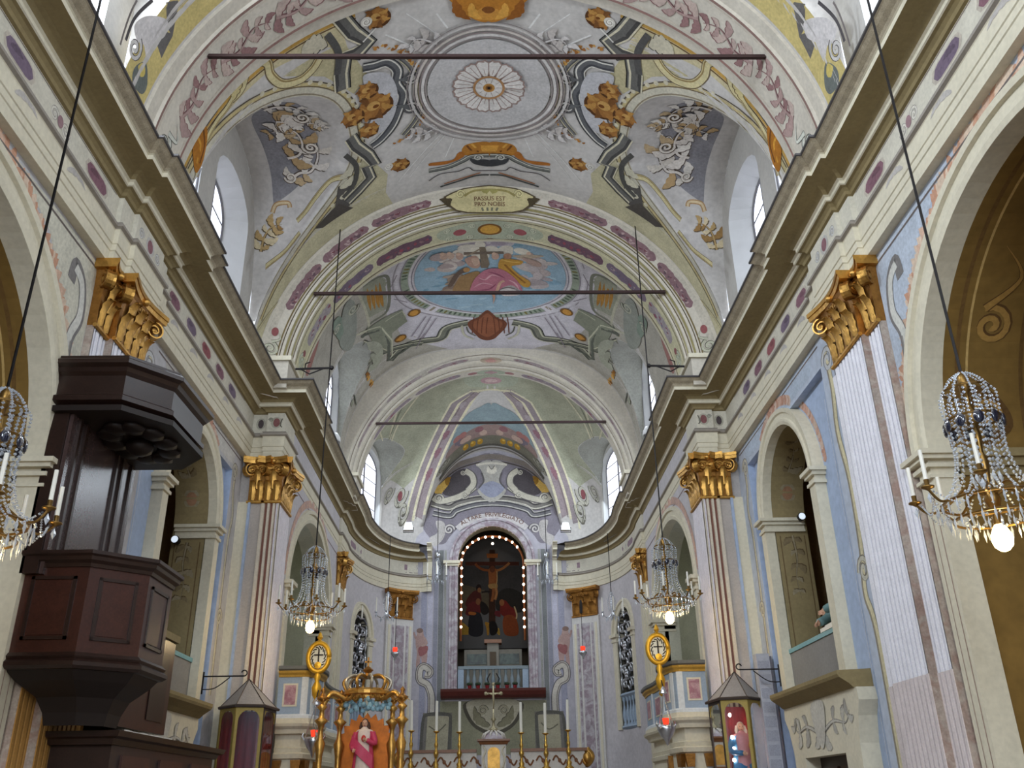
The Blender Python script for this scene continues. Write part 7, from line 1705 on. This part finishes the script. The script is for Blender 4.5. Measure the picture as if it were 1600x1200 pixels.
# tabernacle
tb_ = empty('tabernacle', (0, AY - .05, 2.43)); tag(tb_, 'marble tabernacle with gilt door in the middle of the altar', 'tabernacle')
mb = MB(); mb.box(-.34, .34, -.28, .2, 0, .68); mb.build('body', ALTW, tb_)
mb = MB(); mb.sweep([(-.1, .66), (.02, .66), (.05, .72), (.10, .75), (.10, .80), (-.3, .82)], [(-.36, .2), (-.36, -.3), (.36, -.3), (.36, .2)], side=-1); mb.build('cornice', ALTB, tb_)
mb = MB(); mb.prism([(-.17, .05), (.17, .05), (.17, .45)] + [(.17 * cos(t), .45 + .14 * sin(t)) for t in [PI * i / 8 for i in range(1, 8)]] + [(-.17, .45)], lambda x, z: (x, -.28, z), lambda x, z: (x, -.30, z)); mb.build('door', GOLD, tb_)
for s in (-1, 1):
    mb = MB(); mb.tube(catmull([(s * .24, -.29, .05), (s * .3, -.3, .3), (s * .23, -.3, .5), (s * .3, -.3, .62)], 4), .03, 5); mb.build('volute', CREAM, tb_, smooth=True)
mb = MB(); mb.lathe([(.34, .80), (.30, .88), (.2, .95), (.14, 1.0), (0, 1.02)], n=14); mb.build('dome', MAUVE, tb_, smooth=True)
for i in range(6): a = PI + PI * i / 5; mb = MB(); mb.tube([(.34 * cos(a), .28 * sin(a), .82), (.28 * cos(a), .24 * sin(a), .95), (.1 * cos(a), .1 * sin(a), 1.04)], .03, 5); mb.build('rib', ALTW, tb_, smooth=True)
# crucifix
cr_ = empty('altar_crucifix', (0, AY - .05, 3.45)); tag(cr_, 'slender pale bronze altar crucifix standing on the tabernacle', 'crucifix')
mb = MB(); mb.lathe([(.0, .0), (.14, .0), (.13, .06), (.05, .12), (.03, .26), (.08, .32), (.03, .38), (.02, .5), (0, .5)], n=10); mb.build('foot', mat('bronze_pale', (160, 150, 120), .4, .6), cr_, smooth=True)
mb = MB(); mb.box(-.02, .02, -.015, .015, .45, 1.25); mb.box(-.2, .2, -.015, .015, 1.0, 1.04); mb.build('cross', mat('bronze_pale', (160, 150, 120), .4, .6), cr_)
for c in ((-.22, 1.02), (.22, 1.02), (0, 1.28)): mb = MB(); mb.sphere((c[0], 0, c[1]), (.055, .025, .055), 7, 5); mb.build('trefoil_end', mat('bronze_pale', (160, 150, 120), .4, .6), cr_, smooth=True)
mb = MB(); mb.tube([(0, -.03, 1.1), (0, -.04, .9), (.01, -.035, .75), (0, -.03, .6)], [.025, .035, .025, .015], 6); mb.tube([(-.17, -.03, 1.04), (-.06, -.035, .99), (.06, -.035, .99), (.17, -.03, 1.04)], .013, 5); mb.build('corpus', mat('bronze_pale', (160, 150, 120), .4, .6), cr_, smooth=True)
# six candlesticks with candles
def make_stick():
    r = empty('candlestick')
    mb = MB(); mb.lathe([(0, 0), (.13, 0), (.13, .04), (.06, .10), (.08, .18), (.04, .24), (.03, .34)], n=3 * 4); mb.build('base', BRASS, r, smooth=True)
    mb = MB(); mb.lathe([(.03, .34), (.055, .42), (.075, .48), (.05, .55), (.028, .6), (.05, .68), (.055, .74), (.03, .80), (.04, .88), (.025, .96), (.03, 1.04)], n=10); mb.build('stem', BRASS, r, smooth=True)
    mb = MB(); mb.lathe([(.03, 1.04), (.09, 1.08), (.095, 1.10), (.03, 1.10), (0, 1.10)], n=10); mb.build('drip_pan', BRASS, r, smooth=True); return r
def make_candle():
    r = empty('candle'); mb = MB(); mb.lathe([(0, 0), (.042, 0), (.038, .80), (0, .81)], n=10); mb.build('wax_shaft', WAX, r); mb = MB(); mb.tube([(0, 0, .80), (.003, 0, .84)], .005, 4); mb.build('wick', IRON, r); return r
sk0 = make_stick(); cn0 = make_candle()
ords = ['leftmost', 'second from the left', 'third from the left', 'third from the right', 'second from the right', 'rightmost']
for i, (px, pt, zb) in enumerate(((643, 1092, 2.43), (682, 1093, 2.43), (718, 1094, 2.43), (814, 1095, 2.43), (852, 1096, 2.43), (887, 1091, 2.43))):
    p = aty(px, 1135, AY - .38); top = aty(px, pt, AY - .38)[2]; k = (top - .84 - zb) / 1.10
    o = sk0 if i == 0 else copy_tree(sk0); o.location = (p[0], AY - .38, zb); o.scale = (1, 1, k); tag(o, 'tall brass altar candlestick, %s of the six on the altar' % ords[i], 'candlestick', 'altar candlesticks')
    c = cn0 if i == 0 else copy_tree(cn0); c.location = (p[0], AY - .38, zb + 1.10 * k); c.rotation_euler = (0, (.02 if i in (0, 5) else 0) * (1 if i else -1), 0); tag(c, 'tall white candle, %s of the six on the altar candlesticks' % ords[i], 'candle', 'altar candles')
# ------------------------------------------------------------------ niche: shelf, balustrade, small altar, painting with bulbs
mb = MB(); prof = [(0, 4.70), (.25, 4.72), (.34, 4.80), (.40, 4.92), (.42, 5.0), (0, 5.0)]
mb.grid([[(x, YE - d, z) for d, z in prof] for x in (-1.72, 1.72)]); 
for x, q in ((-1.72, 1), (1.72, -1)): mb.add([(x + q * 0, YE - d, z) for d, z in prof], [tuple(range(6))])
sh = mb.build('niche_shelf', mat('marble_red_dark', (92, 44, 38), .35, 0, .25, 6)); sh.parent = EW
bl = empty('altar_balustrade', (0, YE + .12, 5.0)); tag(bl, 'low grey balustrade standing in the high altar niche', 'balustrade')
BG = mat('balustrade_grey', (128, 140, 146), .6)
mb = MB(); mb.box(-1.18, 1.18, -.09, .09, .66, .76); mb.build('rail', BG, bl); mb = MB(); mb.box(-1.18, 1.18, -.09, .09, 0, .06); mb.build('plinth', BG, bl)
for x in (-1.08, 1.08): mb = MB(); mb.box(x - .1, x + .1, -.08, .08, .06, .66); mb.build('pier', BLUEW, bl)
for i in range(9):
    x = -.84 + .21 * i; mb = MB(); mb.lathe([(.05, .06), (.05, .12), (.03, .16), (.075, .30), (.06, .38), (.03, .52), (.05, .58), (.05, .66)], (x, 0, 0), 8); mb.build('baluster', BG, bl, smooth=True)
mb = MB(); mb.tube([(-.13, -.1, .15), (-.2, -.1, .35), (-.1, -.1, .52)], .02, 5); mb.tube([(.13, -.1, .15), (.2, -.1, .35), (.1, -.1, .52)], .02, 5); mb.build('wreath', IRON, bl)
for i, x in enumerate((-.78, -.5, -.2, .15, .45, .72)):
    o = empty('flower_pot', (x, YE - .14, 5.0)); tag(o, 'small red flower pot on the niche shelf, %s along the balustrade' % ords[i], 'flower pot', 'red flower pots')
    mb = MB(); mb.lathe([(0, 0), (.05, 0), (.07, .11), (.06, .12), (0, .11)], n=9); mb.build('pot', mat('pot_red', (126, 26, 34), .4), o)
    mb = MB(); [mb.sphere((.05 * cos(a), .05 * sin(a), .17), (.045, .045, .05), 6, 5) for a in (0, 1.6, 3.1, 4.7)]; mb.build('foliage', mat('pot_green', (46, 60, 40), .7), o, smooth=True)
sa = empty('niche_altar', (0, YE + 1.15, 4.4)); tag(sa, 'small dim altar with little tabernacle behind the niche balustrade', 'altar')
mb = MB(); mb.box(-1.15, 1.15, -.25, .4, 0, 1.35); mb.build('block', mat('dim_stone', (130, 126, 116), .7), sa)
mb = MB(); mb.box(-1.0, 1.0, -.05, .4, 1.35, 2.05); mb.build('gradine', MATS['dim_stone'], sa)
mb = MB(); mb.box(-.9, -.22, -.07, -.05, 1.55, 1.9); mb.build('dark_panel', GREENM, sa); mb = MB(); mb.box(.22, .9, -.07, -.05, 1.55, 1.9); mb.build('dark_panel', GREENM, sa)
mb = MB(); mb.box(-.2, .2, -.2, .2, 1.4, 2.3); mb.build('tabernacle_body', MATS['dim_stone'], sa); mb = MB(); mb.box(-.11, .11, -.22, -.2, 1.5, 1.95); mb.build('tabernacle_door', mat('chamber_dim'), sa); mb = MB(); mb.box(-.3, .3, -.28, .2, 2.24, 2.36); mb.build('tabernacle_cornice', ALTB, sa); mb = MB(); mb.box(-.22, .22, -.24, .0, 1.32, 1.42); mb.build('tabernacle_foot', ALTB, sa)
# painting
PY = YE + 1.9
pa = empty('altar_painting', (0, PY, 6.75)); tag(pa, 'dark arched crucifixion painting glowing in the high altar niche', 'painting')
iP = lambda px, py: (lambda p: (p[0], p[2]))(aty(px, py, PY)); ZP = zoomer(700, 820, 6.664); pp = lambda L: [iP(*ZP(*p)) for p in L]
mb = MB(); outl = [(-1.28, 6.6), (1.28, 6.6), (1.28, 9.75)] + [(1.28 * cos(t), 9.75 + 1.15 * sin(t)) for t in [PI * i / 20 for i in range(1, 20)]] + [(-1.28, 9.75)]
CANV = mat('canvas_dark', (36, 31, 26), .5, 0, .25, 2); mb.prism(outl, lambda x, z: (x, PY, z), lambda x, z: (x, PY + .06, z)); lch(pa, mb, 'canvas', CANV)
P = Paint(lambda x, z, off=0.0: (x, PY - off, z))
dk = lambda c: tuple(int(q * .62) for q in c); F = lambda pts, c, sm=True: P.fill(pp(pts), dk(c), sm); S = lambda pts, w, c, **k: P.stroke(pp(pts), w, dk(c), **k)
F([(110, 430), (770, 430), (790, 760), (110, 760)], (74, 70, 68), False); F([(110, 640), (300, 660), (420, 720), (420, 900), (110, 900)], (104, 92, 72)); F([(520, 720), (640, 660), (790, 740), (790, 900), (520, 900)], (46, 42, 38))
F([(430, 260), (490, 260), (495, 1050), (425, 1050)], (70, 40, 24), False); F([(180, 385), (740, 385), (740, 425), (180, 425)], (96, 46, 28), False); F([(400, 300), (520, 300), (515, 345), (408, 345)], (190, 110, 50), False)
F([(420, 470), (450, 455), (515, 470), (510, 560), (500, 640), (430, 640), (425, 560)], (178, 104, 52)); S([(420, 475), (360, 465), (310, 435), (285, 405)], .09, (170, 92, 44)); S([(515, 475), (560, 460), (610, 425), (640, 395)], .09, (196, 130, 74)); P.ellipse(iP(*ZP(462, 462)), .10, .13, dk((120, 66, 36))); F([(425, 620), (510, 615), (505, 670), (430, 660)], (206, 160, 96)); S([(475, 660), (470, 730), (455, 800)], .10, (176, 106, 56)); S([(500, 660), (505, 720), (490, 780)], .09, (206, 142, 84)); S([(508, 480), (512, 560), (505, 620)], .03, (226, 190, 130))
F([(200, 770), (270, 690), (330, 700), (350, 780), (330, 860), (190, 850)], (92, 34, 30)); P.ellipse(iP(*ZP(320, 660)), .10, .14, dk((40, 24, 20))); P.ellipse(iP(*ZP(326, 680)), .07, .09, dk((160, 104, 66))); S([(350, 705), (400, 695), (440, 700)], .06, (40, 30, 30))
F([(185, 900), (220, 820), (300, 800), (340, 850), (330, 930), (250, 950), (190, 940)], (112, 34, 36)); P.ellipse(iP(*ZP(315, 800)), .09, .12, dk((150, 96, 60))); F([(230, 930), (340, 930), (360, 1140), (220, 1140)], (40, 40, 46)); F([(340, 800), (400, 830), (430, 900), (380, 940), (340, 900)], (34, 26, 24)); F([(220, 905), (290, 915), (280, 940), (220, 935)], (206, 120, 50))
F([(540, 880), (560, 800), (600, 790), (650, 850), (700, 880), (720, 960), (640, 970), (560, 940)], (140, 40, 30)); P.ellipse(iP(*ZP(560, 810)), .09, .12, dk((176, 110, 66))); F([(580, 960), (700, 960), (730, 1140), (590, 1140)], (164, 78, 34)); S([(690, 850), (715, 930), (710, 980)], .05, (230, 200, 150)); F([(490, 900), (540, 900), (545, 960), (490, 940)], (120, 40, 44))
F([(115, 1010), (160, 1020), (215, 1070), (212, 1145), (118, 1145)], (206, 164, 60), False); F([(385, 1015), (440, 1030), (430, 1080), (425, 1145), (408, 1145), (400, 1080)], (206, 150, 52)); F([(495, 1100), (530, 1075), (542, 1140), (525, 1145)], (206, 164, 64)); F([(430, 1020), (490, 1010), (520, 1090), (490, 1145), (440, 1140)], (28, 22, 20))
ob = P.build('painted_scene', pa); ob.location = tuple(-q for q in pa.location)
# bulb string on a wooden arch frame
fr_ = empty('lamp_arch', (0, YE + .12, 6.5)); tag(fr_, 'dark arched wooden batten carrying a string of glowing bulbs around the painting', 'string lights')
BY = YE + .12
pts = [(-1.10, 6.6)] + [(-1.10 * cos(t), 9.25 + .98 * sin(t)) for t in [PI * i / 24 for i in range(25)]] + [(1.10, 6.6)]
mb = MB(); mb.tube([(x, BY + .04, z) for x, z in pts], .04, 4); lch(fr_, mb, 'batten', mat('batten_amber', (120, 66, 30), .5))
BN = mat('bulb_niche', (255, 226, 196), .3, 0, 0, 1, emit=14)
bm = MB(); bm.sphere((0, 0, 0), (.04, .04, .045), 8, 6); me0 = bm.build('tmp', BN, smooth=True).data; bpy.data.objects.remove(bpy.data.objects['tmp'])
BL = [(157, 293), (143, 365), (142, 450), (142, 537), (141, 620), (140, 708), (139, 803), (138, 882), (137, 972), (135, 1063), (202, 234), (256, 182), (318, 148), (390, 128), (464, 129), (537, 128), (605, 150), (668, 181), (720, 231), (464, 196), (785, 445), (786, 530), (787, 620), (788, 708), (790, 796), (792, 886), (793, 972), (795, 1063)]
for q in BL:
    p = aty(*ZP(*q), BY); o = mkobj('light_bulb', me0, fr_, (p[0], BY - (YE + .12), p[2] - 6.5))
for i in range(3):
    l = bpy.data.lights.new('bulb_string_light', 'POINT'); l.energy = 4; l.color = (1, .70, .40); l.shadow_soft_size = .3; lo = bpy.data.objects.new('bulb_string_light', l); COL.objects.link(lo); lo.location = ((-.9, 0, .9)[i], BY + .7, (8.0, 9.9, 8.0)[i])
# ------------------------------------------------------------------ niche sills, doors, wall fittings of the nave
for s, nm in ((-1, 'left'), (1, 'right')):
    W = walls[nm]; x0 = WX
    mb = MB(); prof = [(0.14, 3.0), (-.16, 3.02), (-.22, 3.08), (-.34, 3.16), (-.36, 3.2), (-.36, 3.25), (.14, 3.27)]
    mb.grid([[(s * (x0 + d), y, z) for d, z in prof] for y in (13.15, 16.55)])
    for y in (13.15, 16.55): mb.add([(s * (x0 + d), y, z) for d, z in prof], [tuple(range(len(prof)))])
    mb.build('balcony_sill', OCHRE, W)
    mb = MB(); mb.box(*sorted((s * (x0 + .10), s * (x0 + .28))), NICHE['yc'] - NICHE['a'], NICHE['yc'] + NICHE['a'], 3.2, 3.95); mb.build('niche_parapet', mat('parapet_grey', (138, 136, 134), .8), W)
    mb = MB(); mb.box(*sorted((s * (x0 + .08), s * (x0 + .32))), NICHE['yc'] - NICHE['a'], NICHE['yc'] + NICHE['a'], 3.95, 4.02); mb.build('parapet_edge', mat('teal_edge', (120, 168, 176), .5), W)
    # white stone door hood below with scroll ornament
    mb = MB(); pl = catmull([(13.3, 2.30), (13.2, 2.7), (13.05, 3.0), (16.6, 3.0), (16.45, 2.7), (16.3, 2.30)], 4); pl = [(13.35, 0.0), (13.30, 2.3), (13.2, 2.65), (13.08, 2.85), (13.1, 3.02), (16.55, 3.02), (16.58, 2.85), (16.42, 2.65), (16.3, 2.3), (16.25, 0), (15.75, 0), (15.75, 2.2), (13.9, 2.2), (13.9, 0)]
    mb.prism(pl, lambda y, z: (s * (x0 + .13), y, z), lambda y, z: (s * (x0 - .14), y, z)); mb.build('door_surround', CREAM, W)
    P = Paint(lambda y, z, off=0.0, s=s: (s * (x0 - .14 - off), y, z)); acanthus(P, [(14.8, 2.5), (14.2, 2.65), (13.7, 2.6), (13.5, 2.75)], .3, 4, [(190, 186, 176), (172, 168, 160)], (146, 140, 132), rnd); acanthus(P, [(14.8, 2.5), (15.4, 2.65), (15.9, 2.6), (16.1, 2.75)], .3, 4, [(190, 186, 176), (172, 168, 160)], (146, 140, 132), rnd); P.fill([(14.5, 2.95), (15.1, 2.95), (15.0, 2.5), (14.8, 2.3), (14.6, 2.5)], (196, 192, 182), True); P.build('painted_ornament', W)
    mb = MB(); mb.box(*sorted((s * (x0 + .10), s * (x0 + .13))), 13.9, 15.75, 0, 2.2); dr = struct(mb.build('door_%d' % (1 if s < 0 else 2), WOOD), 'dark wooden door below the niche on the %s nave wall' % nm, 'door')
    for y in (14.0, 14.9):
        mb = MB(); mb.box(*sorted((s * (x0 + .06), s * (x0 + .10))), y, y + .75, 1.2, 2.05); mb.build('door_panel', WOODR, dr)
    # iron swing bracket
    p = aty(330 if s < 0 else 1190, 1045 if s < 0 else 1034, 15.9)
    mb = MB(); xw_ = s * (WX - .03); z = p[2]; y = 16.9; mb.tube([(xw_, y, z), (s * (WX - .75), y, z)], .014, 5); mb.tube(catmull([(xw_, y, z - .22), (s * (WX - .25), y, z - .2), (s * (WX - .5), y, z - .02)], 5), .010, 5); mb.tube([(s * (WX - .75) - s * .05 * sin(t), y, z + .05 - .05 * cos(t)) for t in [i * .5 for i in range(10)]], .012, 5); mb.tube([(xw_, y, z - .3), (xw_, y, z + .08)], .015, 5)
    o = mb.build('iron_bracket', IRON); tag(o, 'thin scrolled iron bracket on the %s wall near the shrine case' % nm, 'bracket', 'scrolled iron brackets')
    # small spotlight inside the niche
    p = aty(245 if s < 0 else 1250, 842 if s < 0 else 815, 15.0 if s < 0 else 15.8); sp = empty('niche_spotlight', (s * (WX + .62), 16.38, p[2] + (.35 if s < 0 else .25))); tag(sp, 'small dark spotlight with white lens inside the %s niche' % nm, 'spotlight', 'niche spotlights')
    mb = MB(); mb.lathe([(0, .12), (.06, .10), (.08, -.06), (.07, -.08)], n=10, axis='y'); mb.build('housing', IRON, sp); mb = MB(); mb.lathe([(0, -.075), (.065, -.075)], n=10, axis='y'); mb.build('lens', mat('lens', (220, 232, 246), .1, 0, 0, 1, emit=.8), sp); mb = MB(); mb.tube([(0, .1, 0), (s * .08, .2, .05)], .015, 5); mb.build('stem', IRON, sp)
# column loudspeaker on the right wall
mb = MB(); 
ls = empty('column_loudspeaker', (5.0, 17.25, 1.0)); tag(ls, 'tall grey column loudspeaker on the right wall beside the shrine case', 'loudspeaker')
mb = MB(); mb.box(-.14, .10, -.10, .1, 0, 3.05); mb.build('cabinet', mat('speaker_grey', (176, 176, 184), .6), ls); mb = MB(); mb.box(.10, .14, -.10, .1, 0, 3.0); mb.build('side_trim', mat('speaker_dark', (96, 94, 104), .6), ls)
for i in range(12): mb = MB(); mb.box(-.12, .08, -.106, -.10, .1 + .24 * i, .28 + .24 * i); mb.build('grille_panel', mat('speaker_mesh', (160, 160, 170), .7, 0, .3, 60), ls)
# figure standing inside the right niche
fg = empty('statue', (5.62, 14.55, 3.27)); tag(fg, 'pale statue half hidden inside the right wall niche', 'statue')
robed(fg, 1.75, mat('statue_teal', (110, 140, 140), .6), mat('statue_white', (206, 206, 200), .6), mat('hair_dark', (50, 38, 32), .6), [[(.13, 0, .78), (.2, -.1, .66), (.1, -.2, .60)], [(-.13, 0, .78), (-.2, -.06, .6), (-.1, -.2, .52)]]); fg.rotation_euler = (0, 0, -PI / 2)
mb = MB(); mb.box(-.35, .35, -.3, .3, -.07, 0.0); mb.build('plinth', CREAM, fg)
# papers on the niche parapet
mb = MB(); mb.box(5.27, 5.45, 14.2, 14.75, 4.02, 4.08); mb.box(5.30, 5.42, 14.25, 14.6, 4.08, 4.11); o = mb.build('folded_papers', WAX); tag(o, 'white folded papers on the parapet of the right wall niche', 'papers')
